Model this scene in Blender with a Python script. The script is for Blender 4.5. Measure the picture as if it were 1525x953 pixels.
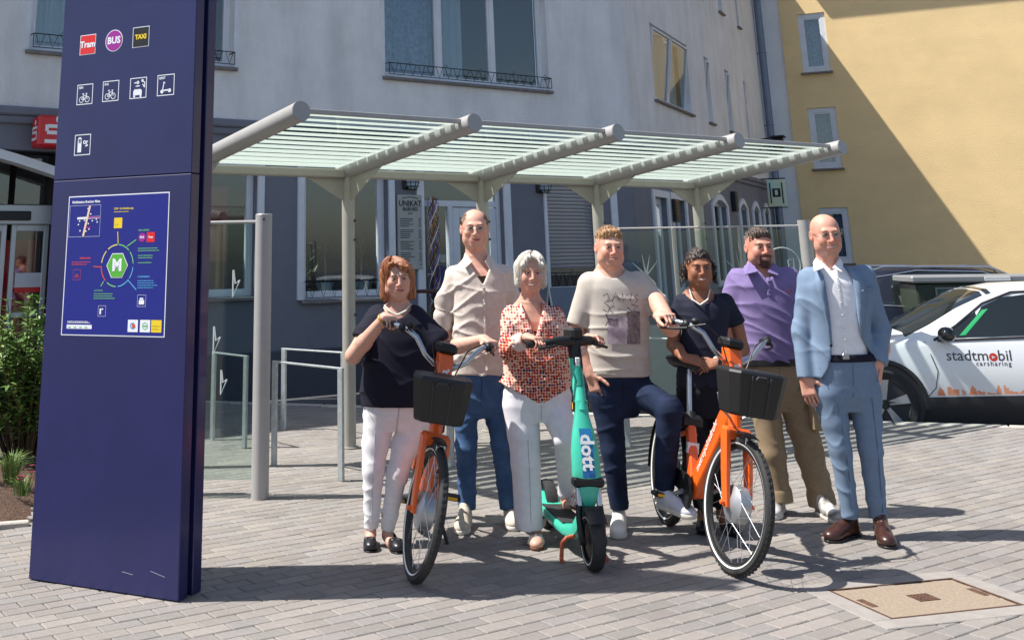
import bpy, math, random
import numpy as np
from mathutils import Vector, Matrix, Euler
for _o in list(bpy.data.objects): bpy.data.objects.remove(_o)
R = math.radians
random.seed(7)
rng = np.random.default_rng(7)
scene = bpy.context.scene
COL = scene.collection
# ---------------------------------------------------------------- camera
CF, CPITCH, CROLL, CPX, CPY, CH = 1630.7, 0.26235, -0.01407, 571.2, -51.4, 1.6
_fw = np.array([0, math.cos(CPITCH), math.sin(CPITCH)])
_up = np.array([0, -math.sin(CPITCH), math.cos(CPITCH)])
_rt = np.array([1.0, 0, 0])
_r2 = _rt*math.cos(CROLL) + _up*math.sin(CROLL)
_u2 = -_rt*math.sin(CROLL) + _up*math.cos(CROLL)
cam_d = bpy.data.cameras.new('camera'); cam = bpy.data.objects.new('camera', cam_d); COL.objects.link(cam)
cam.matrix_world = Matrix(((_r2[0], _u2[0], -_fw[0], 0), (_r2[1], _u2[1], -_fw[1], 0), (_r2[2], _u2[2], -_fw[2], CH), (0, 0, 0, 1)))
cam_d.sensor_fit = 'HORIZONTAL'; cam_d.sensor_width = 36; cam_d.lens = CF/1525*36
cam_d.shift_x = (762.5-CPX)/1525; cam_d.shift_y = (CPY-476.5)/1525
cam_d.clip_start = 0.05; cam_d.clip_end = 2000
scene.camera = cam
# ---------------------------------------------------------------- sky, sun, exposure
SUN_EL, SUN_AZ = R(58.5), R(181.5)          # direction TO the sun in the ground plane, from +X
world = bpy.data.worlds.new('World'); scene.world = world; world.use_nodes = True
_n = world.node_tree.nodes; _l = world.node_tree.links
for x in list(_n): _n.remove(x)
_sky = _n.new('ShaderNodeTexSky'); _sky.sky_type = 'NISHITA'; _sky.sun_disc = False
_sky.sun_elevation = SUN_EL; _sky.sun_rotation = R(90)-SUN_AZ
_sky.air_density = 1.0; _sky.dust_density = 1.5; _sky.ozone_density = 1.0
_bg = _n.new('ShaderNodeBackground'); _bg.inputs['Strength'].default_value = 0.095
_ow = _n.new('ShaderNodeOutputWorld'); _l.new(_sky.outputs[0], _bg.inputs[0]); _l.new(_bg.outputs[0], _ow.inputs[0])
sun_d = bpy.data.lights.new('sun', 'SUN'); sun_d.energy = 5.0; sun_d.angle = R(0.53); sun_d.color = (1, .965, .91)
sun = bpy.data.objects.new('sun', sun_d); COL.objects.link(sun)
_sd = Vector((math.cos(SUN_EL)*math.cos(SUN_AZ), math.cos(SUN_EL)*math.sin(SUN_AZ), math.sin(SUN_EL)))
sun.rotation_euler = _sd.to_track_quat('Z', 'Y').to_euler(); sun.location = (-8, -4, 14)
scene.view_settings.view_transform = 'Standard'; scene.view_settings.look = 'None'
scene.view_settings.gamma = 1; scene.view_settings.exposure = 0.68; scene.view_settings.use_curve_mapping = False
scene.render.resolution_x = 1024; scene.render.resolution_y = 639
# ---------------------------------------------------------------- photo pixel -> world helpers
def ray(x, y): return _fw + _r2*(x-CPX)/CF - _u2*(y-CPY)/CF
def gp(x, y, z=0.0):
    d = ray(x, y); t = (z-CH)/d[2]; return Vector((d[0]*t, d[1]*t, z))
def at(x, y, Y):
    d = ray(x, y); t = Y/d[1]; return Vector((d[0]*t, Y, CH+d[2]*t))
def onplane(x, y, P, n):
    d = ray(x, y); n = np.array(n); P = np.array(P); o = np.array([0, 0, CH])
    t = ((P-o)@n)/(d@n); return Vector(o+d*t)
def proj(P):
    d = np.array(P)-np.array([0, 0, CH]); z = d@_fw
    return CPX+CF*(d@_r2)/z, CPY-CF*(d@_u2)/z
# ---------------------------------------------------------------- materials
MATS = {}
def srgb(r, g, b):
    f = lambda c: (c/255/12.92) if c/255 <= .04045 else ((c/255+.055)/1.055)**2.4
    return (f(r), f(g), f(b))
def mat(name, col, rough=.6, metal=0, var=0.0, vscale=6.0, bump=0.0, bscale=60.0, coat=0, spec=None, attr=None, objrand=0.0, stretch=None, trans=0, alpha=1, sub=0, vcol2=None, detail=4, emit=0, wrinkle=0, wscale=9, stain=0, sscale=(1, 1, 1)):
    """Principled material; colour varied by procedural noise (object space), optional bump, colour attribute, per object variation."""
    if name in MATS: return MATS[name]
    m = bpy.data.materials.new(name); m.use_nodes = True; MATS[name] = m
    nt = m.node_tree; N = nt.nodes; L = nt.links; b = N['Principled BSDF']
    I = b.inputs
    I['Base Color'].default_value = (*col, 1); I['Roughness'].default_value = rough; I['Metallic'].default_value = metal
    if coat: I['Coat Weight'].default_value = coat; I['Coat Roughness'].default_value = .06
    if spec is not None: I['Specular IOR Level'].default_value = spec
    if trans: I['Transmission Weight'].default_value = trans
    if sub: I['Subsurface Weight'].default_value = sub; I['Subsurface Radius'].default_value = (.012, .005, .003); I['Subsurface Scale'].default_value = 1
    if alpha < 1: I['Alpha'].default_value = alpha
    if emit: I['Emission Color'].default_value = (*col, 1); I['Emission Strength'].default_value = emit
    tc = N.new('ShaderNodeTexCoord'); vec = tc.outputs['Object']
    if stretch:
        mp = N.new('ShaderNodeMapping'); mp.inputs['Scale'].default_value = stretch; L.new(vec, mp.inputs[0]); vec = mp.outputs[0]
    cur = None
    if attr:
        a = N.new('ShaderNodeVertexColor'); a.layer_name = attr; cur = a.outputs[0]
    if var or vcol2:
        nz = N.new('ShaderNodeTexNoise'); nz.inputs['Scale'].default_value = vscale; nz.inputs['Detail'].default_value = detail; nz.inputs['Roughness'].default_value = .6
        L.new(vec, nz.inputs['Vector'])
        mr = N.new('ShaderNodeMapRange'); mr.inputs[1].default_value = .3; mr.inputs[2].default_value = .7; L.new(nz.outputs[0], mr.inputs[0])
        mx = N.new('ShaderNodeMix'); mx.data_type = 'RGBA'
        if vcol2:
            L.new(mr.outputs[0], mx.inputs[0]); mx.inputs[6].default_value = (*col, 1); mx.inputs[7].default_value = (*vcol2, 1)
            if cur: L.new(cur, mx.inputs[6])
        else:
            mr.inputs[3].default_value = 1-var; mr.inputs[4].default_value = 1+var
            mx.blend_type = 'MULTIPLY'; mx.inputs[0].default_value = 1
            mx.inputs[6].default_value = (*col, 1)
            if cur: L.new(cur, mx.inputs[6])
            L.new(mr.outputs[0], mx.inputs[7])
        cur = mx.outputs[2]
    if objrand:
        oi = N.new('ShaderNodeObjectInfo'); mr2 = N.new('ShaderNodeMapRange'); mr2.inputs[3].default_value = 1-objrand; mr2.inputs[4].default_value = 1+objrand
        L.new(oi.outputs['Random'], mr2.inputs[0]); mx = N.new('ShaderNodeMix'); mx.data_type = 'RGBA'; mx.blend_type = 'MULTIPLY'; mx.inputs[0].default_value = 1
        mx.inputs[6].default_value = (*col, 1)
        if cur: L.new(cur, mx.inputs[6])
        L.new(mr2.outputs[0], mx.inputs[7]); cur = mx.outputs[2]
    if stain:
        ge = N.new('ShaderNodeNewGeometry'); mp2 = N.new('ShaderNodeMapping'); mp2.inputs['Scale'].default_value = sscale; L.new(ge.outputs['Position'], mp2.inputs[0])
        n2 = N.new('ShaderNodeTexNoise'); n2.inputs['Scale'].default_value = 1; n2.inputs['Detail'].default_value = 8; n2.inputs['Roughness'].default_value = .65; L.new(mp2.outputs[0], n2.inputs['Vector'])
        m3 = N.new('ShaderNodeMapRange'); m3.inputs[1].default_value = .32; m3.inputs[2].default_value = .62; m3.inputs[3].default_value = 1-stain; m3.inputs[4].default_value = 1; L.new(n2.outputs[0], m3.inputs[0])
        mx = N.new('ShaderNodeMix'); mx.data_type = 'RGBA'; mx.blend_type = 'MULTIPLY'; mx.inputs[0].default_value = 1; mx.inputs[6].default_value = (*col, 1)
        if cur: L.new(cur, mx.inputs[6])
        L.new(m3.outputs[0], mx.inputs[7]); cur = mx.outputs[2]
    if cur: L.new(cur, I['Base Color'])
    if bump:
        nb = N.new('ShaderNodeTexNoise'); nb.inputs['Scale'].default_value = bscale; nb.inputs['Detail'].default_value = 5; L.new(vec, nb.inputs['Vector'])
        bp = N.new('ShaderNodeBump'); bp.inputs['Strength'].default_value = min(1, bump); bp.inputs['Distance'].default_value = .02*max(1, bump)
        L.new(nb.outputs[0], bp.inputs['Height']); L.new(bp.outputs[0], I['Normal'])
        if wrinkle:
            nw = N.new('ShaderNodeTexNoise'); nw.noise_type = 'RIDGED_MULTIFRACTAL'; nw.inputs['Scale'].default_value = wscale; nw.inputs['Detail'].default_value = 1.0; nw.inputs['Distortion'].default_value = 1.2; L.new(vec, nw.inputs['Vector'])
            bw = N.new('ShaderNodeBump'); bw.inputs['Strength'].default_value = wrinkle; bw.inputs['Distance'].default_value = .01; L.new(nw.outputs[0], bw.inputs['Height']); L.new(bw.outputs[0], bp.inputs['Normal'])
    return m
def glass(name, col=(.9, .95, .93), alpha=.25, rough=.02):
    """thin pane: mostly clear, fresnel reflection"""
    if name in MATS: return MATS[name]
    m = bpy.data.materials.new(name); m.use_nodes = True; MATS[name] = m
    nt = m.node_tree; N = nt.nodes; L = nt.links
    for x in list(N): N.remove(x)
    o = N.new('ShaderNodeOutputMaterial'); t = N.new('ShaderNodeBsdfTransparent'); t.inputs[0].default_value = (*col, 1)
    g = N.new('ShaderNodeBsdfGlossy'); g.inputs['Roughness'].default_value = rough
    fr = N.new('ShaderNodeLayerWeight'); fr.inputs[0].default_value = .5
    pw = N.new('ShaderNodeMath'); pw.operation = 'POWER'; pw.inputs[1].default_value = 5; L.new(fr.outputs['Facing'], pw.inputs[0])
    ma = N.new('ShaderNodeMath'); ma.operation = 'MULTIPLY_ADD'; ma.inputs[1].default_value = .4; ma.inputs[2].default_value = alpha*.2
    L.new(pw.outputs[0], ma.inputs[0])
    mx = N.new('ShaderNodeMixShader'); L.new(ma.outputs[0], mx.inputs[0]); L.new(t.outputs[0], mx.inputs[1]); L.new(g.outputs[0], mx.inputs[2])
    L.new(mx.outputs[0], o.inputs[0])
    return m
# ---------------------------------------------------------------- mesh builder
class MB:
    def __init__(s, M=None): s.v = []; s.f = []; s.mi = []; s.M = M or Matrix(); s.cur = 0
    def _add(s, vs, fs):
        o = len(s.v); M = s.M
        s.v += [tuple(M @ Vector(v)) for v in vs]; s.f += [tuple(i+o for i in f) for f in fs]; s.mi += [s.cur]*len(fs); return s
    def box(s, a, b, M=None):
        (x0, y0, z0), (x1, y1, z1) = a, b
        vs = [(x0, y0, z0), (x1, y0, z0), (x1, y1, z0), (x0, y1, z0), (x0, y0, z1), (x1, y0, z1), (x1, y1, z1), (x0, y1, z1)]
        if M: vs = [M @ Vector(v) for v in vs]
        return s._add(vs, [(0, 3, 2, 1), (4, 5, 6, 7), (0, 1, 5, 4), (1, 2, 6, 5), (2, 3, 7, 6), (3, 0, 4, 7)])
    def bbox(s, a, b, r=.005, M=None, seg=1):
        """box with chamfered edges"""
        (x0, y0, z0), (x1, y1, z1) = a, b
        r = min(r, (x1-x0)*.49, (y1-y0)*.49, (z1-z0)*.49)
        vs = []; idx = {}
        for ix, (xa, sx) in enumerate(((x0, 1), (x1, -1))):
            for iy, (ya, sy) in enumerate(((y0, 1), (y1, -1))):
                for iz, (za, sz) in enumerate(((z0, 1), (z1, -1))):
                    for k in range(3):
                        p = [xa+sx*r, ya+sy*r, za+sz*r]; p[k] = (xa, ya, za)[k]
                        idx[ix, iy, iz, k] = len(vs); vs.append(tuple(p))
        fs = []
        I = lambda *a: idx[a]
        fs += [(I(0,0,0,0), I(0,0,1,0), I(0,1,1,0), I(0,1,0,0)), (I(1,0,0,0), I(1,1,0,0), I(1,1,1,0), I(1,0,1,0)),
               (I(0,0,0,1), I(1,0,0,1), I(1,0,1,1), I(0,0,1,1)), (I(0,1,0,1), I(0,1,1,1), I(1,1,1,1), I(1,1,0,1)),
               (I(0,0,0,2), I(0,1,0,2), I(1,1,0,2), I(1,0,0,2)), (I(0,0,1,2), I(1,0,1,2), I(1,1,1,2), I(0,1,1,2))]
        for iy in (0, 1):
            for iz in (0, 1):
                fs.append((I(0,iy,iz,1), I(1,iy,iz,1), I(1,iy,iz,2), I(0,iy,iz,2)))
        for ix in (0, 1):
            for iz in (0, 1):
                fs.append((I(ix,0,iz,0), I(ix,1,iz,0), I(ix,1,iz,2), I(ix,0,iz,2)))
            for iy in (0, 1):
                fs.append((I(ix,iy,0,0), I(ix,iy,1,0), I(ix,iy,1,1), I(ix,iy,0,1)))
            for iy in (0, 1):
                for iz in (0, 1):
                    fs.append((I(ix,iy,iz,0), I(ix,iy,iz,1), I(ix,iy,iz,2)))
        if M: vs = [M @ Vector(v) for v in vs]
        return s._add(vs, fs)
    def tube(s, pts, r, n=10, caps=True, flat=None, closed=False):
        """round tube along a path; r number or list; flat=(axis vector, factor) squashes the section"""
        P = [Vector(p) for p in pts]; k = len(P); rs = r if isinstance(r, (list, tuple)) else [r]*k
        T = []
        for i in range(k):
            a = P[(i-1) % k] if closed else P[max(i-1, 0)]; b = P[(i+1) % k] if closed else P[min(i+1, k-1)]
            T.append((b-a).normalized())
        up = Vector((0, 0, 1)) if abs(T[0].z) < .9 else Vector((1, 0, 0))
        u = T[0].cross(up).normalized(); vs = []
        for i in range(k):
            u = (u-T[i]*u.dot(T[i])).normalized(); w = T[i].cross(u)
            for j in range(n):
                a = 2*math.pi*j/n; d = u*math.cos(a)+w*math.sin(a)
                if flat: ax = Vector(flat[0]).normalized(); d = d-ax*d.dot(ax)*(1-flat[1])
                vs.append(P[i]+d*rs[i])
        fs = []
        for i in range(k if closed else k-1):
            i2 = (i+1) % k
            for j in range(n): fs.append((i*n+j, i*n+(j+1) % n, i2*n+(j+1) % n, i2*n+j))
        if caps and not closed: fs += [tuple(range(n))[::-1], tuple((k-1)*n+j for j in range(n))]
        return s._add(vs, fs)
    def cyl(s, a, b, r, n=16, r2=None): return s.tube([a, b], [r, r2 if r2 is not None else r], n)
    def prism(s, poly, d, origin=(0, 0, 0), ux=(1, 0, 0), uy=(0, 1, 0)):
        """extrude a 2-D polygon spanned by ux, uy along vector d"""
        o = Vector(origin); ux = Vector(ux); uy = Vector(uy); d = Vector(d); n = len(poly)
        a = [o+ux*p[0]+uy*p[1] for p in poly]; vs = a+[p+d for p in a]
        fs = [tuple(range(n))[::-1], tuple(range(n, 2*n))]+[(i, (i+1) % n, n+(i+1) % n, n+i) for i in range(n)]
        return s._add(vs, fs)
    def quad(s, *p): return s._add(p, [tuple(range(len(p)))])
    def sphere(s, c, r, nu=12, nv=8, M=None):
        c = Vector(c); r = r if hasattr(r, '__len__') else (r, r, r); vs = []
        for j in range(nv+1):
            t = math.pi*j/nv
            for i in range(nu):
                p = 2*math.pi*i/nu; q = Vector((r[0]*math.sin(t)*math.cos(p), r[1]*math.sin(t)*math.sin(p), r[2]*math.cos(t)))
                vs.append(c+(M @ q if M else q))
        fs = [(j*nu+i, (j+1)*nu+i, (j+1)*nu+(i+1) % nu, j*nu+(i+1) % nu) for j in range(nv) for i in range(nu)]
        return s._add(vs, fs)
    def torus(s, c, ax, Rr, r, n=48, m=10, flat=None):
        ax = Vector(ax).normalized(); u = ax.orthogonal().normalized(); w = ax.cross(u); c = Vector(c)
        return s.tube([c+(u*math.cos(2*math.pi*i/n)+w*math.sin(2*math.pi*i/n))*Rr for i in range(n)], r, m, closed=True, flat=flat)
    def lathe(s, c, ax, prof, n=32):
        """profile [(radius, offset along axis)...] revolved round ax"""
        ax = Vector(ax).normalized(); u = ax.orthogonal().normalized(); w = ax.cross(u); c = Vector(c); vs = []
        for (r, h) in prof:
            for j in range(n):
                a = 2*math.pi*j/n; vs.append(c+ax*h+(u*math.cos(a)+w*math.sin(a))*max(r, 1e-4))
        k = len(prof); fs = [(i*n+j, i*n+(j+1) % n, (i+1)*n+(j+1) % n, (i+1)*n+j) for i in range(k-1) for j in range(n)]
        return s._add(vs, fs)
    def build(s, name, m, parent=None, smooth=False, bevel=0, cols=None, angle=40):
        me = bpy.data.meshes.new(name); me.from_pydata([tuple(v) for v in s.v], [], s.f)
        ms = m if isinstance(m, (list, tuple)) else [m]
        for x in ms: me.materials.append(x)
        if len(ms) > 1: me.polygons.foreach_set('material_index', s.mi)
        me.validate()
        import bmesh
        bm = bmesh.new(); bm.from_mesh(me); bmesh.ops.recalc_face_normals(bm, faces=bm.faces); bm.to_mesh(me); bm.free()
        if smooth:
            me.polygons.foreach_set('use_smooth', [True]*len(me.polygons))
            try: me.set_sharp_from_angle(angle=R(angle))
            except Exception: pass
        o = bpy.data.objects.new(name, me); COL.objects.link(o)
        if parent: o.parent = parent
        if bevel:
            bv = o.modifiers.new('bevel', 'BEVEL'); bv.width = bevel; bv.segments = 2; bv.limit_method = 'ANGLE'; bv.angle_limit = R(40)
        return o
def tag(o, label, cat, group=None, kind=None):
    if label: o['label'] = label
    if cat: o['category'] = cat
    if group: o['group'] = group
    if kind: o['kind'] = kind
    return o
def thing(name, label, cat, M=None, group=None):
    o = bpy.data.objects.new(name, None); COL.objects.link(o); o.empty_display_size = .2
    if M is not None: o.matrix_world = M
    return tag(o, label, cat, group)
def frame(o, x, z=(0, 0, 1)):
    """matrix with origin o, X axis x (horizontal), Z up"""
    x = Vector(x).normalized(); z = Vector(z).normalized(); y = z.cross(x)
    return Matrix(((x.x, y.x, z.x, o[0]), (x.y, y.y, z.y, o[1]), (x.z, y.z, z.z, o[2]), (0, 0, 0, 1)))
def text_mb(txt, size, M, align='LEFT', bold=0.0, width=1.0, spacing=1.0):
    """flat lettering in the local XY plane of M, returned as a builder"""
    cu = bpy.data.curves.new('t', 'FONT'); cu.body = txt; cu.size = size; cu.align_x = align; cu.align_y = 'BOTTOM_BASELINE' if False else 'CENTER'
    cu.offset = bold; cu.space_character = spacing; cu.resolution_u = 2
    ob = bpy.data.objects.new('t', cu); COL.objects.link(ob)
    dg = bpy.context.evaluated_depsgraph_get(); me = bpy.data.meshes.new_from_object(ob.evaluated_get(dg))
    mb = MB(M); mb._add([(v.co.x*width, v.co.y, 0) for v in me.vertices], [tuple(p.vertices) for p in me.polygons])
    bpy.data.objects.remove(ob); bpy.data.curves.remove(cu); bpy.data.meshes.remove(me)
    return mb
# ================================================================ GROUND
UD = Vector((math.cos(R(32.8)), math.sin(R(32.8)), 0)); VD = Vector((-UD.y, UD.x, 0))
m_joint = mat('joint_sand', srgb(84, 78, 70), .95, var=.25, vscale=40, bump=.3, bscale=200)
m_road = mat('asphalt', (.055, .055, .06), .85, var=.25, vscale=25, bump=.4, bscale=180)
g = MB(); g.quad((-400, -60, -.22), (400, -60, -.22), (400, 900, -.22), (-400, 900, -.22)); tag(g.build('ground', m_road), None, None, kind='structure')
# pavement bed: one slab under the pavers, kerb line towards the street on the right
K0 = gp(1330, 628); K1 = gp(1525, 634); kd = (K1-K0).normalized()
bed = MB()
kA = K0-kd*9.0; kB = K1+kd*14
poly = [(-30, -6), (kB.x, -6), (kB.x, kB.y), (kA.x, kA.y), (kA.x-.5, 40), (-30, 40)]
bed.prism(poly, (0, 0, .21), (0, 0, -.228)); pav = tag(bed.build('pavement', m_joint), None, None, kind='structure')
# pavers
m_pav = mat('concrete_paver', (1, 1, 1), .8, attr='Col', var=.09, vscale=35, bump=.22, bscale=140, stain=.16, sscale=(1.3, 1.3, 1.3))
PL, PW, GAP = .20, .10, .0048
def inside(p):
    # towards camera side of the kerb
    q = p-K0; side = kd.x*q.y-kd.y*q.x
    return side < -.16
man_c = [gp(1240, 880), gp(1320, 922), gp(1525, 903), gp(1418, 860)]
bed_poly = [gp(-330, 812), gp(44, 782), gp(75, 700), gp(70, 640), gp(-330, 640)]
def in_poly(p, P):
    c = False; n = len(P)
    for i in range(n):
        a, b = P[i], P[(i+1) % n]
        if (a.y > p.y) != (b.y > p.y) and p.x < (b.x-a.x)*(p.y-a.y)/(b.y-a.y)+a.x: c = not c
    return c
cells = []
for j in range(-120, 140):
    for i in range(-60, 90):
        p = UD*((i+(.5 if j % 2 else 0))*PL)+VD*(j*PW)
        if not (3.6 < p.y < 15.5): continue
        if abs(p.x-.16*p.y) > .75*p.y+1.2: continue
        if not inside(p) or in_poly(p, man_c) or in_poly(p, bed_poly): continue
        x, y = proj((p.x, p.y, 0))
        if x < -260 or x > 1950 or y > 1130: continue
        cells.append((p, x, y, j))
cells.sort(key=lambda c: c[0].y)
PAL = [srgb(139, 132, 126), srgb(136, 129, 124), srgb(142, 135, 127), srgb(133, 128, 123), srgb(138, 133, 129)]
def paver_geo(mb, p, hz, tx, ty):
    a, b = PL/2-GAP/2, PW/2-GAP/2; c = .0045
    vs = []
    for (q, z) in ((0, 0), (c, .0045)):
        for sx, sy in ((-1, -1), (1, -1), (1, 1), (-1, 1)):
            x, y = sx*(a-q), sy*(b-q)
            vs.append(p+UD*x+VD*y+Vector((0, 0, hz-.0045+z+tx*x+ty*y)))
    base = [v-Vector((0, 0, .016)) for v in vs[:4]]
    mb._add(base+vs, [(0, 1, 5, 4), (1, 2, 6, 5), (2, 3, 7, 6), (3, 0, 4, 7), (4, 5, 9, 8), (5, 6, 10, 9), (6, 7, 11, 10), (7, 4, 8, 11), (8, 9, 10, 11)])
def set_cols(o, cols):
    me = o.data; at_ = me.color_attributes.new('Col', 'FLOAT_COLOR', 'POINT')
    at_.data.foreach_set('color', np.asarray(cols, dtype=np.float32).ravel())
def paver_col():
    c = Vector(random.choice(PAL))*random.uniform(.9, 1.08); return (c.x, c.y, c.z, 1)
seen = [c for c in cells if 0 <= c[1] <= 1525 and c[2] < 960]
near = set(id(c) for c in seen[:300])
proto = []
for k in range(8):
    mb = MB(); paver_geo(mb, Vector((0, 0, 0)), 0, random.uniform(-.008, .008), random.uniform(-.012, .012))
    o = mb.build('paver', m_pav, pav); set_cols(o, [paver_col()]*len(o.data.vertices)); proto.append(o.data); bpy.data.objects.remove(o)
for c in seen[:300]:
    o = bpy.data.objects.new('paver', random.choice(proto)); COL.objects.link(o); o.parent = pav; o.location = c[0]+Vector((0, 0, random.uniform(-.0015, .0015)))
vs = []; fs = []; cl = []
mb = MB()
for c in cells:
    if id(c) in near: continue
    paver_geo(mb, c[0], random.uniform(-.0015, .0015), random.uniform(-.008, .008), random.uniform(-.012, .012)); cl += [paver_col()]*12
o = MB.build(mb, 'pavers', m_pav, pav); set_cols(o, cl); o['kind'] = 'stuff'
# far pavement beyond the built pavers: same colour, a sheet
sh = MB(); 
fp = [(-30, 15.45), (kA.x-.6, 15.45), (kA.x-.6, 39), (-30, 39)]
sh.prism(fp, (0, 0, .004), (0, 0, -.016)); sh.build('paving_sheet', mat('far_paving', srgb(139, 132, 126), .85, var=.12, vscale=9, bump=.1), pav)
# kerb stones
m_kerb = mat('kerb_stone', srgb(176, 169, 160), .8, var=.14, vscale=8, bump=.25, bscale=90)
kroot = thing('kerb', None, None); kroot['kind'] = 'structure'
kn = Vector((-kd.y, kd.x, 0))
for i in range(-9, 24):
    a = K0+kd*(i*1.0); M = frame((a.x, a.y, 0), kd)
    mb = MB(M); mb.bbox((.004, -.15, -.225), (.996, 0, .004+random.uniform(-.002, .002)), .012); mb.build('kerb_stone', m_kerb, kroot)
# access cover
m_cov = mat('cover_concrete', srgb(150, 134, 116), .85, var=.16, vscale=60, bump=.5, bscale=220)
m_rust = mat('rusty_iron', srgb(96, 70, 56), .75, metal=.3, var=.3, vscale=30, bump=.3, bscale=120)
cc = sum(man_c, Vector())/4
ax = ((man_c[2]-man_c[1])+(man_c[3]-man_c[0])).normalized(); wx = ((man_c[2]-man_c[1]).length+(man_c[3]-man_c[0]).length)/4; wy = ((man_c[1]-man_c[0]).length+(man_c[2]-man_c[3]).length)/4
MC = frame((cc.x, cc.y, 0), ax)
ac = thing('access_cover', 'rectangular tan access cover with rusty rim set in the paving', 'manhole cover', MC)
mb = MB(); 
for s in (-1, 1):
    mb.box((-wx, s*(wy-.006)-.006, -.03), (wx, s*(wy-.006)+.006, .005)); mb.box((s*(wx-.006)-.006, -wy+.0125, -.03), (s*(wx-.006)+.006, wy-.0125, .0045))
mb.build('rim', m_rust, ac)
mb = MB(); mb.bbox((-wx+.018, -wy+.018, -.03), (wx-.018, wy-.018, .002), .004); mb.build('lid', m_cov, ac)
gr = MB()
for i in range(6): gr.box((-.055+i*.02, -.05, .0), (-.045+i*.02, .05, .0055))
for i in range(5): gr.box((-.055, -.05+i*.0225, .0), (.055, -.04+i*.0225, .0048))
gr.build('vent_grid', m_rust, ac)
for s in (-1, 1):
    mb = MB(); mb.bbox((s*(wx-.05)-.02, -.06, -.01), (s*(wx-.05)+.02, .06, .005), .004); mb.build('lifting_key', m_rust, ac)
m_slab = mat('slab_concrete', srgb(146, 140, 134), .85, var=.1, vscale=12, bump=.2, bscale=140, stain=.12, sscale=(1.3, 1.3, 1.3)); q_ = .11
for (x0, y0, x1, y1) in ((-wx-q_, -wy-q_, wx+q_, -wy-.001), (-wx-q_, wy+.001, wx+q_, wy+q_), (-wx-q_, -wy, -wx-.001, wy), (wx+.001, -wy, wx+q_, wy)):
    mb = MB(); mb.bbox((x0, y0, -.02), (x1, y1, .0042), .003); mb.build('border_slab', m_slab, ac)
# rim of larger slabs around the cover is part of the pavers; planting bed at the left
m_soil = mat('soil', srgb(84, 62, 48), .95, var=.4, vscale=20, bump=1, bscale=60)
bb = MB(); n = 26
bx0, bx1 = bed_poly[0], bed_poly[1]
import itertools
def bedpt(u, v):
    a = bed_poly[0].lerp(bed_poly[1], u); b = bed_poly[4].lerp(bed_poly[2], u); return a.lerp(b, v)
gridv = []
for j in range(n+1):
    for i in range(n+1):
        p = bedpt(i/n, j/n); e = min(i, n-i, j, n-j)/n; gridv.append((p.x, p.y, -.012+.10*min(1, e*7)+random.uniform(-.012, .018)*(e > 0)))
bb._add(gridv, [(j*(n+1)+i, j*(n+1)+i+1, (j+1)*(n+1)+i+1, (j+1)*(n+1)+i) for j in range(n) for i in range(n)])
tag(bb.build('planting_bed', m_soil, smooth=True), None, None, kind='structure')
edge = thing('bed_edging', None, None); edge['kind'] = 'structure'
e0, e1 = bed_poly[0], bed_poly[1]; ed = (e1-e0).normalized(); L_ = (e1-e0).length
for i in range(int(L_/.5)+1):
    mb = MB(frame((*(e1-ed*(i*.5+.5))[:2], 0), ed)); mb.bbox((.003, -.035, -.02), (.497, .035, .03), .008); mb.build('edging_stone', m_kerb, edge)
# ================================================================ BUILDINGS
class Facade:
    """vertical plane: local x along u, local y INTO the building, z up"""
    def __init__(s, P, ang):
        s.P = Vector((P[0], P[1], 0)); s.u = Vector((math.cos(R(ang)), math.sin(R(ang)), 0)); s.n = Vector((s.u.y, -s.u.x, 0))
        s.M = frame(s.P, s.u)
    def px(s, x, y):
        p = onplane(x, y, s.P, s.n)-s.P; return p.dot(s.u), p.z
    def rect(s, x0, y0, x1, y1):
        """pixel corners top-left and bottom-right -> s0,s1,z0,z1"""
        a = s.px(x0, y0); b = s.px(x1, y1); return a[0], b[0], b[1], a[1]
def wall_mesh(s0, s1, z0, z1, holes, depth=.22, y0=0.0):
    mb = MB(); xs = sorted({s0, s1, *[h[0] for h in holes], *[h[1] for h in holes]}); zs = sorted({z0, z1, *[h[2] for h in holes], *[h[3] for h in holes]})
    xs = [x for x in xs if s0-1e-6 <= x <= s1+1e-6]; zs = [z for z in zs if z0-1e-6 <= z <= z1+1e-6]
    for i in range(len(xs)-1):
        for j in range(len(zs)-1):
            cx, cz = (xs[i]+xs[i+1])/2, (zs[j]+zs[j+1])/2
            if any(h[0] < cx < h[1] and h[2] < cz < h[3] for h in holes): continue
            mb.quad((xs[i], y0, zs[j]), (xs[i+1], y0, zs[j]), (xs[i+1], y0, zs[j+1]), (xs[i], y0, zs[j+1]))
    for (a, b, c, d) in holes:
        if b <= s0 or a >= s1 or d <= z0 or c >= z1: continue
        c2, d2 = max(c, z0), min(d, z1)
        mb.quad((a, y0, c2), (a, y0+depth, c2), (a, y0+depth, d2), (a, y0, d2)); mb.quad((b, y0, c2), (b, y0, d2), (b, y0+depth, d2), (b, y0+depth, c2))
        if c >= z0: mb.quad((a, y0, c), (b, y0, c), (b, y0+depth, c), (a, y0+depth, c))
        if d <= z1: mb.quad((a, y0, d), (a, y0+depth, d), (b, y0+depth, d), (b, y0, d))
    return mb
m_render = mat('grey_render', srgb(242, 240, 240), .9, var=.07, vscale=1.6, bump=.7, bscale=55, detail=8, stain=.16, sscale=(2.2, 2.2, .45))
m_slate = mat('slate_paint', srgb(124, 126, 136), .8, stain=.1, sscale=(1.5, 1.5, .6), var=.07, vscale=2, bump=.3, bscale=70)
m_trim = mat('white_trim', srgb(224, 227, 232), .55, var=.05, vscale=5)
m_sill = mat('stone_sill', srgb(128, 122, 120), .8, var=.18, vscale=9, bump=.2)
m_iron = mat('wrought_iron', (.02, .02, .022), .5, metal=.5)
m_pane = mat('window_pane', (.02, .025, .03), .03, spec=.8, var=.2, vscale=1.5)
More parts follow.
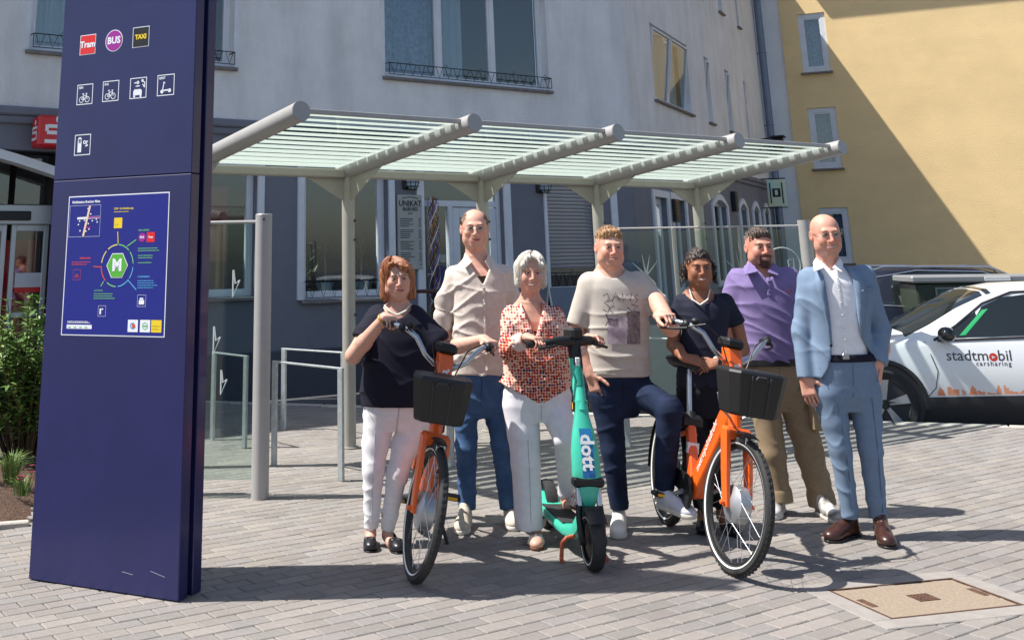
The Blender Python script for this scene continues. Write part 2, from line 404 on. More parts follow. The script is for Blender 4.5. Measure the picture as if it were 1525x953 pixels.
m_clear = glass('clear_pane', (.82, .87, .88), .5)
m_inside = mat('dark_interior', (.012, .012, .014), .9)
m_curt = mat('lace_curtain', srgb(150, 168, 190), .9, var=.35, vscale=14, detail=8)
m_curt2 = mat('white_curtain', srgb(196, 206, 214), .9, var=.1, vscale=8, stretch=(9, 9, .6))
m_yel = mat('ochre_render', srgb(250, 217, 160), .9, stain=.08, sscale=(.5, .5, 1.6), var=.05, vscale=1.2, bump=.5, bscale=40, detail=8)
m_whitewall = mat('white_wall', srgb(240, 240, 240), .9, var=.05, vscale=1.5, bump=.4, bscale=50)
m_pipe = mat('zinc_pipe', srgb(120, 132, 152), .45, metal=.4, var=.1, vscale=8)
def window(par, r, depth=.16, bars=(), fw=.06, pane=None, tilt=None, sill=True, curtain=None, name='window', sillout=.07):
    """white framed window in opening r; bars = relative positions of mullions; each pane an object"""
    a, b, c, d = r; y = depth
    fr = MB()
    fr.bbox((a, y-.04, c), (a+fw, y+.04, d), .006); fr.bbox((b-fw, y-.04, c), (b, y+.04, d), .006)
    fr.bbox((a+fw, y-.038, c), (b-fw, y+.038, c+fw), .006); fr.bbox((a+fw, y-.038, d-fw), (b-fw, y+.038, d), .006)
    for t in bars:
        x = a+(b-a)*t; fr.bbox((x-fw*.6, y-.042, c+fw), (x+fw*.6, y+.038, d-fw), .005)
    w = fr.build(name, m_trim, par)
    xs = [a+fw]+[a+(b-a)*t for t in bars]+[b-fw]
    for i in range(len(xs)-1):
        x0, x1 = xs[i]+(fw*.6 if i else 0), xs[i+1]-(fw*.6 if i < len(xs)-2 else 0)
        q = MB()
        q.bbox((x0, y-.03, c+fw), (x0+.035, y+.03, d-fw), .004); q.bbox((x1-.035, y-.03, c+fw), (x1, y+.03, d-fw), .004)
        q.bbox((x0+.035, y-.028, c+fw), (x1-.035, y+.028, c+fw+.04), .004); q.bbox((x0+.035, y-.028, d-fw-.04), (x1-.035, y+.028, d-fw), .004)
        g_ = MB(); g_.box((x0+.03, y-.004, c+fw+.035), (x1-.03, y+.004, d-fw-.035))
        M = None
        if tilt is not None and i in tilt:
            piv = Vector((0, y, c+fw)); ang = R(-7)
            M = Matrix.Translation(piv) @ Matrix.Rotation(-ang, 4, 'X') @ Matrix.Translation(-piv)
            for mbb in (q, g_): mbb.v = [tuple(M @ Vector(v)) for v in mbb.v]
        s_ = q.build('sash', m_trim, w); g_.build('pane', pane or m_clear, w)
    if curtain is not None:
        for (t0, t1, mm) in curtain:
            cm = MB(); n = 40; x0, x1 = a+(b-a)*t0, a+(b-a)*t1; k = 0; vs = []
            for i in range(n+1):
                x = x0+(x1-x0)*i/n; yy = y+.13+.018*math.sin(i*1.9)+.008*math.sin(i*.7)
                vs += [(x, yy, c+.02), (x, yy, d-.02)]
            cm._add(vs, [(2*i, 2*i+2, 2*i+3, 2*i+1) for i in range(n)]); cm.build('curtain', mm, w, smooth=True)
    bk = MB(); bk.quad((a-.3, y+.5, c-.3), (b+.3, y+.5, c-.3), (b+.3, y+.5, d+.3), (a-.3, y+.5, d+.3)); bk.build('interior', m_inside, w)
    if sill:
        sl = MB(); sl.bbox((a-.05, -sillout, c-.05), (b+.05, depth, c-.002), .008); sl.build('sill', m_sill, w)
    return w
def grille(par, a, b, z, h=.2, out=.06, n=None, y=-.03):
    """zigzag wrought iron flower guard"""
    n = n or max(4, int((b-a)/.16)); mb = MB(); yy = y-out
    mb.tube([(a, yy, z+h), (b, yy, z+h)], .007, 6); mb.tube([(a, yy, z+.03), (b, yy, z+.03)], .006, 6)
    for s in (a, b): mb.tube([(s, yy, z+h), (s, .1, z+h)], .007, 6); mb.tube([(s, yy, z+.03), (s, yy, z+h)], .006, 6)
    st = (b-a)/n
    for i in range(n):
        x = a+i*st; w = .62 if i % 2 == 0 else .38
        mb.tube([(x+st*.12, yy, z+h), (x+st*.5, yy, z+.035), (x+st*.88, yy, z+h)], .005, 5)
        if i % 4 == 2: mb.tube([(x, yy, z+h), (x+st*.25, yy, z+h+.05), (x+st*.5, yy, z+h)], .004, 5)
    return mb.build('flower_guard', m_iron, par)
# ---- bank / bar house, left facade
FA = Facade(gp(490, 570), 32.8)
house = thing('corner_house', 'grey rendered corner house with slate painted ground floor behind the canopy', 'building', FA.M)
up1 = FA.rect(571, -75, 818, 138); up1 = (up1[0], up1[1], 4.25, 5.95)
up0 = (-4.30, -1.52, 4.18, 5.95)
bankwin = (-3.05, -1.12, 1.15, 2.85)
plantwin = (-.40, 1.00, 1.08, 2.86)
door = (1.62, 3.14, -.02, 2.86)
shut = (4.02, 5.02, 1.12, 2.80)
bank_door = (-7.4, -3.75, -.02, 2.95)
holesU = [up1, up0]; holesL = [bankwin, plantwin, door, shut, bank_door]
S0, S1 = -9.0, 6.0
ZB = 3.42
wall_mesh(S0, S1, ZB, 9.4, holesU+[(a, b, 7.3, 9.0) for (a, b, _, _) in (up0, up1)], .2).build('upper_wall', m_render, house)
wall_mesh(S0, S1, -.15, ZB, holesL, .2, .012).build('ground_floor_wall', m_slate, house)
mb = MB(); mb.bbox((S0, -.06, ZB-.06), (S1, .1, ZB+.05), .02); mb.bbox((S0, -.035, ZB-.16), (S1, .1, ZB-.062), .015); mb.build('cornice', mat('cornice_paint', srgb(120, 122, 132), .8, var=.1, vscale=3), house)
window(house, up1, .17, (.34, .67), tilt=None, curtain=[(.02, .34, m_curt), (.36, .52, m_curt2)])
window(house, up0, .17, (.34, .67), curtain=[(.0, .3, m_curt2)])
for r in (up0, up1):
    grille(house, r[0]+.02, r[1]-.02, r[2])
    for (a, b) in ((r[0]-.07, r[0]-.002), (r[1]+.002, r[1]+.07)):
        mb = MB(); mb.bbox((a, -.012, r[2]), (b, .1, r[3]+.07), .004); mb.build('window_jamb', m_trim, house)
    window(house, (r[0], r[1], 7.3, 9.0), .17, (.34, .67), curtain=[(.02, .5, m_curt2)])
def surround(par, r, w=.11, bottom=False):
    mb = MB(); a, b, c, d = r
    mb.bbox((a-w, -.03, c), (a-.002, .12, d+w), .006); mb.bbox((b+.002, -.03, c), (b+w, .12, d+w), .006); mb.bbox((a-.002, -.028, d+.002), (b+.002, .12, d+w), .006)
    mb.build('surround', m_trim, par)
window(house, bankwin, .16, (.5,), sill=True); surround(house, bankwin, .1)
mb = MB(); mb.box((-2.1, .5, 1.3), (-1.65, .52, 2.1)); mb.build('poster', mat('pale_poster', srgb(190, 215, 220), .5, var=.2, vscale=3), house)
mb = MB(); mb.box((-1.62, .55, 1.6), (-1.3, .57, 2.6)); mb.build('poster', mat('red_poster', srgb(150, 40, 40), .5, var=.2, vscale=3), house)
window(house, plantwin, .16, (), sill=True, fw=.07); surround(house, plantwin, .10); grille(house, plantwin[0], plantwin[1], plantwin[2], .24)
# potted palms behind the window
m_leafd = mat('palm_leaf', (.07, .12, .04), .5, var=.3, vscale=10)
m_pot = mat('pale_pot', srgb(150, 170, 175), .6, var=.1)
for (x, nm) in ((.12, 'slim spiky dracaena in a pale pot inside the bar window, left'), (.72, 'dracaena with drooping leaves in a pale pot inside the bar window, right')):
    p = thing('potted_palm', 'spiky dracaena in a pale pot behind the bar window pane', 'potted plant', FA.M @ Matrix.Translation((x, .33, 1.10)), 'potted palms in the bar window')
    mb = MB(); mb.lathe((0, 0, 0), (0, 0, 1), [(.0, 0), (.09, 0), (.12, .2), (.105, .2), (.1, .16), (0, .16)], 16); mb.build('pot', m_pot, p, True)
    mb = MB(); mb.tube([(0, 0, .15), (.01, 0, .4), (0, .0, .62)], [.02, .016, .012], 7); mb.build('trunk', m_sill, p, True)
    lf = MB()
    for k in range(44):
        a = random.uniform(0, 6.283); el = random.uniform(-.5, 1.35); L_ = random.uniform(.28, .45); base = Vector((0, 0, random.uniform(.5, .64)))
        d = Vector((math.cos(a)*math.cos(el), .45*math.sin(a)*math.cos(el), math.sin(el))); sd = d.cross(Vector((0, 0, 1))).normalized()*.011
        m1 = base+d*L_*.55+Vector((0, 0, -.02)); e = base+d*L_+Vector((0, 0, -.10))
        lf._add([base-sd*.5, base+sd*.5, m1+sd, m1-sd, e], [(0, 1, 2, 3), (3, 2, 4)])
    lf.build('leaves', m_leafd, p)
# menu board
m_board = mat('board_paper', srgb(176, 176, 170), .7, var=.08, vscale=4); m_ink = mat('ink', (.03, .03, .035), .7)
mnu = FA.rect(590, 290, 628, 401)
T = thing('menu_board', 'tall pale menu board with black print on the slate wall', 'sign', FA.M)
mb = MB(); mb.bbox((mnu[0], -.045, mnu[2]), (mnu[1], -.001, mnu[3]), .006); mb.build('panel', m_board, T)
MT = Matrix.Translation((0, -.047, 0)) @ Matrix.Rotation(R(90), 4, 'X')
cx = (mnu[0]+mnu[1])/2; W_ = mnu[1]-mnu[0]
def ink(txt, x, z, size, align='CENTER', bold=0, par=None, m=None, M0=None, width=1):
    t = text_mb(txt, size, (M0 or MT) @ Matrix.Translation((x, z, 0)), align, bold, width); return t.build('lettering', m or m_ink, par)
ink('UNIKAT', cx, mnu[3]-.13, .11, par=T, bold=.003); ink('BARNES', cx, mnu[3]-.21, .075, par=T, bold=.002); ink('BAR', cx, mnu[3]-.27, .05, par=T)
ln = MB(MT); z = mnu[3]-.35; k = 0
while z > mnu[2]+.05:
    if k % 6 != 5: L_ = random.uniform(.35, .6)*W_; ln.quad((mnu[0]+.03, z, 0), (mnu[0]+.03+L_, z, 0), (mnu[0]+.03+L_, z+.011, 0), (mnu[0]+.03, z+.011, 0)); ln.quad((mnu[1]-.07, z, 0), (mnu[1]-.03, z, 0), (mnu[1]-.03, z+.011, 0), (mnu[1]-.07, z+.011, 0))
    z -= .027; k += 1
ln.build('print', m_ink, T)
# arc of ornament over the title
ar = MB(MT); ar.tube([(cx-.14+.28*i/10, mnu[3]-.055+.02*math.sin(math.pi*i/10), .0) for i in range(11)], .006, 5); ar.build('ornament', m_ink, T)
# wall lamps
m_lampg = mat('frosted_lamp', srgb(170, 190, 205), .25, spec=.7); m_blackm = mat('black_metal', (.02, .02, .022), .45, metal=.2)
for (x, lb) in ((cx+.02, 'round caged wall lamp above the menu board'), (3.93, 'round caged wall lamp beside the roller shutter')):
    T2 = thing('wall_lamp', lb, 'lamp', FA.M @ Matrix.Translation((x, -.02, 2.72)), 'caged wall lamps')
    mb = MB(); mb.bbox((-.12, -.03, -.13), (.12, .04, .13), .02); mb.build('back_plate', m_blackm, T2)
    mb = MB(); mb.sphere((0, -.06, -.03), (.1, .09, .1), 16, 10); mb.build('globe', m_lampg, T2, True)
    mb = MB()
    for zz in (-.09, -.03, .03): mb.torus((0, -.06, zz), (0, 0, 1), .108 if zz == -.03 else .094, .006, 20, 5)
    for k in range(5): a = math.pi*(k/4)+math.pi; mb.tube([(.11*math.cos(a)*.6, -.06+.1*math.sin(a)*.6, .06), (.11*math.cos(a), -.06+.105*math.sin(a), -.02), (.11*math.cos(a)*.6, -.06+.1*math.sin(a)*.6, -.125)], .005, 5)
    mb.bbox((-.1, -.15, .05), (.1, 0, .09), .02); mb.build('cage', m_blackm, T2)
# bar door with side light and transom
m_dark = m_inside
dr = MB(); a, b, c, d = door; y = .14
def bar(mb, x0, x1, z0, z1, yy=y, t=.045): mb.bbox((x0, yy-t, z0), (x1, yy+t, z1), .006)
DR = MB(); bar(DR, a, a+.07, c, d); bar(DR, b-.07, b, c, d); bar(DR, a+.07, b-.07, d-.08, d, t=.043); bar(DR, a+.07, b-.07, 2.36, 2.45, t=.043); bar(DR, a+.52, a+.60, c, 2.36, t=.043)
dw = DR.build('bar_door', m_trim, house)
DL = MB(); x0, x1 = a+.61, b-.075
bar(DL, x0, x0+.13, .02, 2.35, t=.03); bar(DL, x1-.13, x1, .02, 2.35, t=.03); bar(DL, x0+.13, x1-.13, 2.2, 2.35, t=.028); bar(DL, x0+.13, x1-.13, .02, .5, t=.028); DL.build('door_leaf', m_trim, dw)
for (p, q, z0, z1) in ((x0+.12, x1-.12, .48, 2.22), (a+.07, a+.52, .1, 2.36), (a+.07, b-.07, 2.44, d-.07)):
    mb = MB(); mb.box((p, y-.006, z0), (q, y+.006, z1)); mb.build('pane', m_clear, dw)
mb = MB(); mb.tube([(x0+.06, y-.1, 1.02), (x0+.06, y-.1, 1.45)], .012, 8); mb.tube([(x0+.06, y-.03, 1.05), (x0+.06, y-.1, 1.05)], .009, 6); mb.tube([(x0+.06, y-.03, 1.42), (x0+.06, y-.1, 1.42)], .009, 6); mb.tube([(x0+.05, y-.05, 1.22), (x0-.06, y-.06, 1.22)], .009, 6); mb.build('handle', m_pipe, dw)
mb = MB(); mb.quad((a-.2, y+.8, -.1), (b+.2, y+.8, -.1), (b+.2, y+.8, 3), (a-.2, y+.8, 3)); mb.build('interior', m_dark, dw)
surround(house, door, .13)
# notices in the side light
mb = MB(); mb.box((a+.33, y-.012, 1.55), (a+.47, y-.007, 1.66)); mb.build('notice', m_board, dw)
mb = MB(); mb.box((a+.24, y-.012, 1.1), (a+.48, y-.007, 1.5)); mb.build('notice', mat('blue_notice', srgb(60, 62, 110), .6, var=.3, vscale=12), dw)
# twisting foil streamers hanging in the door's side light
T3 = thing('spiral_streamer', 'twisting purple white and gold foil streamer hanging by the bar door', 'decoration', FA.M @ Matrix.Translation((a+.16, -.02, 0)))
scs = [mat('foil_violet', srgb(72, 50, 170), .35, metal=.2), mat('foil_white', srgb(225, 225, 235), .35), mat('foil_dark', srgb(26, 24, 50), .35, metal=.2), mat('foil_gold', srgb(150, 110, 60), .35, metal=.5), mat('foil_red', srgb(110, 30, 45), .4, metal=.2)]
for k in range(10):
    sm = MB(); n = 22; ph = k*.63; vs = []
    for i in range(n+1):
        an = ph+i*.42; z = .85+1.62*i/n
        r_ = .085
        vs += [(r_*math.cos(an), r_*math.sin(an), z), (r_*math.cos(an+.3), r_*math.sin(an+.3), z+.02)]
    sm._add(vs, [(2*i, 2*i+2, 2*i+3, 2*i+1) for i in range(n)]); sm.build('ribbon', scs[(0, 1, 2, 0, 1, 3, 4, 1, 0, 2)[k]], T3, True)
mb = MB(); mb.tube([(0, 0, .8), (0, 0, 2.5)], .018, 6); mb.build('rod', scs[3], T3)
# roller shutter window: every slat a part
m_shut = mat('shutter_slat', srgb(150, 146, 148), .6, var=.05, vscale=3)
sw = MB(); sa, sb, sc, sd2 = shut
sw.bbox((sa-.06, -.02, sc), (sa-.002, .16, sd2+.03), .006); sw.bbox((sb+.002, -.02, sc), (sb+.07, .16, sd2+.03), .006); sw.bbox((sa-.05, -.06, sc-.05), (sb+.08, .16, sc-.002), .006)
SW = sw.build('shutter_window', m_trim, house)
nsl = 24; hs = (sd2-(sc+.30))/nsl
sl = MB(); prof = [(0, .04), (-.012, hs*.5), (0, hs-.003)]
sl._add([(sa, .06, 0), (sb, .06, 0), (sb, .045, hs*.5), (sa, .045, hs*.5), (sb, .06, hs-.002), (sa, .06, hs-.002), (sb, .07, hs-.002), (sa, .07, hs-.002)], [(0, 1, 2, 3), (3, 2, 4, 5), (5, 4, 6, 7)])
s0_ = sl.build('slat', m_shut, SW)
for k in range(nsl):
    o = s0_ if k == 0 else s0_.copy()
    if k: COL.objects.link(o)
    o.location = (0, 0, sc+.30+k*hs)
mb = MB(); mb.box((sa, .1, sc), (sb, .12, sc+.4)); mb.build('pane', m_pane, SW)
mb = MB(); mb.box((sa, .075, sc+.20), (sb, .095, sc+.30)); mb.build('bottom_rail', mat('tan_rail', srgb(140, 130, 110), .7), SW)
grille(SW, sa+.02, sb-.02, sc, .24)
# light pilaster strip right of the shutter
mb = MB(); mb.bbox((5.42, -.02, -.1), (5.56, .05, 2.9), .006); mb.build('pilaster', m_trim, house)
mb = MB(); mb.bbox((S0, -.05, -.15), (-3.8, .02, .45), .01); mb.bbox((-3.7, -.05, -.15), (1.45, .02, .45), .01); mb.bbox((3.3, -.05, -.15), (S1, .02, .45), .01); mb.build('plinth', mat('plinth_paint', srgb(78, 80, 90), .85, var=.1, vscale=3, bump=.3), house)
# bank entrance: recessed glazed doors under a shallow arch
m_alu = mat('aluminium', srgb(196, 200, 204), .4, metal=.5); m_red = mat('bank_red', srgb(214, 20, 30), .4, coat=.3)
BD = thing('bank_entrance', None, None, Matrix()); BD.parent = house; del BD
ba, bb_, bc, bd_ = bank_door
arch = MB(); n = 18; cxa = (ba+bb_)/2-.6; 
pts = [(ba+(bb_-ba)*i/n, 2.62+.36*math.sin(math.pi*min(1, max(0, (i/n-.0)*1.0)))) for i in range(n+1)]
vs = []
for (x, z) in pts: vs += [(x, -.06, z-.02), (x, -.06, z+.09), (x, .2, z+.09), (x, .2, z-.02)]
arch._add(vs, [(4*i+k, 4*i+4+k, 4*i+4+(k+1) % 4, 4*i+(k+1) % 4) for i in range(n) for k in range(4)]); arch.build('arch_trim', m_trim, house, True)
ys = .55
hd = MB(); hd.bbox((ba, ys-.08, 2.08), (bb_, ys+.08, 2.32), .01); hd.build('door_header', m_alu, house)
mb = MB(); mb.bbox((-4.62, ys-.13, 2.13), (-4.02, ys-.082, 2.24), .01); mb.build('door_sensor', m_blackm, house)
for (x0, x1) in ((-6.2, -5.2), (-5.16, -4.28), (-4.22, -3.76)):
    fr = MB(); fr.bbox((x0, ys-.03, .0), (x0+.06, ys+.03, 2.08), .005); fr.bbox((x1-.06, ys-.03, .0), (x1, ys+.03, 2.08), .005); fr.bbox((x0+.06, ys-.028, 2.0), (x1-.06, ys+.028, 2.08), .005); fr.bbox((x0+.06, ys-.028, 0), (x1-.06, ys+.028, .1), .005)
    if x0 == -4.22: fr.bbox((x0+.06, ys-.028, .98), (x1-.06, ys+.028, 1.04), .005)
    f_ = fr.build('glass_door', m_alu, house); mb = MB(); mb.box((x0+.05, ys-.006, .09), (x1-.05, ys+.006, 2.01)); mb.build('pane', m_clear, f_)
    mb = MB(); mb.box((x0+.01, ys-.006, 2.33), (x1-.01, ys+.006, 2.95)); mb.build('transom_pane', m_clear, f_)
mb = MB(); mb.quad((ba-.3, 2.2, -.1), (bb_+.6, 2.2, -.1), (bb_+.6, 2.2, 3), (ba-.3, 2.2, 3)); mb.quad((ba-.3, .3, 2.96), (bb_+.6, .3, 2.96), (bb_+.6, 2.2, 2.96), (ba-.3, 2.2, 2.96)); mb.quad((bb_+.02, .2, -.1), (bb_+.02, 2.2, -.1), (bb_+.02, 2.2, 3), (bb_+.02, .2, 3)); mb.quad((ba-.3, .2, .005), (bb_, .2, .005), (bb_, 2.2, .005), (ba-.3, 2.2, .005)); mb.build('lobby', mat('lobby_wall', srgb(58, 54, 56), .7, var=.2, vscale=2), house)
mb = MB(); mb.bbox((-5.05, .82, .75), (-4.62, .95, 1.72), .02); mb.build('cash_machine', m_red, house)
mb = MB(); mb.box((-4.2, .9, .3), (-3.8, .93, 1.9)); mb.build('red_wall_panel', m_red, house)
st = MB(); st.box((-4.14, ys-.02, 1.33), (-3.82, ys-.012, 1.5)); st.build('door_notice', mat('notice_white', srgb(215, 215, 220), .5), house)
st = MB(); st.box((-4.14, ys-.022, 1.27), (-3.82, ys-.012, 1.328)); st.build('door_notice', m_red, house)
# bank box sign
sgn = thing('box_sign', 'red illuminated box sign with a white emblem above the glass entrance', 'sign', FA.M @ Matrix.Translation((-4.02, -.02, 3.15)))
mb = MB(); mb.bbox((-.2, -.34, -.19), (.2, -.04, .19), .03); mb.build('box', m_red, sgn)
mb = MB(); mb.tube([(0, -.1, .1), (0, .03, .1)], .02, 8); mb.tube([(0, -.1, -.1), (0, .03, -.1)], .02, 8); mb.build('bracket', m_pipe, sgn)
m_wh = mat('sign_white', srgb(240, 240, 240), .5)
def s_logo(M, par, k=1.0):
    mb = MB(M); t = .035*k
    mb.tube([(.02*k+.022*k*math.cos(a), .135*k+.022*k*math.sin(a), 0) for a in np.linspace(0, 6.28, 13)], .012*k, 5, flat=((0, 0, 1), .1))
    mb.prism([(.02*k+.034*k*math.cos(a), .125*k+.034*k*math.sin(a)) for a in np.linspace(0, 6.28, 17)[:-1]], (0, 0, .002))
    for (x0, x1, y0, y1) in ((-.09, .12, .038, .075), (-.12, -.085, .0, .07), (-.1, .1, -.03, .008), (.085, .12, -.105, .0), (-.12, .1, -.12, -.083)):
        mb.prism([(x0*k, y0*k), (x1*k, y0*k), (x1*k, y1*k), (x0*k, y1*k)], (0, 0, .0015+.0004*abs(x0)*10))
    mb.build('emblem', m_wh, par)
s_logo(Matrix.Translation((0.02, -.342, -.005)) @ Matrix.Rotation(R(90), 4, 'X'), sgn, 1.15)
s_logo(Matrix.Translation((-.202, -.19, -.005)) @ Matrix.Rotation(R(-90), 4, 'Z') @ Matrix.Rotation(R(90), 4, 'X'), sgn, .85)
# ---- right facade of the same house (second wing, turned into the side street)
Bp = FA.P+FA.u*6.0
FB = Facade(Bp, 61.1)
wing = thing('house_wing', 'grey rendered wing of the corner house with arched ground floor windows', 'building', FB.M)
UPW = [FB.rect(967, 37, 1031, 174), FB.rect(1048, 91, 1063, 186), FB.rect(1079, 111, 1093, 196), FB.rect(1107, 130, 1118, 210)]
UPW = [(a, b, 4.44, 5.92) for (a, b, c, d) in UPW]
UP2 = [(a, b, 7.35, 8.9) for (a, b, c, d) in UPW]
LOW = [(1.15, 2.0, -.02, 2.62), (2.35, 3.3, .9, 2.62), (5.7, 7.0, .95, 2.75), (8.4, 9.2, .95, 2.75), (10.0, 10.7, .95, 2.75), (11.4, 12.0, .95, 2.75)]
S2 = 13.0
wall_mesh(0.0, S2, ZB, 9.5, UPW+UP2, .2).build('upper_wall', m_render, wing)
wall_mesh(0.0, S2, -.15, ZB, LOW, .2, .012).build('ground_floor_wall', m_slate, wing)
mb = MB(); mb.bbox((0.03, -.06, ZB-.06), (S2, .1, ZB+.05), .02); mb.bbox((.03, -.035, ZB-.16), (S2, .1, ZB-.062), .015); mb.build('cornice', MATS['cornice_paint'], wing)
for i, r in enumerate(UPW): window(wing, r, .15, (.5,) if i == 0 else (), tilt=(0, 1) if i == 0 else (0,), curtain=[(.02, .98, m_curt2)] if i == 0 else None, fw=.07)
for r in UP2: window(wing, r, .15, (), fw=.07)
for i, r in enumerate(LOW):
    window(wing, r, .15, (), sill=i > 0, fw=.07); w = .13
    if i < 2: surround(wing, r, .13)
    else:
        mb = MB(); a, b, c, d = r; n = 10
        mb.bbox((a-w, -.03, c), (a-.002, .1, d-.1), .006); mb.bbox((b+.002, -.03, c), (b+w, .1, d-.1), .006)
        vs = []
        for k in range(n+1):
            t = k/n; x = a-w+(b-a+2*w)*t; z = d-.1+.24*math.sin(math.pi*t); x2 = a+(b-a)*t; z2 = d-.1+.13*math.sin(math.pi*t)
            vs += [(x, -.03, z+.0), (x2, -.03, z2-.02), (x2, .1, z2-.02), (x, .1, z)]
        mb._add(vs, [(4*k+q, 4*k+4+q, 4*k+4+(q+1) % 4, 4*k+(q+1) % 4) for k in range(n) for q in range(4)]); mb.build('arched_surround', m_trim, wing)
mb = MB(); mb.bbox((2.2, -.1, 2.2), (2.5, -.031, 2.62), .01)
for k in range(6): mb.bbox((2.23, -.115, 2.24+k*.06), (2.47, -.1, 2.275+k*.06), .004)
mb.build('vent_box', m_blackm, wing)
mb = MB(); mb.bbox((7.6, -.1, 2.55), (7.85, -.01, 3.0), .01); mb.build('wall_box', m_blackm, wing)
# roof overhang and eaves of both wings
m_eave = mat('eaves_paint', srgb(150, 148, 146), .8, var=.1)
mb = MB(); mb.bbox((S0, -.45, 9.4), (S1+.2, 2.5, 9.62), .02); mb.build('eaves', m_eave, house)
mb = MB(); mb.bbox((-.2, -.45, 9.5), (S2, 6, 9.75), .02); mb.build('eaves', m_eave, wing)
# downpipe at the end of the wing
dp = thing('downpipe', 'grey blue zinc downpipe at the end of the house wing', 'pipe', FB.M)
mb = MB(); mb.tube([(S2-.25, -.14, -.1), (S2-.25, -.14, 9.45)], .10, 12); mb.build('pipe', m_pipe, dp, True)
for z in (1, 3, 5, 7, 9):
    mb = MB(); mb.torus((S2-.25, -.14, z), (0, 0, 1), .105, .014, 16, 6); mb.box((S2-.27, -.06, z-.015), (S2-.23, .02, z+.015)); mb.build('clip', m_pipe, dp)
# small coloured hanging sign on the wing
hs = FB.px(1152, 262)
T = thing('hanging_sign', 'small pale turquoise and yellow projecting sign far down the wing', 'sign', FB.M @ Matrix.Translation((S2-1.7, 0, 2.85)) @ Matrix.Scale(.8, 4))
m_hs = mat('sign_tint', srgb(190, 236, 236), .5, vcol2=srgb(246, 238, 178), vscale=1.3)
mb = MB(); mb.bbox((-.03, -.75, -.1), (.03, -.2, .75), .01); mb.build('panel', m_hs, T)
mb = MB(); mb.tube([(0, 0, .78), (0, -.78, .78)], .02, 8); mb.tube([(0, 0, -.13), (0, -.78, -.13)], .015, 8); mb.build('bracket', m_blackm, T)
mb = MB()
for (y0, y1, z0, z1) in ((-.6, -.35, .2, .26), (-.6, -.52, .26, .42), (-.43, -.35, .26, .42), (-.6, -.35, .42, .47), (-.68, -.64, 0, .65), (-.31, -.27, 0, .65)): mb.box((-.034, y0, z0), (-.0305, y1, z1))
mb.build('pictogram', m_ink, T)
# black lantern on bracket on the wing
lt = thing('wall_lantern', 'small black lantern bracket near the downpipe above the canopy end', 'lamp', FB.M @ Matrix.Translation((S2-1.5, 0, 4.2)))
mb = MB(); mb.tube([(0, 0, .3), (0, -.5, .35)], .02, 6); mb.tube([(0, 0, 0), (0, -.4, .33)], .015, 6); mb.build('bracket', m_blackm, lt)
mb = MB(); mb.bbox((-.12, -.65, -.1), (.12, -.4, .32), .03); mb.bbox((-.15, -.7, .32), (.15, -.35, .38), .02); mb.build('lamp_head', m_blackm, lt)
# ---- narrow white wall and the ochre house
E0 = FB.P+FB.u*(S2+.02)
FW = Facade(E0+Vector((.05, .05, 0)), -22)
wl = thing('white_house', 'narrow white rendered house front between the grey wing and the ochre house', 'building', FW.M)
wx1 = FW.px(1187, 250)[0]
mb = wall_mesh(-.8, wx1, -.2, 12.5, [], .2); mb.build('wall', m_whitewall, wl)
FY = Facade(E0+FW.u*wx1+Vector((.0, -.03, 0)), -26)
oc = thing('ochre_house', 'ochre yellow rendered house with white framed windows across the street', 'building', FY.M)
yw = [FY.rect(1190, 22, 1240, 106), FY.rect(1202, 162, 1255, 250), FY.rect(1215, 310, 1262, 392)]
yw = [(a, b, c, d) for (a, b, c, d) in yw]
w0 = yw[1][0]; w1 = yw[1][1]
yw = [(w0, w1, c, d) for (a, b, c, d) in yw]
YH = FY.px(1240, -70)[1]
wall_mesh(0, 22, -.25, YH+1.1, yw, .2).build('wall', m_yel, oc)
for r in yw: window(oc, r, .08, (), fw=.13, pane=m_clear, curtain=[(.05, .95, m_curt)], sillout=.12)
mb = MB(); mb.bbox((-.3, -.85, YH+1.1), (22, 1.0, YH+1.35), .02); mb.build('eaves', m_eave, oc)
rf = MB(); rf._add([(-.3, -.9, YH+1.36), (22, -.9, YH+1.36), (22, 4, YH+4.5), (-.3, 4, YH+4.5)], [(0, 1, 2, 3)]); rf.build('roof', mat('roof_tiles', srgb(120, 60, 48), .8, var=.2, vscale=6), oc)
# ================================================================ CANOPY
m_steel = mat('grey_coated_steel', srgb(168, 166, 164), .42, metal=.15, var=.04, vscale=6)
m_steel2 = mat('beige_grey_steel', srgb(160, 157, 148), .45, metal=.1, var=.05, vscale=6)
m_galv = mat('galvanised_steel', srgb(176, 182, 184), .45, metal=.55, var=.14, vscale=22, bump=.08, bscale=50)
CO = Vector((-1.679, 9.581, 0)); CU = Vector((1.2364, .7961, 0)).normalized(); CS = 1.5686; CN = Vector((CU.y, -CU.x, 0)); CL = 1.974; ZR, ZT = 2.414, 2.644
MCN = frame(CO, CU)           # local x along the row, local -y towards the camera, z up
can = thing('glass_canopy', 'grey steel shelter canopy with striped glass roof on round posts', 'canopy', MCN)
m_gstripe = bpy.data.materials.new('printed_glass_stripe'); m_gstripe.use_nodes = True
def _stripe():
    nt = m_gstripe.node_tree; N = nt.nodes; L = nt.links; b = N['Principled BSDF']; o = [n for n in N if n.type == 'OUTPUT_MATERIAL'][0]
    b.inputs['Base Color'].default_value = (.67, .70, .66, 1); b.inputs['Roughness'].default_value = .35
    t = N.new('ShaderNodeBsdfTranslucent'); t.inputs[0].default_value = (.63, .67, .61, 1)
    m = N.new('ShaderNodeMixShader'); m.inputs[0].default_value = .75; L.new(b.outputs[0], m.inputs[1]); L.new(t.outputs[0], m.inputs[2]); L.new(m.outputs[0], o.inputs[0])
_stripe()
m_roofg = glass('roof_glass', (.78, .86, .84), .6)
rise = (ZT-ZR)/CL; RB = .075
def beam_z(d): return ZR+rise*d
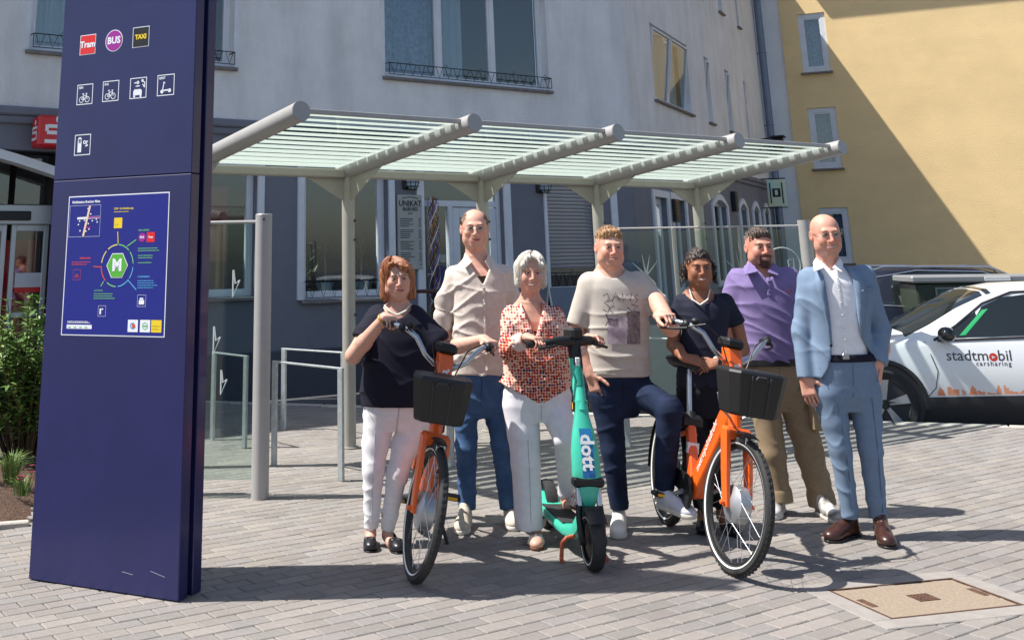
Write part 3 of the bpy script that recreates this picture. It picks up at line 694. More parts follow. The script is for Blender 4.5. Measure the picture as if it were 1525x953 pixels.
# posts, gussets, beams
for i in range(5):
    x = i*CS
    mb = MB(); mb.cyl((x, 0, 0), (x, 0, ZR+.02), .06, 20); mb.lathe((x, 0, 0), (0, 0, 1), [(0, .001), (.085, .001), (.085, .012), (.06, .014)], 20); p = mb.build('post', m_steel2, can, True)
    for z in (1.78, 1.95, 1.12, .9): 
        hb = MB(); hb.cyl((x+.035, -.055, z), (x+.04, -.064, z), .012, 8); hb.build('bolt_hole', m_ink, p)
    mb = MB(); mb.cyl((x, .12, beam_z(-.12)), (x, -CL, ZT), RB, 24); mb.build('beam', m_steel, can, True)
    mb = MB(); mb.cyl((x, -CL-.001, ZT), (x, -CL-.006, ZT+.0006), RB*.97, 24); mb.build('beam_cap', m_steel, can)
    # gusset plates: one under the beam, one along the row
    t = .006
    mb = MB(); mb.prism([(.04, ZR-.29), (.04, ZR-.03), (.60, beam_z(.60)-RB+.005)], (2*t, 0, 0), (x-t, 0, 0), (0, -1, 0), (0, 0, 1)); mb.build('gusset', m_steel2, can)
    if i > 0:
        mb = MB(); mb.prism([(.04, ZR-.29), (.04, ZR-.07), (.46, ZR-.07)], (0, 2*t, 0), (x, -t, 0), (-1, 0, 0), (0, 0, 1)); mb.build('gusset', m_steel2, can)
for i in range(4):
    x0, x1 = i*CS+.055, (i+1)*CS-.055
    mb = MB(); mb.bbox((x0, -.05, ZR-.075), (x1, .05, ZR+.005), .012); mb.build('rear_rail', m_steel2, can)
    # front edge rail of the glass
    mb = MB(); mb.bbox((x0-.02, -CL+.09, ZT+.0), (x1+.02, -CL+.125, ZT+.036), .004); mb.build('front_rail', m_steel, can)
# glass sits just above the beam axis, each bay a pane with printed stripes
for i in range(4):
    x0, x1 = i*CS+.03, (i+1)*CS-.03
    up = RB*.35
    def gpnt(x, d, dz=0): return (x, -d, beam_z(d)+up+dz)
    mb = MB(); d0, d1 = -.05, CL-.12
    mb._add([gpnt(x0, d0), gpnt(x1, d0), gpnt(x1, d1), gpnt(x0, d1)], [(0, 1, 2, 3)]); pn = mb.build('roof_pane', m_roofg, can)
    # stripes: wide at the rear, thinner towards the front edge
    d = d0; k = 0
    while d < d1-.02:
        t = (d-d0)/(d1-d0); w = .160*(1-t)+.055*t; gap = .014+.08*t
        w = min(w, d1-d)
        mb = MB(); mb._add([gpnt(x0+.006, d, .004), gpnt(x1-.006, d, .004), gpnt(x1-.006, d+w, .004), gpnt(x0+.006, d+w, .004)], [(0, 1, 2, 3)]); mb.build('printed_stripe', m_gstripe, pn)
        d += w+gap
    for xx in (x0+.01, x1-.01):
        mb = MB(); mb.tube([gpnt(xx, d0, .004), gpnt(xx, d1, .004)], .007, 6); mb.build('glazing_gasket', m_ink, can)
# ---- free-standing glass screens: left one with round end post, right one behind the people
m_scr = glass('screen_glass', (.80, .88, .86), .35)
m_decal = mat('white_decal', srgb(225, 232, 230), .5)
P0 = gp(387, 742)
lp = thing('glass_screen', 'clear glass screen with round grey end post and white flash decals', 'glass screen', frame((P0.x, P0.y, 0), CN*-1))
# local x runs away from the camera towards the canopy row? the screen runs back-left from the post
sd = (gp(330, 706)-P0); sd = Vector((-1, .1, 0)).normalized()
lp.matrix_world = frame((P0.x, P0.y, 0), sd)
ph = 1.72
zt = at(392, 320, P0.y).z; ph = zt
mb = MB(); mb.cyl((0, 0, 0), (0, 0, ph), .062, 28); mb.lathe((0, 0, ph), (0, 0, 1), [(.062, 0), (.058, .006), (0, .007)], 28); mb.build('post', m_steel, lp, True)
hb = MB(); hb.cyl((-.012, .058, ph-.035), (-.014, .066, ph-.035), .008, 8); hb.build('bolt_hole', m_ink, lp)
SL = 1.35
mb = MB(); mb.box((.06, -.005, .12), (SL, .005, ph-.06)); mb.build('pane', m_scr, lp)
mb = MB(); mb.tube([(.05, 0, ph-.05), (SL, 0, ph-.05)], .012, 8); mb.build('top_rail', m_steel, lp, True)
mb = MB(); mb.cyl((SL, 0, 0), (SL, 0, ph), .05, 20); mb.build('post', m_steel, lp, True)
def flash(mb, x, z, h, out, M=None):
    """open lightning-bolt outline standing on the pane (local x mirrored: the pane is seen from its front)"""
    P = [(0, 1), (0, 0), (.35, .62), (.12, .48), (0.02, 1)]
    pts = [(x-h*.75*a, out, z+h*(b)) for a, b in P]; mb.tube(pts, .006, 5, flat=((0, 1, 0), .2)); return mb
for (px_, py_, h_) in ((347, 442, .19), (318, 527, .19), (329, 587, .165)):
    q = lp.matrix_world.inverted() @ onplane(px_, py_, P0, lp.matrix_world.col[1].to_3d())
    mb = MB(); flash(mb, q.x, q.z, h_, .008); mb.build('flash_decal', m_decal, lp)
# right screen
A = CO+CU*(2.55*CS)+CN*(-.75)
B_ = at(1197, 330, 12.6)
RS0 = onplane(905, 345, (0, 13.2, 0), (0.10, 1, 0)); RS1 = onplane(1197, 332, (0, 13.2, 0), (0.10, 1, 0))
zt2 = (RS0.z+RS1.z)/2; rd = (RS1-RS0); rd.z = 0; RL = rd.length
rs = thing('glass_screen', 'long clear glass screen with star decals behind the standing group', 'glass screen', frame((RS0.x, RS0.y, 0), rd))
m_frgl = mat('frosted_band', srgb(112, 124, 120), .5, var=.05)
n = 3
for k in range(n):
    mb = MB(); mb.box((RL*k/n+.02, -.005, .86), (RL*(k+1)/n-.02, .005, zt2-.03)); mb.build('pane', m_scr, rs)
    mb = MB(); mb.box((RL*k/n+.02, -.012, .12), (RL*(k+1)/n-.02, .012, .85)); mb.build('lower_panel', m_frgl, rs)
mb = MB(); mb.tube([(0, 0, zt2), (RL, 0, zt2)], .012, 8); mb.build('top_rail', m_steel, rs, True)
for k in range(n): mb = MB(); mb.bbox((RL*k/n-.015, -.02, 0), (RL*k/n+.015, .02, zt2), .004); mb.build('mullion', m_steel2, rs)
mb = MB(); mb.cyl((RL, 0, 0), (RL, 0, zt2+.06), .07, 20); mb.build('post', m_steel, rs, True)
for (px_, py_, r_) in ((962, 400, .2), (1103, 398, .22), (1165, 388, .17)):
    q = rs.matrix_world.inverted() @ onplane(px_, py_, RS0, rs.matrix_world.col[1].to_3d()); mb = MB()
    if r_ != .17:
        for a in (100, 75, 140, 45):
            a = R(a); mb.tube([(q.x, -.009, q.z-.08), (q.x+r_*math.cos(a), -.009, q.z-.08+r_*math.sin(a)*1.2)], [.012, .002], 5, flat=((0, 1, 0), .1))
    else:
        mb.torus((q.x, -.009, q.z-.05), (0, 1, 0), .19, .008, 28, 5); mb.tube([(q.x+.08, -.009, q.z-.2), (q.x+.06, -.009, q.z), (q.x+.12, -.009, q.z+.02), (q.x+.12, -.009, q.z-.2)], .008, 5)
    mb.build('star_decal', mat('faint_decal', srgb(150, 162, 160), .5), rs)
# ---- galvanised bike hoops
def hoop(p0, p1, z, label, grp='bike parking hoops'):
    d = p1-p0; d.z = 0; L_ = d.length; T = thing('bike_hoop', label, 'bike stand', frame((p0.x, p0.y, 0), d), grp)
    w = .03
    for x in (0, L_):
        mb = MB(); mb.bbox((x-w, -.012, 0), (x+w, .012, z-.012), .003); mb.build('upright', m_galv, T)
    mb = MB(); mb.bbox((-w, -.013, z-.0118), (L_+w, .013, z+.004), .003); mb.build('crossbar', m_galv, T)
z1 = .92
h1 = (gp(408, 693), gp(508, 716)); hoop(*h1, at(508, 548, h1[1].y).z, 'galvanised bike hoop standing next to the round grey screen post')
h2 = (gp(422, 640), gp(512, 652)); hoop(*h2, at(424, 519, h2[0].y).z, 'galvanised bike hoop nearest the slate wall behind the first canopy post')
h3 = (gp(316, 655), gp(364, 667)); hoop(*h3, at(364, 530, h3[1].y).z, 'galvanised bike hoop seen through the clear glass screen')
for (a, b, lb) in (((610, 690), (672, 694), 'between the woman in navy and the tall man'), ((706, 660), (800, 668), 'behind the legs of the tall man'), ((800, 690), (868, 696), 'behind the teal scooter'), ((935, 664), (1040, 672), 'behind the bent leg of the man in beige')):
    A_, B2 = gp(*a), gp(*b); hoop(A_, B2, .9, 'galvanised bike hoop standing '+lb)
# ================================================================ BLUE PYLON
m_blue = mat('pylon_blue', srgb(34, 37, 90), .32, stain=.22, sscale=(1.5, 1.5, .9), var=.06, vscale=2.5, bump=.02, bscale=8, coat=.15)
m_blued = mat('pylon_gap', (.006, .006, .012), .6)
PL0, PR0 = gp(42, 863), gp(265, 897)
pd_ = (PR0-PL0); PWd = pd_.length
PM = frame((PL0.x, PL0.y, 0), pd_)      # local x to the right along the face, local y into the pylon
py = thing('info_pylon', 'tall dark blue information pylon with transport pictograms and a poster', 'sign', PM)
PT = .075; PG = .04; PH = 4.5
pb_ = PM.inverted() @ onplane(303, 884, PR0, (1, .5, 0))
seam = onplane(185, 263.5, PL0, PM.col[1].to_3d()).z
mb = MB(); mb.bbox((0, 0, .004), (PWd, PT, seam-.0015), .004); mb.build('lower_panel', m_blue, py)
mb = MB(); mb.bbox((0, 0, seam+.0015), (PWd, PT, PH), .004); mb.build('upper_panel', m_blue, py)
mb = MB(); mb.bbox((0, PT+PG, .004), (PWd, PT*2+PG, PH), .004); mb.build('rear_panel', m_blue, py)
mb = MB(); mb.box((.04, PT-.01, -.015), (PWd-.03, PT+PG+.01, PH-.03)); mb.build('core', m_blued, py)
mb = MB()
for (x, z, l, a) in ((.62, .1, .07, -.1), (.80, .12, .09, -.2)):
    mb.quad((x, -.0012, z), (x+l, -.0012, z+a*l), (x+l, -.0012, z+a*l+.003), (x, -.0012, z+.003))
mb.build('scratch', mat('scratch_grey', srgb(150, 150, 170), .7), py)
def P2(x, y):
    q = PM.inverted() @ onplane(x, y, PL0, PM.col[1].to_3d()); return q.x, q.z
MF = Matrix.Rotation(R(90), 4, 'X')      # lettering plane: local x, z up
def poly(mb, pts, lay): mb.prism(pts, (0, 0, .0004), (0, 0, lay*.0008)) ; return mb
LAY = .0012
def fl(par, name, m, layer):
    """flat builder on the pylon face, layer 1,2,3 in front of it"""
    return MB(Matrix.Translation((0, -.0008*layer, 0)) @ MF)
def rect(mb, x0, x1, z0, z1): mb.quad((x0, z0, 0), (x1, z0, 0), (x1, z1, 0), (x0, z1, 0)); return mb
def outline(mb, x0, x1, z0, z1, t): rect(mb, x0, x1, z0, z0+t); rect(mb, x0, x1, z1-t, z1); rect(mb, x0, x0+t, z0+t, z1-t); rect(mb, x1-t, x1, z0+t, z1-t); return mb
def disc(mb, x, z, r, n=28, ry=None): mb._add([(x+r*math.cos(2*math.pi*i/n), z+(ry or r)*math.sin(2*math.pi*i/n), 0) for i in range(n)], [tuple(range(n))]); return mb
def ring(mb, x, z, r, t, n=28, a0=0, a1=360):
    vs = []; 
    for i in range(n+1):
        a = R(a0+(a1-a0)*i/n); vs += [(x+(r-t/2)*math.cos(a), z+(r-t/2)*math.sin(a), 0), (x+(r+t/2)*math.cos(a), z+(r+t/2)*math.sin(a), 0)]
    mb._add(vs, [(2*i, 2*i+1, 2*i+3, 2*i+2) for i in range(n)]); return mb
def seg(mb, x0, z0, x1, z1, t):
    d = Vector((x1-x0, z1-z0)); n_ = Vector((-d.y, d.x)).normalized()*t/2
    mb.quad((x0-n_.x, z0-n_.y, 0), (x1-n_.x, z1-n_.y, 0), (x1+n_.x, z1+n_.y, 0), (x0+n_.x, z0+n_.y, 0)); return mb
m_w = mat('print_white', srgb(236, 238, 245), .5); m_tred = mat('print_red', srgb(224, 34, 34), .5); m_mag = mat('print_magenta', srgb(160, 30, 150), .5)
m_blk = mat('print_black', srgb(16, 16, 24), .5); m_yl = mat('print_yellow', srgb(240, 206, 40), .5); m_pb = mat('print_blue', srgb(16, 28, 128), .5)
m_grn = mat('print_green', srgb(88, 176, 56), .5); m_org = mat('print_orange', srgb(226, 76, 50), .5); m_cy = mat('print_cyan', srgb(90, 176, 224), .5); m_cream = mat('print_cream', srgb(240, 220, 130), .5)
m_lg = mat('print_lightgreen', srgb(120, 200, 110), .5)
def txt(s, x, z, size, m, layer=3, align='CENTER', bold=0, width=1, par=None):
    t = text_mb(s, size, Matrix.Translation((0, -.0008*layer, 0)) @ MF @ Matrix.Translation((x, z, 0)), align, bold, width); return t.build('lettering', m, par or py)
SQ = .118
def badge(px_, py_, kind):
    x, z = P2(px_, py_); h = SQ/2
    if kind == 'bus':
        mb = fl(py, 0, 0, 1); disc(mb, x, z, h*1.08, 36); b = mb.build('line_badge', m_w, py); mb = fl(py, 0, 0, 2); disc(mb, x, z, h*1.0, 36); mb.build('badge_face', m_mag, b); txt('BUS', x, z, .055, m_w, 3, bold=.0022, par=b)
    else:
        mb = fl(py, 0, 0, 1); rect(mb, x-h, x+h, z-h, z+h); b = mb.build('line_badge', m_w, py); mb = fl(py, 0, 0, 2); e = h-.004; rect(mb, x-e, x+e, z-e, z+e); mb.build('badge_face', m_tred if kind == 'tram' else m_blk, b)
        txt('Tram' if kind == 'tram' else 'TAXI', x, z, .052 if kind == 'tram' else .036, m_w if kind == 'tram' else m_yl, 3, bold=.002, par=b)
badge(131, 67, 'tram'); badge(170, 61, 'bus'); badge(210, 55.5, 'taxi')
def bike_icon(mb, x, z, s):
    r = .24*s
    ring(mb, x-.27*s, z, r*.82, .05*s); ring(mb, x+.27*s, z, r*.82, .05*s)
    for a in ((-.27, 0, -.1, .3), (-.1, .3, .2, .3), (.27, 0, .17, .42), (-.1, .3, .02, 0), (.02, 0, .2, .3), (-.27, 0, .02, 0), (-.14, .42, -.02, 0.02)): seg(mb, x+a[0]*s, z+a[1]*s, x+a[2]*s, z+a[3]*s, .05*s)
    seg(mb, x-.22*s, z+.43*s, x-.06*s, z+.43*s, .06*s); seg(mb, x+.1*s, z+.44*s, x+.25*s, z+.42*s, .05*s)
def icon(px_, py_, kind, cap=None):
    x, z = P2(px_, py_); h = SQ/2; mb = fl(py, 0, 0, 1); outline(mb, x-h, x+h, z-h, z+h, .0045); b = mb.build('pictogram_frame', m_w, py)
    mb = fl(py, 0, 0, 1)
    if kind == 'bike': bike_icon(mb, x-.002, z-.03, .08)
    if kind == 'car':
        zz = z-.02
        mb._add([(x+a*.1, zz+b_*.1, 0) for a, b_ in ((-.34, -.2), (.26, -.2), (.26, .05), (.18, .12), (.1, .34), (-.18, .34), (-.26, .12), (-.34, .05))], [tuple(range(8))]); rect(mb, x-.033, x-.02, zz-.032, zz-.021); rect(mb, x+.012, x+.025, zz-.032, zz-.021)
        ring(mb, x-.004, z+.031, .007, .006, 12); seg(mb, x-.004, z+.031, x-.03, z+.03, .006)
        for i, (a, c_) in enumerate((((.03, .02), (.045, -.0)), ((.045, 0), (.045, .03)), ((.045, .03), (.03, .035)))): seg(mb, x+a[0], z+a[1], x+c_[0], z+c_[1], .006)
        disc(mb, x+.028, z+.04, .008, 12)
    if kind == 'scooter':
        disc(mb, x-.025, z-.035, .011, 14); disc(mb, x+.027, z-.032, .011, 14); seg(mb, x-.02, z-.03, x+.025, z-.028, .008); seg(mb, x-.022, z-.03, x-.012, z+.015, .006); seg(mb, x-.018, z+.017, x-.004, z+.012, .006)
    if kind == 'charge':
        rect(mb, x-.036, x-.008, z-.042, z+.03); disc(mb, x-.022, z+.03, .014, 18); ring(mb, x+.014, z+.014, .008, .006, 14); seg(mb, x+.02, z+.018, x+.04, z+.018, .006); seg(mb, x+.025, z+.004, x+.04, z-.006, .006); seg(mb, x+.04, z-.006, x+.02, z-.008, .006); seg(mb, x+.034, z+.018, x+.026, z+.004, .006)
    mb.build('pictogram', m_w, b)
    if kind == 'car':
        mb = fl(py, 0, 0, 2); rect(mb, x-.024, x+.016, z-.005, z+.008); mb.build('pictogram_window', m_blue, b)
    if kind == 'charge':
        mb = fl(py, 0, 0, 2); ring(mb, x-.022, z+.028, .006, .003, 12); ring(mb, x-.022, z+.018, .006, .003, 12); mb.build('pictogram_dial', m_blue, b)
    if cap: txt(cap, x-h+.012, z+.04, .019, m_w, 1, 'LEFT', .0006, .9, b)
icon(126.5, 141, 'bike', 'REN'); icon(165, 136, 'bike', 'B+R'); icon(206, 131.5, 'car'); icon(247, 127, 'scooter', 'RENT'); icon(123, 216, 'charge')
# poster
x0, z1 = P2(105, 293); x1, _ = P2(254.5, 286); _, z0 = P2(91, 499); _, zb = P2(244, 502)
x0 = P2(97, 396)[0]; x1 = P2(249, 394)[0]
mb = fl(py, 0, 0, 1); rect(mb, x0, x1, z0, z1); po = mb.build('poster', m_w, py)
t = .006; mb = fl(py, 0, 0, 2); rect(mb, x0+t, x1-t, z0+t, z1-t); mb.build('poster_field', m_pb, po)
W_, H_ = x1-x0, z1-z0
U = lambda u: x0+W_*u
V = lambda v: z1-H_*v        # v measured from the top
def ptx(s, u, v, size, m=m_w, al='LEFT', bold=0, w=1): return txt(s, U(u), V(v), size, m, 3, al, bold, w, po)
ptx('Mobilstation Breicher Mitte', .04, .045, .020, m_w, bold=.0006, w=.9)
# small map
mb = fl(py, 0, 0, 3); outline(mb, U(.02), U(.335), V(.30), V(.07), .0012); seg(mb, U(.10), V(.165), U(.33), V(.16), .012); mb.build('map', m_w, po)
mb = fl(py, 0, 0, 4); seg(mb, U(.17), V(.295), U(.225), V(.075), .014); mb.build('map_road', mat('print_tan', srgb(238, 208, 180), .5), po)
mb = fl(py, 0, 0, 4); seg(mb, U(.215), V(.16), U(.33), V(.158), .007); seg(mb, U(.19), V(.235), U(.245), V(.233), .006); mb.build('map_line', m_mag, po)
mb = fl(py, 0, 0, 4)
for (u, v) in ((.12, .19), (.11, .215), (.17, .185), (.25, .19), (.29, .18), (.21, .21), (.23, .14), (.19, .265), (.13, .26), (.20, .10), (.30, .2), (.22, .25)): rect(mb, U(u), U(u)+.009, V(v), V(v)+.007)
mb.build('map_symbols', m_w, po)
# centre: green hexagon with M and the ring of coloured arcs
ux, vz = U(.525), V(.51); rx = .155*W_; rz = rx*1.0
mb = fl(py, 0, 0, 3); hexp = [(ux+.105*W_*math.cos(R(a)), vz+.105*W_*math.sin(R(a)), 0) for a in range(0, 360, 60)]; mb._add(hexp, [tuple(range(6))]); mb.build('hexagon', m_w, po)
mb = fl(py, 0, 0, 4); mb._add([(ux+.098*W_*math.cos(R(a)), vz+.098*W_*math.sin(R(a)), 0) for a in range(0, 360, 60)], [tuple(range(6))]); mb.build('hexagon_face', m_grn, po)
txt('M', ux, vz, .115*H_*1.0, m_w, 5, bold=.004, par=po)
for (a0, a1, m_, nm) in ((92, 128, m_cream, 0), (136, 172, m_cream, 0), (180, 226, m_org, 0), (234, 268, m_lg, 0), (276, 318, m_cy, 0), (322, 355, m_cy, 0), (5, 40, m_lg, 0), (46, 88, m_lg, 0)):
    mb = fl(py, 0, 0, 3); ring(mb, ux, vz, rx, .0055, 12, a0, a1); mb.build('ring_arc', m_, po)
for (u0, v0, u1, v1, m_) in ((.525, .355, .515, .27, m_yl), (.615, .375, .70, .33, m_lg), (.40, .62, .375, .655, m_lg), (.64, .615, .72, .68, m_cy), (.365, .52, .29, .515, m_org)):
    mb = fl(py, 0, 0, 3); seg(mb, U(u0), V(v0), U(u1), V(v1), .005); mb.build('branch', m_, po)
def block(u, v, w, h, m_, lines=0, mm=None):
    mb = fl(py, 0, 0, 3); rect(mb, U(u), U(u+w), V(v+h), V(v)); mb.build('print_block', m_, po)
def para(u, v, n, w, m_, st=.016):
    mb = fl(py, 0, 0, 3)
    for k in range(n):
        ww = w*random.uniform(.75, 1); x = U(u); xe = U(u+ww)
        while x < xe:
            l = random.uniform(.006, .016); rect(mb, x, min(x+l, xe), V(v+k*st), V(v+k*st)+.0035); x += l+.0025
    mb.build('fine_print', m_, po)
ptx('ZÄPP - Die Mobilitäts-App', .47, .105, .0145, m_yl, bold=.0004, w=.85); para(.47, .13, 1, .17, m_yl)
block(.475, .17, .08, .075, m_yl); ptx('ZÄPP', .482, .222, .012, m_pb, w=.9)
ptx('BUS & BAHN', .72, .265, .0125, m_lg, bold=.0003)
mb = fl(py, 0, 0, 3); disc(mb, U(.755), V(.315), .034*W_*1.0, 20); mb.build('print_block', m_mag, po); txt('BUS', U(.755), V(.315), .016, m_w, 4, bold=.0007, par=po)
block(.80, .28, .075, .07, m_tred); txt('Tram', U(.8375), V(.315), .014, m_w, 4, bold=.0007, par=po)
para(.72, .395, 2, .22, m_lg); para(.725, .445, 2, .17, m_lg); para(.725, .495, 1, .13, m_lg)
ptx('BIKESHARING', .15, .455, .0125, m_org, bold=.0003); para(.07, .485, 2, .2, m_org)
mb = fl(py, 0, 0, 3); outline(mb, U(.09), U(.165), V(.61), V(.535), .0012); bike_icon(mb, U(.1275), V(.585), .03); mb.build('print_block', m_org, po)
ptx('E-CARSHARING', .73, .59, .0125, m_cy, bold=.0003, w=.9); para(.73, .62, 4, .19, m_cy)
mb = fl(py, 0, 0, 3); outline(mb, U(.735), U(.815), V(.795), V(.715), .0012); rect(mb, U(.75), U(.80), V(.78), V(.75)); rect(mb, U(.757), U(.79), V(.748), V(.735)); mb.build('print_block', m_w, po)
ptx('LASTENRAD', .31, .685, .0125, m_lg, w=.9); para(.31, .71, 3, .21, m_lg)
mb = fl(py, 0, 0, 3); outline(mb, U(.36), U(.435), V(.865), V(.79), .0012); rect(mb, U(.375), U(.39), V(.85), V(.81)); rect(mb, U(.392), U(.41), V(.818), V(.81)); mb.build('print_block', m_w, po)
block(.055, .925, .25, .028, m_w); para(.06, .905, 2, .24, m_w, .008); 
mb = fl(py, 0, 0, 4)
for k in range(4): rect(mb, U(.07+k*.055), U(.07+k*.055)+.02, V(.945), V(.945)+.004)
mb.build('print_block', m_grn, po)
for (u, m_) in ((.655, m_w), (.77, m_w), (.875, m_yl)): block(u, .885, .095, .083, m_)
mb = fl(py, 0, 0, 4); ring(mb, U(.70), V(.926), .014, .006, 18, 40, 320); mb.build('logo', m_cy, po)
mb = fl(py, 0, 0, 5); mb._add([(U(.70)+a, V(.926)+b, 0) for a, b in ((-.008, .008), (.012, .011), (.02, 0), (.012, -.011), (-.008, -.008), (.0, 0))], [(0, 1, 2, 5), (5, 2, 3, 4)]); mb.build('logo', m_org, po)
mb = fl(py, 0, 0, 4); 
for a in range(0, 360, 60): seg(mb, U(.8175)+.018*math.cos(R(a+30)), V(.926)+.018*math.sin(R(a+30)), U(.8175)+.018*math.cos(R(a+90)), V(.926)+.018*math.sin(R(a+90)), .003)
rect(mb, U(.80), U(.835), V(.93), V(.922)); mb.build('logo', m_grn, po)
para(.885, .93, 2, .075, m_blk, .02)
# ================================================================ SHARED BIKES
m_or = mat('orange_paint', srgb(232, 98, 28), .35, coat=.4, var=.04, vscale=5)
m_blkp = mat('black_plastic', (.009, .009, .010), .5, var=.15, vscale=30, bump=.06, bscale=300)
m_rub = mat('rubber', (.022, .022, .023), .75, var=.25, vscale=40, bump=.15, bscale=250)
m_chr = mat('silver_alloy', srgb(190, 192, 196), .25, metal=.9, var=.05, vscale=10)
m_alloy = mat('cast_alloy', srgb(176, 178, 182), .4, metal=.7, var=.08, vscale=12)
m_refl = mat('reflective_white', srgb(225, 225, 222), .5)
m_ylr = mat('yellow_reflector', srgb(240, 180, 30), .3, emit=0)
m_orr = mat('amber_reflector', srgb(230, 120, 20), .3)
m_saddle = mat('saddle_vinyl', (.012, .012, .013), .45, bump=.05, bscale=200)
WR, WB = .335, 1.13
def wheel_parts(root, name, c, M, hubr=.05, hubw=.06, motor=False, spokes=32):
    """wheel with axis Y in local space; c centre; M transform (steering)"""
    c = Vector(c); ax = Vector((0, 1, 0))
    w = MB(M); w.lathe(c, ax, [(WR-.06, -.013), (WR-.046, -.015), (WR-.042, -.006), (WR-.05, 0), (WR-.042, .006), (WR-.046, .015), (WR-.06, .013), (WR-.066, 0), (WR-.06, -.013)], 56)
    W = w.build(name, m_blkp, root, True)
    t = MB(M); prof = [(WR-.048, -.016), (WR-.03, -.024), (WR-.012, -.022), (WR-.002, -.011), (WR, 0), (WR-.002, .011), (WR-.012, .022), (WR-.03, .024), (WR-.048, .016)]
    t.lathe(c, ax, prof, 64)
    # tread blocks
    for k in range(64):
        a = 2*math.pi*k/64
        for s in (-1, 1):
            q = c+Vector((math.cos(a+.02*s), 0, math.sin(a+.02*s)))*(WR-.001)+Vector((0, s*.008, 0)); d = Vector((math.cos(a), 0, math.sin(a))); tg = Vector((-d.z, 0, d.x))
            t._add([q-tg*.009-ax*.005, q+tg*.009-ax*.005, q+tg*.009+ax*.005, q-tg*.009+ax*.005, q-tg*.007-ax*.004+d*.003, q+tg*.007-ax*.004+d*.003, q+tg*.007+ax*.004+d*.003, q-tg*.007+ax*.004+d*.003], [(4, 5, 6, 7), (0, 1, 5, 4), (1, 2, 6, 5), (2, 3, 7, 6), (3, 0, 4, 7)])
    t.build('tyre', m_rub, W, True)
    for s in (-1, 1):
        r_ = MB(M); r_.lathe(c, ax, [(WR-.040, s*.0205), (WR-.032, s*.0246)], 64); r_.build('reflective_strip', m_refl, W, True)
    h = MB(M)
    if motor: h.lathe(c, ax, [(0, -.055), (.03, -.055), (.05, -.045), (.085, -.035), (.092, -.03), (.092, .03), (.085, .035), (.05, .045), (.03, .055), (0, .055)], 32); hr = .088; hw = .03
    else: h.lathe(c, ax, [(0, -.055), (hubr, -.05), (hubr, -.04), (hubr*.6, -.035), (hubr*.6, .035), (hubr, .04), (hubr, .05), (0, .055)], 24); hr = hubr; hw = .045
    h.build('hub', m_alloy, W, True)
    sp = MB(M)
    for k in range(spokes):
        s = 1 if k % 2 else -1; a = 2*math.pi*k/spokes; a2 = a+(.42 if (k//2) % 2 else -.42)*(1.6 if motor else 1.3)
        sp.tube([c+Vector((math.cos(a2)*hr, s*hw, math.sin(a2)*hr)), c+Vector((math.cos(a)*(WR-.06), s*.004, math.sin(a)*(WR-.06)))], .0013, 4, caps=False)
    sp.build('spokes', m_chr, W)
    return W
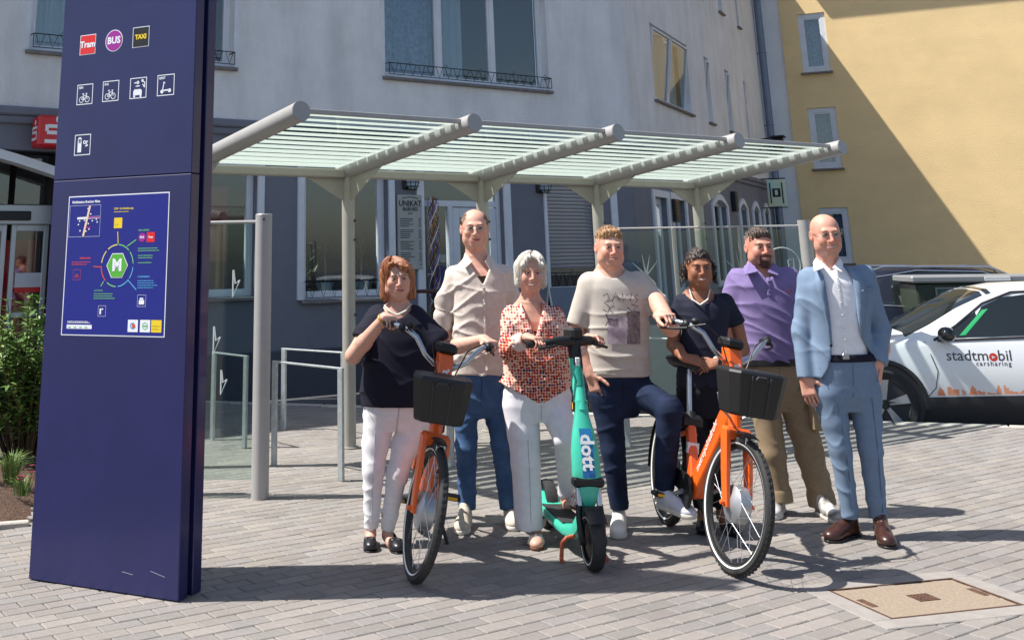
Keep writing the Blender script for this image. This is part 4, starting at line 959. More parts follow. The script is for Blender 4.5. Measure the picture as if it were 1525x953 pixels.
def build_bike(root, steer, lock_text=True, lean_roll=0):
    """local frame: +X forward, +Y to the rider's left, origin on the ground below the rear axle"""
    FX = WB; I4 = Matrix()
    root['steer'] = steer
    head_b = Vector((FX-.10, 0, .70)); ax = Vector((-.34, 0, .94)).normalized()
    piv = head_b
    MS = Matrix.Translation(piv) @ Matrix.Rotation(steer, 4, ax) @ Matrix.Translation(-piv)
    wheel_parts(root, 'rear_wheel', (0, 0, WR), I4, .055)
    wheel_parts(root, 'front_wheel', (FX, 0, WR), MS, motor=True)
    # frame: deep down beam with flat sides, seat tube, rear stays
    f = MB(); ht = head_b+ax*.16; bbk = Vector((.47, 0, .27))
    def beam(mb, A, B, h0, h1, w0, w1, bev=.25):
        d = (B-A).normalized(); up = Vector((0, 1, 0)).cross(d).normalized()*-1; vs = []
        for P, h, w in ((A, h0, w0), (B, h1, w1)):
            for (sy, sz) in ((-1, -1+bev), (-1+bev*1.6, -1), (1-bev*1.6, -1), (1, -1+bev), (1, 1-bev), (1-bev*1.6, 1), (-1+bev*1.6, 1), (-1, 1-bev)): vs.append(P+up*(sz*h/2)+Vector((0, sy*w/2, 0)))
        mb._add(vs, [tuple(range(8)), tuple(range(8, 16))[::-1]]+[(i, (i+1) % 8, 8+(i+1) % 8, 8+i) for i in range(8)])
    beam(f, ht+Vector((-.01, 0, -.06)), bbk+Vector((.02, 0, .02)), .13, .12, .062, .075)
    beam(f, bbk+Vector((-.0, 0, -.03)), Vector((.315, 0, .66)), .075, .055, .06, .05)
    f.cyl(head_b-ax*.01, head_b+ax*.2, .036, 16)
    F = f.build('frame', m_or, root, bevel=.004)
    for s in (-1, 1):
        mb = MB(); mb.tube([bbk+Vector((-.05, s*.045, .0)), Vector((.2, s*.065, .30)), Vector((0, s*.075, WR))], [.02, .017, .014], 8); mb.build('chain_stay', m_blkp, F, True)
        mb = MB(); mb.tube([Vector((.33, s*.03, .57)), Vector((.16, s*.07, .52)), Vector((0, s*.08, WR))], [.015, .013, .012], 8); mb.build('seat_stay', m_or, F, True)
        dn = (ht-bbk).normalized()
        # lettering along both sides of the beam
        mid = (ht+bbk)/2; yv = Vector((0, -s, 0)); xv = dn if s == 1 else dn; 
        xdir = dn*(1 if True else -1); zdir = Vector((0, s, 0)); xx = dn if s == -1 else -dn; ydir = zdir.cross(xx)
        MT_ = Matrix(((xx.x, ydir.x, zdir.x, mid.x), (xx.y, ydir.y, zdir.y, mid.y+s*.0385), (xx.z, ydir.z, zdir.z, mid.z), (0, 0, 0, 1)))
        t = text_mb('metropolradruhr', .058, MT_, 'CENTER', .0008, 1.0); t.build('lettering', m_refl, F)
    # label on the seat tube
    mb = MB(); mb.box((.372, -.034, .47), (.402, .034, .53)); mb.build('sticker', m_refl, F)
    # fork, stem console, bars
    fk = MB(MS); cr = head_b+Vector((.012, 0, -.03)); fk.bbox((cr.x-.035, -.075, cr.z-.03), (cr.x+.04, .075, cr.z+.035), .012)
    for s in (-1, 1):
        vs = []
        for (P, w, dth) in ((Vector((cr.x+.005, s*.064, cr.z+.02)), .030, .066), (Vector((FX-.035, s*.066, .48)), .028, .058), (Vector((FX, s*.064, WR-.02)), .022, .05)):
            for (a, b) in ((-1, -1), (1, -1), (1, 1), (-1, 1)): vs.append(P+Vector((a*dth/2, b*w/2, 0)))
        fk._add(vs, [(0, 1, 2, 3), (8, 11, 10, 9)]+[(4*k+i, 4*k+(i+1) % 4, 4*k+4+(i+1) % 4, 4*k+4+i) for k in range(2) for i in range(4)])
        fk.cyl((FX, s*.04, WR), (FX, s*.1, WR), .012, 10)
    fk.build('fork', m_or, root, bevel=.005)
    st = MB(MS); top = head_b+ax*.42
    vs = []
    for (k, w, dth) in ((.17, .072, .08), (.30, .078, .10), (.43, .085, .085)):
        P = head_b+ax*k+Vector((.02, 0, 0))
        for (a, b) in ((-1, -1), (1, -1), (1, 1), (-1, 1)): vs.append(P+Vector((a*dth/2, b*w/2, 0)))
    st._add(vs, [(0, 1, 2, 3), (8, 11, 10, 9)]+[(4*k+i, 4*k+(i+1) % 4, 4*k+4+(i+1) % 4, 4*k+4+i) for k in range(2) for i in range(4)])
    S = st.build('stem_console', m_or, root, bevel=.01)
    mb = MB(MS); P = head_b+ax*.44; mb.bbox((P.x-.05, -.055, P.z-.01), (P.x+.075, .055, P.z+.045), .015); mb.build('display', m_blkp, S)
    # white emblem on the console front
    q = head_b+ax*.33+Vector((.0725, 0, 0)); MTc = MS @ Matrix(((0, -.34, .94, q.x), (1, 0, 0, 0), (0, .94, .34, q.z), (0, 0, 0, 1)))
    mb = MB(MTc)
    for (x, y, w, h) in ((-.018, .0, .03, .012), (-.018, -.014, .006, .016), (.004, -.014, .006, .016), (.008, .008, .012, .014), (-.018, -.035, .034, .005)): mb.quad((x, y, 0), (x+w, y, 0), (x+w, y+h, 0), (x, y+h, 0))
    mb.build('emblem', m_refl, S)
    hb = MB(MS); c = head_b+ax*.36
    for s in (-1, 1):
        hb.tube([c, c+Vector((.015, s*.06, .0)), c+Vector((.02, s*.12, .04)), c+Vector((.0, s*.18, .115)), c+Vector((-.05, s*.235, .145)), c+Vector((-.13, s*.285, .15)), c+Vector((-.22, s*.315, .14))], .0145, 12)
    H = hb.build('handlebar', m_chr, root, True)
    for s in (-1, 1):
        mb = MB(MS); e0 = c+Vector((-.13, s*.285, .15)); e1 = c+Vector((-.24, s*.322, .138)); mb.tube([e0, e0.lerp(e1, .5), e1], [.018, .0185, .017], 12); mb.build('grip', m_blkp, H, True)
        mb = MB(MS); e = c+Vector((-.07, s*.255, .145)); mb.tube([e, e+Vector((.04, s*.01, -.02)), e+Vector((-.03, s*.05, -.035)), e+Vector((-.14, s*.085, -.045))], [.009, .009, .007, .006], 8); mb.build('brake_lever', m_blkp, H, True)
        mb = MB(MS); mb.sphere(e+Vector((.0, 0, .0)), (.03, .024, .026), 12, 8); mb.build('shifter', m_blkp, H, True)
        mb = MB(MS); mb.tube([e+Vector((.03, 0, -.01)), e+Vector((.11, -s*.06, .02)), e+Vector((.13, -s*.15, -.04)), head_b+ax*.26+Vector((.06, s*.03, 0))], .004, 6); mb.build('cable', m_blkp, H, True)
    mb = MB(MS); e = c+Vector((-.02, -.225, .15)); mb.sphere(e+Vector((0, 0, .02)), (.026, .026, .02), 14, 8); mb.build('bell', m_blkp, H, True)
    # basket: tapered moulded box on the head tube
    bk = MB(); bc = Vector((FX+.075, 0, .785)); hw0, hw1, d0, d1, h = .128, .158, .11, .14, .215
    def bpt(u, v, k): # u side -1..1, v depth -1..1, k height 0..1
        return bc+Vector((v*(d0+(d1-d0)*k)+.02*k, u*(hw0+(hw1-hw0)*k), k*h))
    rings = []
    for k in (0, .06, .5, .93, 1.0):
        r_ = []
        for (u, v) in ((-1, -.75), (-.8, -1), (.8, -1), (1, -.75), (1, .6), (.72, 1), (-.72, 1), (-1, .6)):
            kk = .96 if k == 0 else 1; r_.append(bpt(u*kk, v*kk, k))
        rings.append(r_)
    vs = [p for r_ in rings for p in r_]; n = 8
    fs = [(i*n+j, i*n+(j+1) % n, (i+1)*n+(j+1) % n, (i+1)*n+j) for i in range(4) for j in range(n)]+[tuple(range(n))[::-1]]
    inner = [bc+(p-bc)*.93+Vector((0, 0, .03)) for p in rings[-1]]; base = len(vs); vs += inner
    fs += [(4*n+j, 4*n+(j+1) % n, base+(j+1) % n, base+j) for j in range(n)]+[tuple(base+j for j in range(n))]
    bk._add(vs, fs); BK = bk.build('basket', m_blkp, root, bevel=.006)
    for s in (-.33, .33):     # ribs on the basket front
        mb = MB()
        for k0, k1 in ((.04, .96),):
            A, B = bpt(s, 1.0, k0), bpt(s*.95, 1.0, k1); mb.tube([A+Vector((.002, 0, 0)), B+Vector((.002, 0, 0))], .006, 6)
        mb.build('basket_rib', m_ink, BK)
    A = bpt(0, 1.0, .86); mb = MB(); mb.tube([A+Vector((.003, -.035, 0)), A+Vector((.008, -.02, .02)), A+Vector((.008, .02, .02)), A+Vector((.003, .035, 0))], .007, 6); mb.build('basket_handle', m_ink, BK)
    for s in (-1, 1):
        mb = MB(); mb.tube([head_b+Vector((-.01, s*.02, .04)), Vector((FX-.06, s*.10, .80)), bpt(s*.9, -1, .4)], .008, 6); mb.build('basket_stay', m_alloy, BK, True)
    # lights, fender, guard, cranks, saddle, stand
    mb = MB(MS); q = Vector((FX+.03, 0, .665)); mb.bbox((q.x-.03, -.035, q.z-.03), (q.x+.03, .035, q.z+.02), .012); L1 = mb.build('headlight', m_blkp, root)
    mb = MB(MS); mb.bbox((q.x+.0305, -.026, q.z-.024), (q.x+.034, .026, q.z+.012), .003); mb.build('lens', mat('lamp_lens', (.8, .8, .8), .1, spec=.8), L1)
    for (nm, cx_, a0, a1, MM) in (('rear_fender', 0, 20, 190, I4), ('front_fender', FX, 72, 128, MS)):
        mb = MB(MM); vs = []; n = 24
        for i in range(n+1):
            a = R(a0+(a1-a0)*i/n)
            for (rr, y) in ((WR+.012, -.032), (WR+.024, -.02), (WR+.026, .02), (WR+.012, .032)): vs.append((cx_+rr*math.cos(a), y, WR+rr*math.sin(a)))
        mb._add(vs, [(4*i+k, 4*i+k+1, 4*i+4+k+1, 4*i+4+k) for i in range(n) for k in range(3)]); mb.build(nm, m_blkp, root, True)
    mb = MB(); mb.lathe((.47, -.055, .27), (0, 1, 0), [(0, -.012), (.095, -.012), (.1, 0), (.095, .01), (0, .01)], 28); mb.box((.02, -.062, .285), (.44, -.05, .37)); mb.build('chain_guard', m_blkp, root, True)
    for s, ang in ((-1, 200), (1, 20)):
        a = R(ang); d = Vector((math.cos(a), 0, math.sin(a)))*.17; c0 = Vector((.47, s*.075, .27)); mb = MB(); mb.tube([c0, c0+d+Vector((0, s*.015, 0))], [.014, .011], 8); mb.build('crank', m_alloy, root, True)
        p = c0+d+Vector((0, s*.07, 0)); mb = MB(); mb.bbox((p.x-.045, p.y-.05, p.z-.013), (p.x+.045, p.y+.05, p.z+.013), .006); PD = mb.build('pedal', m_blkp, root)
        for e in (-1, 1):
            mb = MB(); mb.box((p.x+e*.0455-.001, p.y-.032, p.z-.008), (p.x+e*.0455+.001, p.y+.032, p.z+.008)); mb.build('reflector', m_ylr, PD)
    mb = MB(); mb.cyl((.31, 0, .62), (.245, 0, .93), .0165, 14); mb.build('seat_post', m_chr, root, True)
    mb = MB(); mb.tube([(.33, 0, .645), (.31, 0, .685)], .034, 14); mb.build('seat_clamp', m_blkp, root, True)
    mb = MB(); vs = []; n = 12; prof = [(-.13, .10, .0), (-.11, .115, .012), (-.04, .10, .016), (.03, .05, .012), (.1, .026, .008), (.14, .018, .0)]
    for (x, w, z) in prof:
        for k in range(n):
            a = 2*math.pi*k/n; vs.append((.23+x, w*math.cos(a), .965+z+(.032 if math.sin(a) > 0 else .045)*math.sin(a)))
    mb._add(vs, [(i*n+j, i*n+(j+1) % n, (i+1)*n+(j+1) % n, (i+1)*n+j) for i in range(len(prof)-1) for j in range(n)]+[tuple(range(n)), tuple((len(prof)-1)*n+j for j in range(n))[::-1]]); mb.build('saddle', m_saddle, root, True, angle=70)
    mb = MB(); mb.tube([(.36, .05, .25), (.34, .12, .12), (.36, .17, .012), (.39, .19, .012)], [.012, .011, .011, .013], 8); mb.build('kickstand', m_blkp, root, True)
    mb = MB(); mb.bbox((-.36, -.07, .62), (-.02, .07, .66), .012); mb.bbox((-.05, -.012, .5), (-.02, .012, .63), .004); mb.build('rear_rack', m_blkp, root)
    mb = MB(); mb.bbox((.27, -.07, .60), (.36, .07, .68), .02); mb.build('battery_case', m_blkp, root)
def place_bike(front_px, heading, steer, lean, label):
    """contact of the front wheel from the photo; heading angle (deg, from +X world)"""
    a = R(heading); fwd = Vector((math.cos(a), math.sin(a), 0)); P = gp(*front_px)-fwd*WB
    M = frame((P.x, P.y, 0), fwd) @ Matrix.Rotation(R(lean), 4, 'X')
    T = thing('rental_bike', label, 'bicycle', M, 'orange rental bikes'); build_bike(T, R(steer)); return T
bike1 = place_bike((622, 866), -92, 14, -9, 'orange rental bike with black basket held by woman in navy top')
bike2 = place_bike((1094, 856), -86, 9, -9, 'orange rental bike with black basket beside man in printed beige t-shirt')
# ================================================================ SCOOTER
m_teal = mat('teal_paint', srgb(64, 188, 160), .38, coat=.3, var=.04, vscale=5)
m_teald = mat('teal_dark', srgb(20, 130, 112), .4, var=.04)
m_grad = mat('blue_sticker', srgb(36, 96, 170), .4, vcol2=srgb(40, 140, 165), vscale=3)
def build_scooter(root):
    """local +X forward, origin on the ground under the front wheel"""
    r = .145
    w = MB(); w.lathe((0, 0, r), (0, 1, 0), [(r-.05, -.03), (r-.02, -.036), (r-.006, -.026), (r, -.008), (r, .008), (r-.006, .026), (r-.02, .036), (r-.05, .03)], 40); W = w.build('front_wheel', m_rub, root, True)
    for s in (-1, 1):
        mb = MB(); mb.lathe((0, 0, r), (0, 1, 0), [(r-.036, s*.0345), (r-.03, s*.0358)], 40); mb.build('reflective_strip', m_refl, W, True)
    mb = MB(); mb.lathe((0, 0, r), (0, 1, 0), [(0, -.026), (.05, -.026), (.095, -.02), (.097, 0), (.095, .02), (.05, .026), (0, .026)], 28); mb.build('hub', m_blkp, W, True)
    w = MB(); w.lathe((-.98, 0, r*.95), (0, 1, 0), [(r*.6, -.03), (r*.9, -.034), (r*.95, 0), (r*.9, .034), (r*.6, .03), (0, .03)], 32); w.build('rear_wheel', m_rub, root, True)
    mb = MB()
    for s in (-1, 1): mb.tube([(0, s*.055, r), (-.03, s*.062, r+.1), (-.05, s*.058, r+.165)], [.02, .018, .018], 10); mb.cyl((0, s*.04, r), (0, s*.072, r), .022, 12)
    FK = mb.build('fork', m_blkp, root, True)
    mb = MB(); n = 12; vs = []
    for i in range(n+1):
        a = R(40+90*i/n)
        for (rr, y) in ((r+.008, -.05), (r+.02, -.035), (r+.02, .035), (r+.008, .05)): vs.append((rr*math.cos(a), y, r+rr*math.sin(a)))
    mb._add(vs, [(4*i+k, 4*i+k+1, 4*i+4+k+1, 4*i+4+k) for i in range(n) for k in range(3)]); mb.build('fender', m_blkp, root, True)
    for s in (-1, 1):
        mb = MB(); mb.cyl((-.045, s*.056, r+.16), (-.07, s*.056, r+.26), .016, 12); mb.build('suspension', m_chr, root, True)
    mb = MB(); mb.bbox((-.11, -.085, r+.25), (-.03, .085, r+.30), .012); mb.build('yoke', m_blkp, root)
    # body shield lofted from the yoke up to the stem
    b = MB(); vs = []; secs = [(-.085, r+.155, .035, .04), (-.085, r+.2, .06, .05), (-.09, r+.3, .078, .055), (-.11, r+.42, .077, .05), (-.135, r+.52, .060, .042), (-.16, r+.60, .040, .036), (-.18, r+.68, .038, .034)]
    n = 12
    for (x, z, wy, wx) in secs:
        for k in range(n):
            a = 2*math.pi*k/n; cs, sn = math.cos(a), math.sin(a); e = .6
            vs.append((x+wx*abs(cs)**e*(1 if cs > 0 else -1), wy*abs(sn)**e*(1 if sn > 0 else -1), z))
    b._add(vs, [(i*n+j, i*n+(j+1) % n, (i+1)*n+(j+1) % n, (i+1)*n+j) for i in range(len(secs)-1) for j in range(n)]+[tuple(range(n))[::-1], tuple((len(secs)-1)*n+j for j in range(n))]); b.build('body_shield', m_teal, root, True)
    # sticker with name, on the shield front
    def front_pt(t, y): # t 0..1 from bottom to top
        z = r+.30+.24*t; x = np.interp(z, [s_[1] for s_ in secs], [s_[0]+s_[3] for s_ in secs])+.0018; return Vector((x, y, z))
    mb = MB(); vs = []
    for i in range(7):
        for y in (-.034, .034): vs.append(front_pt(i/6, y))
    mb._add(vs, [(2*i, 2*i+1, 2*i+3, 2*i+2) for i in range(6)]); SK = mb.build('sticker', m_grad, root, True)
    A, B = front_pt(.0, 0), front_pt(1, 0); d = (B-A).normalized(); nx = Vector((d.z, 0, -d.x)); xx = -d; yy = nx.cross(xx); q = front_pt(.52, 0)+nx*.004
    t = text_mb('dott', .105, Matrix(((xx.x, yy.x, nx.x, q.x), (xx.y, yy.y, nx.y, q.y), (xx.z, yy.z, nx.z, q.z), (0, 0, 0, 1))), 'CENTER', .0035, 1.0); t.build('lettering', m_refl, SK)
    # stem
    sx, sz = -.165, r+.62; tx, tz = -.30, 1.12
    S = MB(); S.tube([(sx, 0, sz), (sx+(tx-sx)*.55, 0, sz+(tz-sz)*.55), (tx+.015, 0, tz-.08)], [.040, .037, .034], 16, flat=((0, 1, 0), .95)); ST = S.build('stem', m_teal, root, True)
    f = lambda t, o=0: Vector((sx+(tx-sx)*t+o, 0, sz+(tz-sz)*t))
    mb = MB(); mb.tube([f(.36, .034), f(.62, .032)], [.022, .020], 8, flat=((1, 0, 0), .35)); mb.build('stem_inlay', m_teald, ST, True)
    mb = MB(); mb.tube([f(.68, .034), f(.78, .034)], [.02, .02], 8, flat=((1, 0, 0), .4)); mb.build('lamp_housing', m_blkp, ST, True)
    mb = MB(); mb.bbox((f(.72).x+.036, -.012, f(.72).z-.022), (f(.72).x+.046, .014, f(.72).z+.025), .004); mb.build('front_lamp', m_refl, ST)
    for s in (-1, 1):
        mb = MB(); q = f(.08); mb.bbox((q.x-.012, s*.042-.006, q.z-.025), (q.x+.02, s*.042+.006, q.z+.025), .004); RF = mb.build('reflector_mount', m_blkp, ST); mb = MB(); mb.box((q.x+.0, s*.0485-.001, q.z-.018), (q.x+.016, s*.0485+.001, q.z+.018)); mb.build('reflector', m_ylr, RF)
    mb = MB(); mb.tube([(tx+.03, 0, tz-.12), (tx+.01, 0, tz-.03), (tx+.005, 0, tz+.01)], [.031, .034, .03], 14); mb.build('collar', m_blkp, root, True)
    MH = Matrix.Translation((tx, 0, tz)) @ Matrix.Rotation(R(26), 4, 'Z') @ Matrix.Translation((-tx, 0, -tz)); root['hb'] = 1
    hb = MB(MH)
    for s in (-1, 1): hb.tube([(tx, 0, tz), (tx+.01, s*.06, tz+.01), (tx+.0, s*.13, tz+.012), (tx-.03, s*.2, tz+.0), (tx-.055, s*.235, tz-.006)], [.032, .03, .024, .017, .016], 12)
    H = hb.build('handlebar', m_blkp, root, True)
    for s in (-1, 1):
        mb = MB(MH); mb.tube([(tx-.03, s*.17, tz+.0), (tx-.07, s*.29, tz-.012)], .0185, 12); mb.build('grip', m_blkp, H, True)
        mb = MB(MH); mb.tube([(tx+.0, s*.12, tz), (tx+.03, s*.17, tz-.015), (tx+.0, s*.26, tz-.03)], .008, 8); mb.build('brake_lever', m_blkp, H, True)
    mb = MB(MH); mb.torus((tx-.018, -.145, tz+.006), (-.25, -1, -.08), .021, .008, 18, 8); mb.build('throttle_ring', mat('signal_orange', srgb(230, 70, 30), .5), H, True)
    mb = MB(MH); mb.torus((tx-.018, .145, tz+.006), (-.25, 1, -.08), .019, .008, 18, 8); mb.build('brass_ring', mat('brass', srgb(150, 120, 60), .4, metal=.6), H, True)
    mb = MB(MH); mb.bbox((tx-.045, -.045, tz+.02), (tx+.05, .04, tz+.085), .014); mb.build('phone_holder', m_blkp, H)
    mb = MB(); mb.tube([(tx+.02, .03, tz+.0), (tx+.07, .03, tz-.12), (tx+.09, .012, tz-.3), (sx+.05, .03, sz+.05)], .005, 6); mb.build('cable', m_blkp, root, True)
    # deck
    D = MB(); vs = []; n = 10
    secs = [(-.10, r+.13, .045, .05), (-.16, r+.05, .05, .05), (-.24, .135, .06, .035), (-.34, .125, .085, .03), (-.6, .125, .09, .03), (-.82, .13, .085, .03), (-.92, .15, .07, .032), (-1.02, .22, .05, .02)]
    for (x, z, wy, h) in secs:
        for k in range(n):
            a = 2*math.pi*k/n; cs, sn = math.cos(a), math.sin(a); vs.append((x, wy*abs(cs)**.5*(1 if cs > 0 else -1), z+h*abs(sn)**.5*(1 if sn > 0 else -1)))
    D._add(vs, [(i*n+j, i*n+(j+1) % n, (i+1)*n+(j+1) % n, (i+1)*n+j) for i in range(len(secs)-1) for j in range(n)]+[tuple(range(n)), tuple((len(secs)-1)*n+j for j in range(n))[::-1]]); D.build('deck', m_teal, root, True)
    mb = MB(); mb.bbox((-.86, -.07, .152), (-.36, .07, .162), .004); mb.build('deck_mat', m_rub, root)
    m_brn = mat('rust_orange_stand', srgb(196, 96, 62), .5)
    for s in (-1, 1):
        mb = MB(); mb.tube([(-.22, s*.04, .12), (-.2, s*.09, .115), (-.2, s*.115, .09), (-.2, s*.12, .015)], [.011, .011, .011, .012], 8); mb.tube([(-.2, s*.12, .012), (-.17, s*.125, .008)], .012, 8); mb.build('stand_leg', m_brn, root, True)
sa_ = R(-84); sc_fwd = Vector((math.cos(sa_), math.sin(sa_), 0)); sP = gp(884, 850)
scoot = thing('e_scooter', 'teal electric kick scooter with white lettering held by woman in dotted blouse', 'scooter', frame((sP.x, sP.y, 0), sc_fwd) @ Matrix.Rotation(R(-2), 4, 'X'))
build_scooter(scoot)
# ================================================================ IMPLICIT SURFACES (for people and clothes)
f32 = np.float32
def smin(a, b, k):
    if k <= 0: return np.minimum(a, b)
    h = np.maximum(k-np.abs(a-b), 0)/k
    return np.minimum(a, b)-h*h*(k*.25)
class Sdf:
    def __init__(s, lo, hi, h):
        s.lo = np.array(lo, float); s.h = h; s.n = (np.ceil((np.array(hi)-s.lo)/h)+1).astype(int)
        s.ax = [(s.lo[i]+h*np.arange(s.n[i])).astype(f32) for i in range(3)]
        s.d = np.full(tuple(s.n), 1.0, f32)
    def reg(s, lo, hi, m):
        sl = []
        for i in range(3):
            a = int(max(0, math.floor((lo[i]-m-s.lo[i])/s.h))); b = int(min(s.n[i], math.ceil((hi[i]+m-s.lo[i])/s.h)+1)); sl.append(slice(a, max(a, b)))
        return tuple(sl)
    def _xyz(s, sl): return s.ax[0][sl[0]][:, None, None], s.ax[1][sl[1]][None, :, None], s.ax[2][sl[2]][None, None, :]
    def add(s, prim, k=0.0):
        lo, hi, f = prim; sl = s.reg(lo, hi, k+3*s.h)
        if any(q.start >= q.stop for q in sl): return s
        v = f(*s._xyz(sl)); s.d[sl] = smin(s.d[sl], v, k); return s
    def sub(s, prim, k=0.0):
        lo, hi, f = prim; sl = s.reg(lo, hi, k+3*s.h)
        if any(q.start >= q.stop for q in sl): return s
        v = f(*s._xyz(sl)); s.d[sl] = -smin(-s.d[sl], v, k); return s
    def inter(s, f):
        sl = tuple(slice(0, n) for n in s.n); v = f(*s._xyz(sl)); s.d = np.maximum(s.d, v).astype(f32); return s
    def disp(s, f, band=.035):
        idx = np.nonzero(np.abs(s.d) < band)
        if len(idx[0]) == 0: return s
        P = np.stack([s.ax[i][idx[i]] for i in range(3)], -1); s.d[idx] += f(P).astype(f32); return s
    def mesh(s):
        """naive surface nets"""
        d = s.d; d[0] = d[-1] = 1; d[:, 0] = d[:, -1] = 1; d[:, :, 0] = d[:, :, -1] = 1
        ins = d < 0; n = s.n-1
        c = np.zeros(tuple(n), np.int8)
        for i in (0, 1):
            for j in (0, 1):
                for k in (0, 1): c += ins[i:n[0]+i, j:n[1]+j, k:n[2]+k]
        act = np.nonzero((c > 0) & (c < 8)); A = np.stack(act, -1); N = len(A)
        if N == 0: return np.zeros((0, 3)), np.zeros((0, 4), int)
        acc = np.zeros((N, 3)); cnt = np.zeros(N)
        corners = [(i, j, k) for i in (0, 1) for j in (0, 1) for k in (0, 1)]
        val = {co: d[A[:, 0]+co[0], A[:, 1]+co[1], A[:, 2]+co[2]] for co in corners}
        for a in corners:
            for ax in range(3):
                if a[ax]: continue
                b = list(a); b[ax] = 1; b = tuple(b); va, vb = val[a], val[b]; m = (va < 0) != (vb < 0)
                t = va[m]/(va[m]-vb[m]); p = np.tile(np.array(a, float), (m.sum(), 1)); p[:, ax] += t; acc[m] += p; cnt[m] += 1
        V = s.lo+(A+acc/cnt[:, None])*s.h
        ind = np.full(tuple(n), -1, np.int64); ind[act] = np.arange(N)
        Q = []
        for ax in range(3):
            o1, o2 = (ax+1) % 3, (ax+2) % 3
            sl0 = [slice(1, n[i]) for i in range(3)]; sl0[ax] = slice(0, n[ax]); sl1 = list(sl0); sl1[ax] = slice(1, n[ax]+1)
            e0, e1 = ins[tuple(sl0)], ins[tuple(sl1)]; cr = np.nonzero(e0 != e1); P = np.stack(cr, -1)
            for i in range(3):
                if i != ax: P[:, i] += 1
            flip = e0[cr]
            def cell(d1, d2):
                q = P.copy(); q[:, o1] -= d1; q[:, o2] -= d2; return ind[q[:, 0], q[:, 1], q[:, 2]]
            q = np.stack([cell(1, 1), cell(0, 1), cell(0, 0), cell(1, 0)], -1); q[~flip] = q[~flip][:, ::-1]; Q.append(q)
        Q = np.concatenate(Q); Q = Q[(Q >= 0).all(1)]
        return V, Q
def bb(pts, r): a = np.array([list(p) for p in pts], float); return a.min(0)-r, a.max(0)+r
def rc(a, b, ra, rb, flat=None):
    """tapered capsule; flat=(axis, factor): thinner along that axis"""
    a = np.array(a, float); b = np.array(b, float); lo, hi = bb([a, b], max(ra, rb)); ba = b-a; L2 = max(ba@ba, 1e-12)
    fa = None if flat is None else (np.array(flat[0], float)/np.linalg.norm(flat[0]), flat[1])
    def f(X, Y, Z):
        x, y, z = X-f32(a[0]), Y-f32(a[1]), Z-f32(a[2]); t = np.clip((x*f32(ba[0])+y*f32(ba[1])+z*f32(ba[2]))/f32(L2), 0, 1)
        x = x-t*f32(ba[0]); y = y-t*f32(ba[1]); z = z-t*f32(ba[2]); r = f32(ra)+t*f32(rb-ra)
        q = x*x+y*y+z*z
        if fa is not None:
            n, k = fa; c = x*f32(n[0])+y*f32(n[1])+z*f32(n[2]); q = q+c*c*f32(1/k**2-1)
        return np.sqrt(q)-r
    return lo, hi, f
def el(c, r, Rm=None):
    c = np.array(c, float); r = np.array(r, float); m = r.max() if Rm is not None else r; lo, hi = c-m, c+m
    Rm_ = None if Rm is None else np.array(Rm)
    def f(X, Y, Z):
        x, y, z = X-f32(c[0]), Y-f32(c[1]), Z-f32(c[2])
        if Rm_ is not None: x, y, z = [x*f32(Rm_[0, i])+y*f32(Rm_[1, i])+z*f32(Rm_[2, i]) for i in range(3)]
        k0 = np.sqrt((x/f32(r[0]))**2+(y/f32(r[1]))**2+(z/f32(r[2]))**2); k1 = np.sqrt((x/f32(r[0]**2))**2+(y/f32(r[1]**2))**2+(z/f32(r[2]**2))**2)
        return k0*(k0-1)/np.maximum(k1, 1e-6)
    return lo, hi, f
def loft(keys, yaw=0, p=2.3):
    """keys: (z, cx, cy, rx, ry); horizontal super-ellipse sections interpolated over height"""
    K = np.array(sorted(keys), float); zk = K[:, 0]; zs = np.linspace(zk[0], zk[-1], 80)
    I = [np.interp(zs, zk, K[:, i]) for i in range(1, 5)]
    w = np.hanning(9); w /= w.sum(); I = [np.convolve(np.pad(q, 4, mode='edge'), w, mode='valid') for q in I]
    m = max(K[:, 3].max(), K[:, 4].max()); lo = np.array([K[:, 1].min()-m, K[:, 2].min()-m, zk[0]]); hi = np.array([K[:, 1].max()+m, K[:, 2].max()+m, zk[-1]])
    cy_, sy_ = math.cos(yaw), math.sin(yaw)
    def f(X, Y, Z):
        z = Z.ravel(); cx, cy, rx, ry = [np.interp(z, zs, q).astype(f32)[None, None, :] for q in I]
        x, y = X-cx, Y-cy; u = x*f32(cy_)+y*f32(sy_); v = -x*f32(sy_)+y*f32(cy_)
        k = (np.abs(u/rx)**p+np.abs(v/ry)**p)**f32(1/p); d = (k-1)*np.minimum(rx, ry)
        return np.maximum(d, np.maximum(Z-f32(zk[-1]), f32(zk[0])-Z))
    return lo, hi, f
def slab(fn, lo, hi): return np.array(lo, float), np.array(hi, float), fn
def folds(seed, amp, freq=9.0, d=(0, 0, 1), mask=None):
    r = np.random.default_rng(seed); terms = []
    for k in range(4):
        n = np.array(d, float)+r.normal(0, .45, 3); n /= np.linalg.norm(n); m = r.normal(0, 1, 3); m /= np.linalg.norm(m)
        terms.append((n*freq*2*math.pi*r.uniform(.6, 1.4), m*freq*.55*2*math.pi, r.uniform(0, 6.28), r.uniform(0, 6.28), r.normal(0, 1, 3)*3.2, r.uniform(0, 6.28)))
    def f(P):
        out = 0
        for (n, m, a, b, g, c) in terms:
            q = P@n+1.4*np.sin(P@m+a)+b; rd = (1-np.abs(np.sin(q*.5)))**3; out = out+rd*np.clip(.25+1.1*np.sin(P@g+c), 0, 1)
        out = amp*(out-.45)*-1
        return out if mask is None else out*mask(P)
    return f
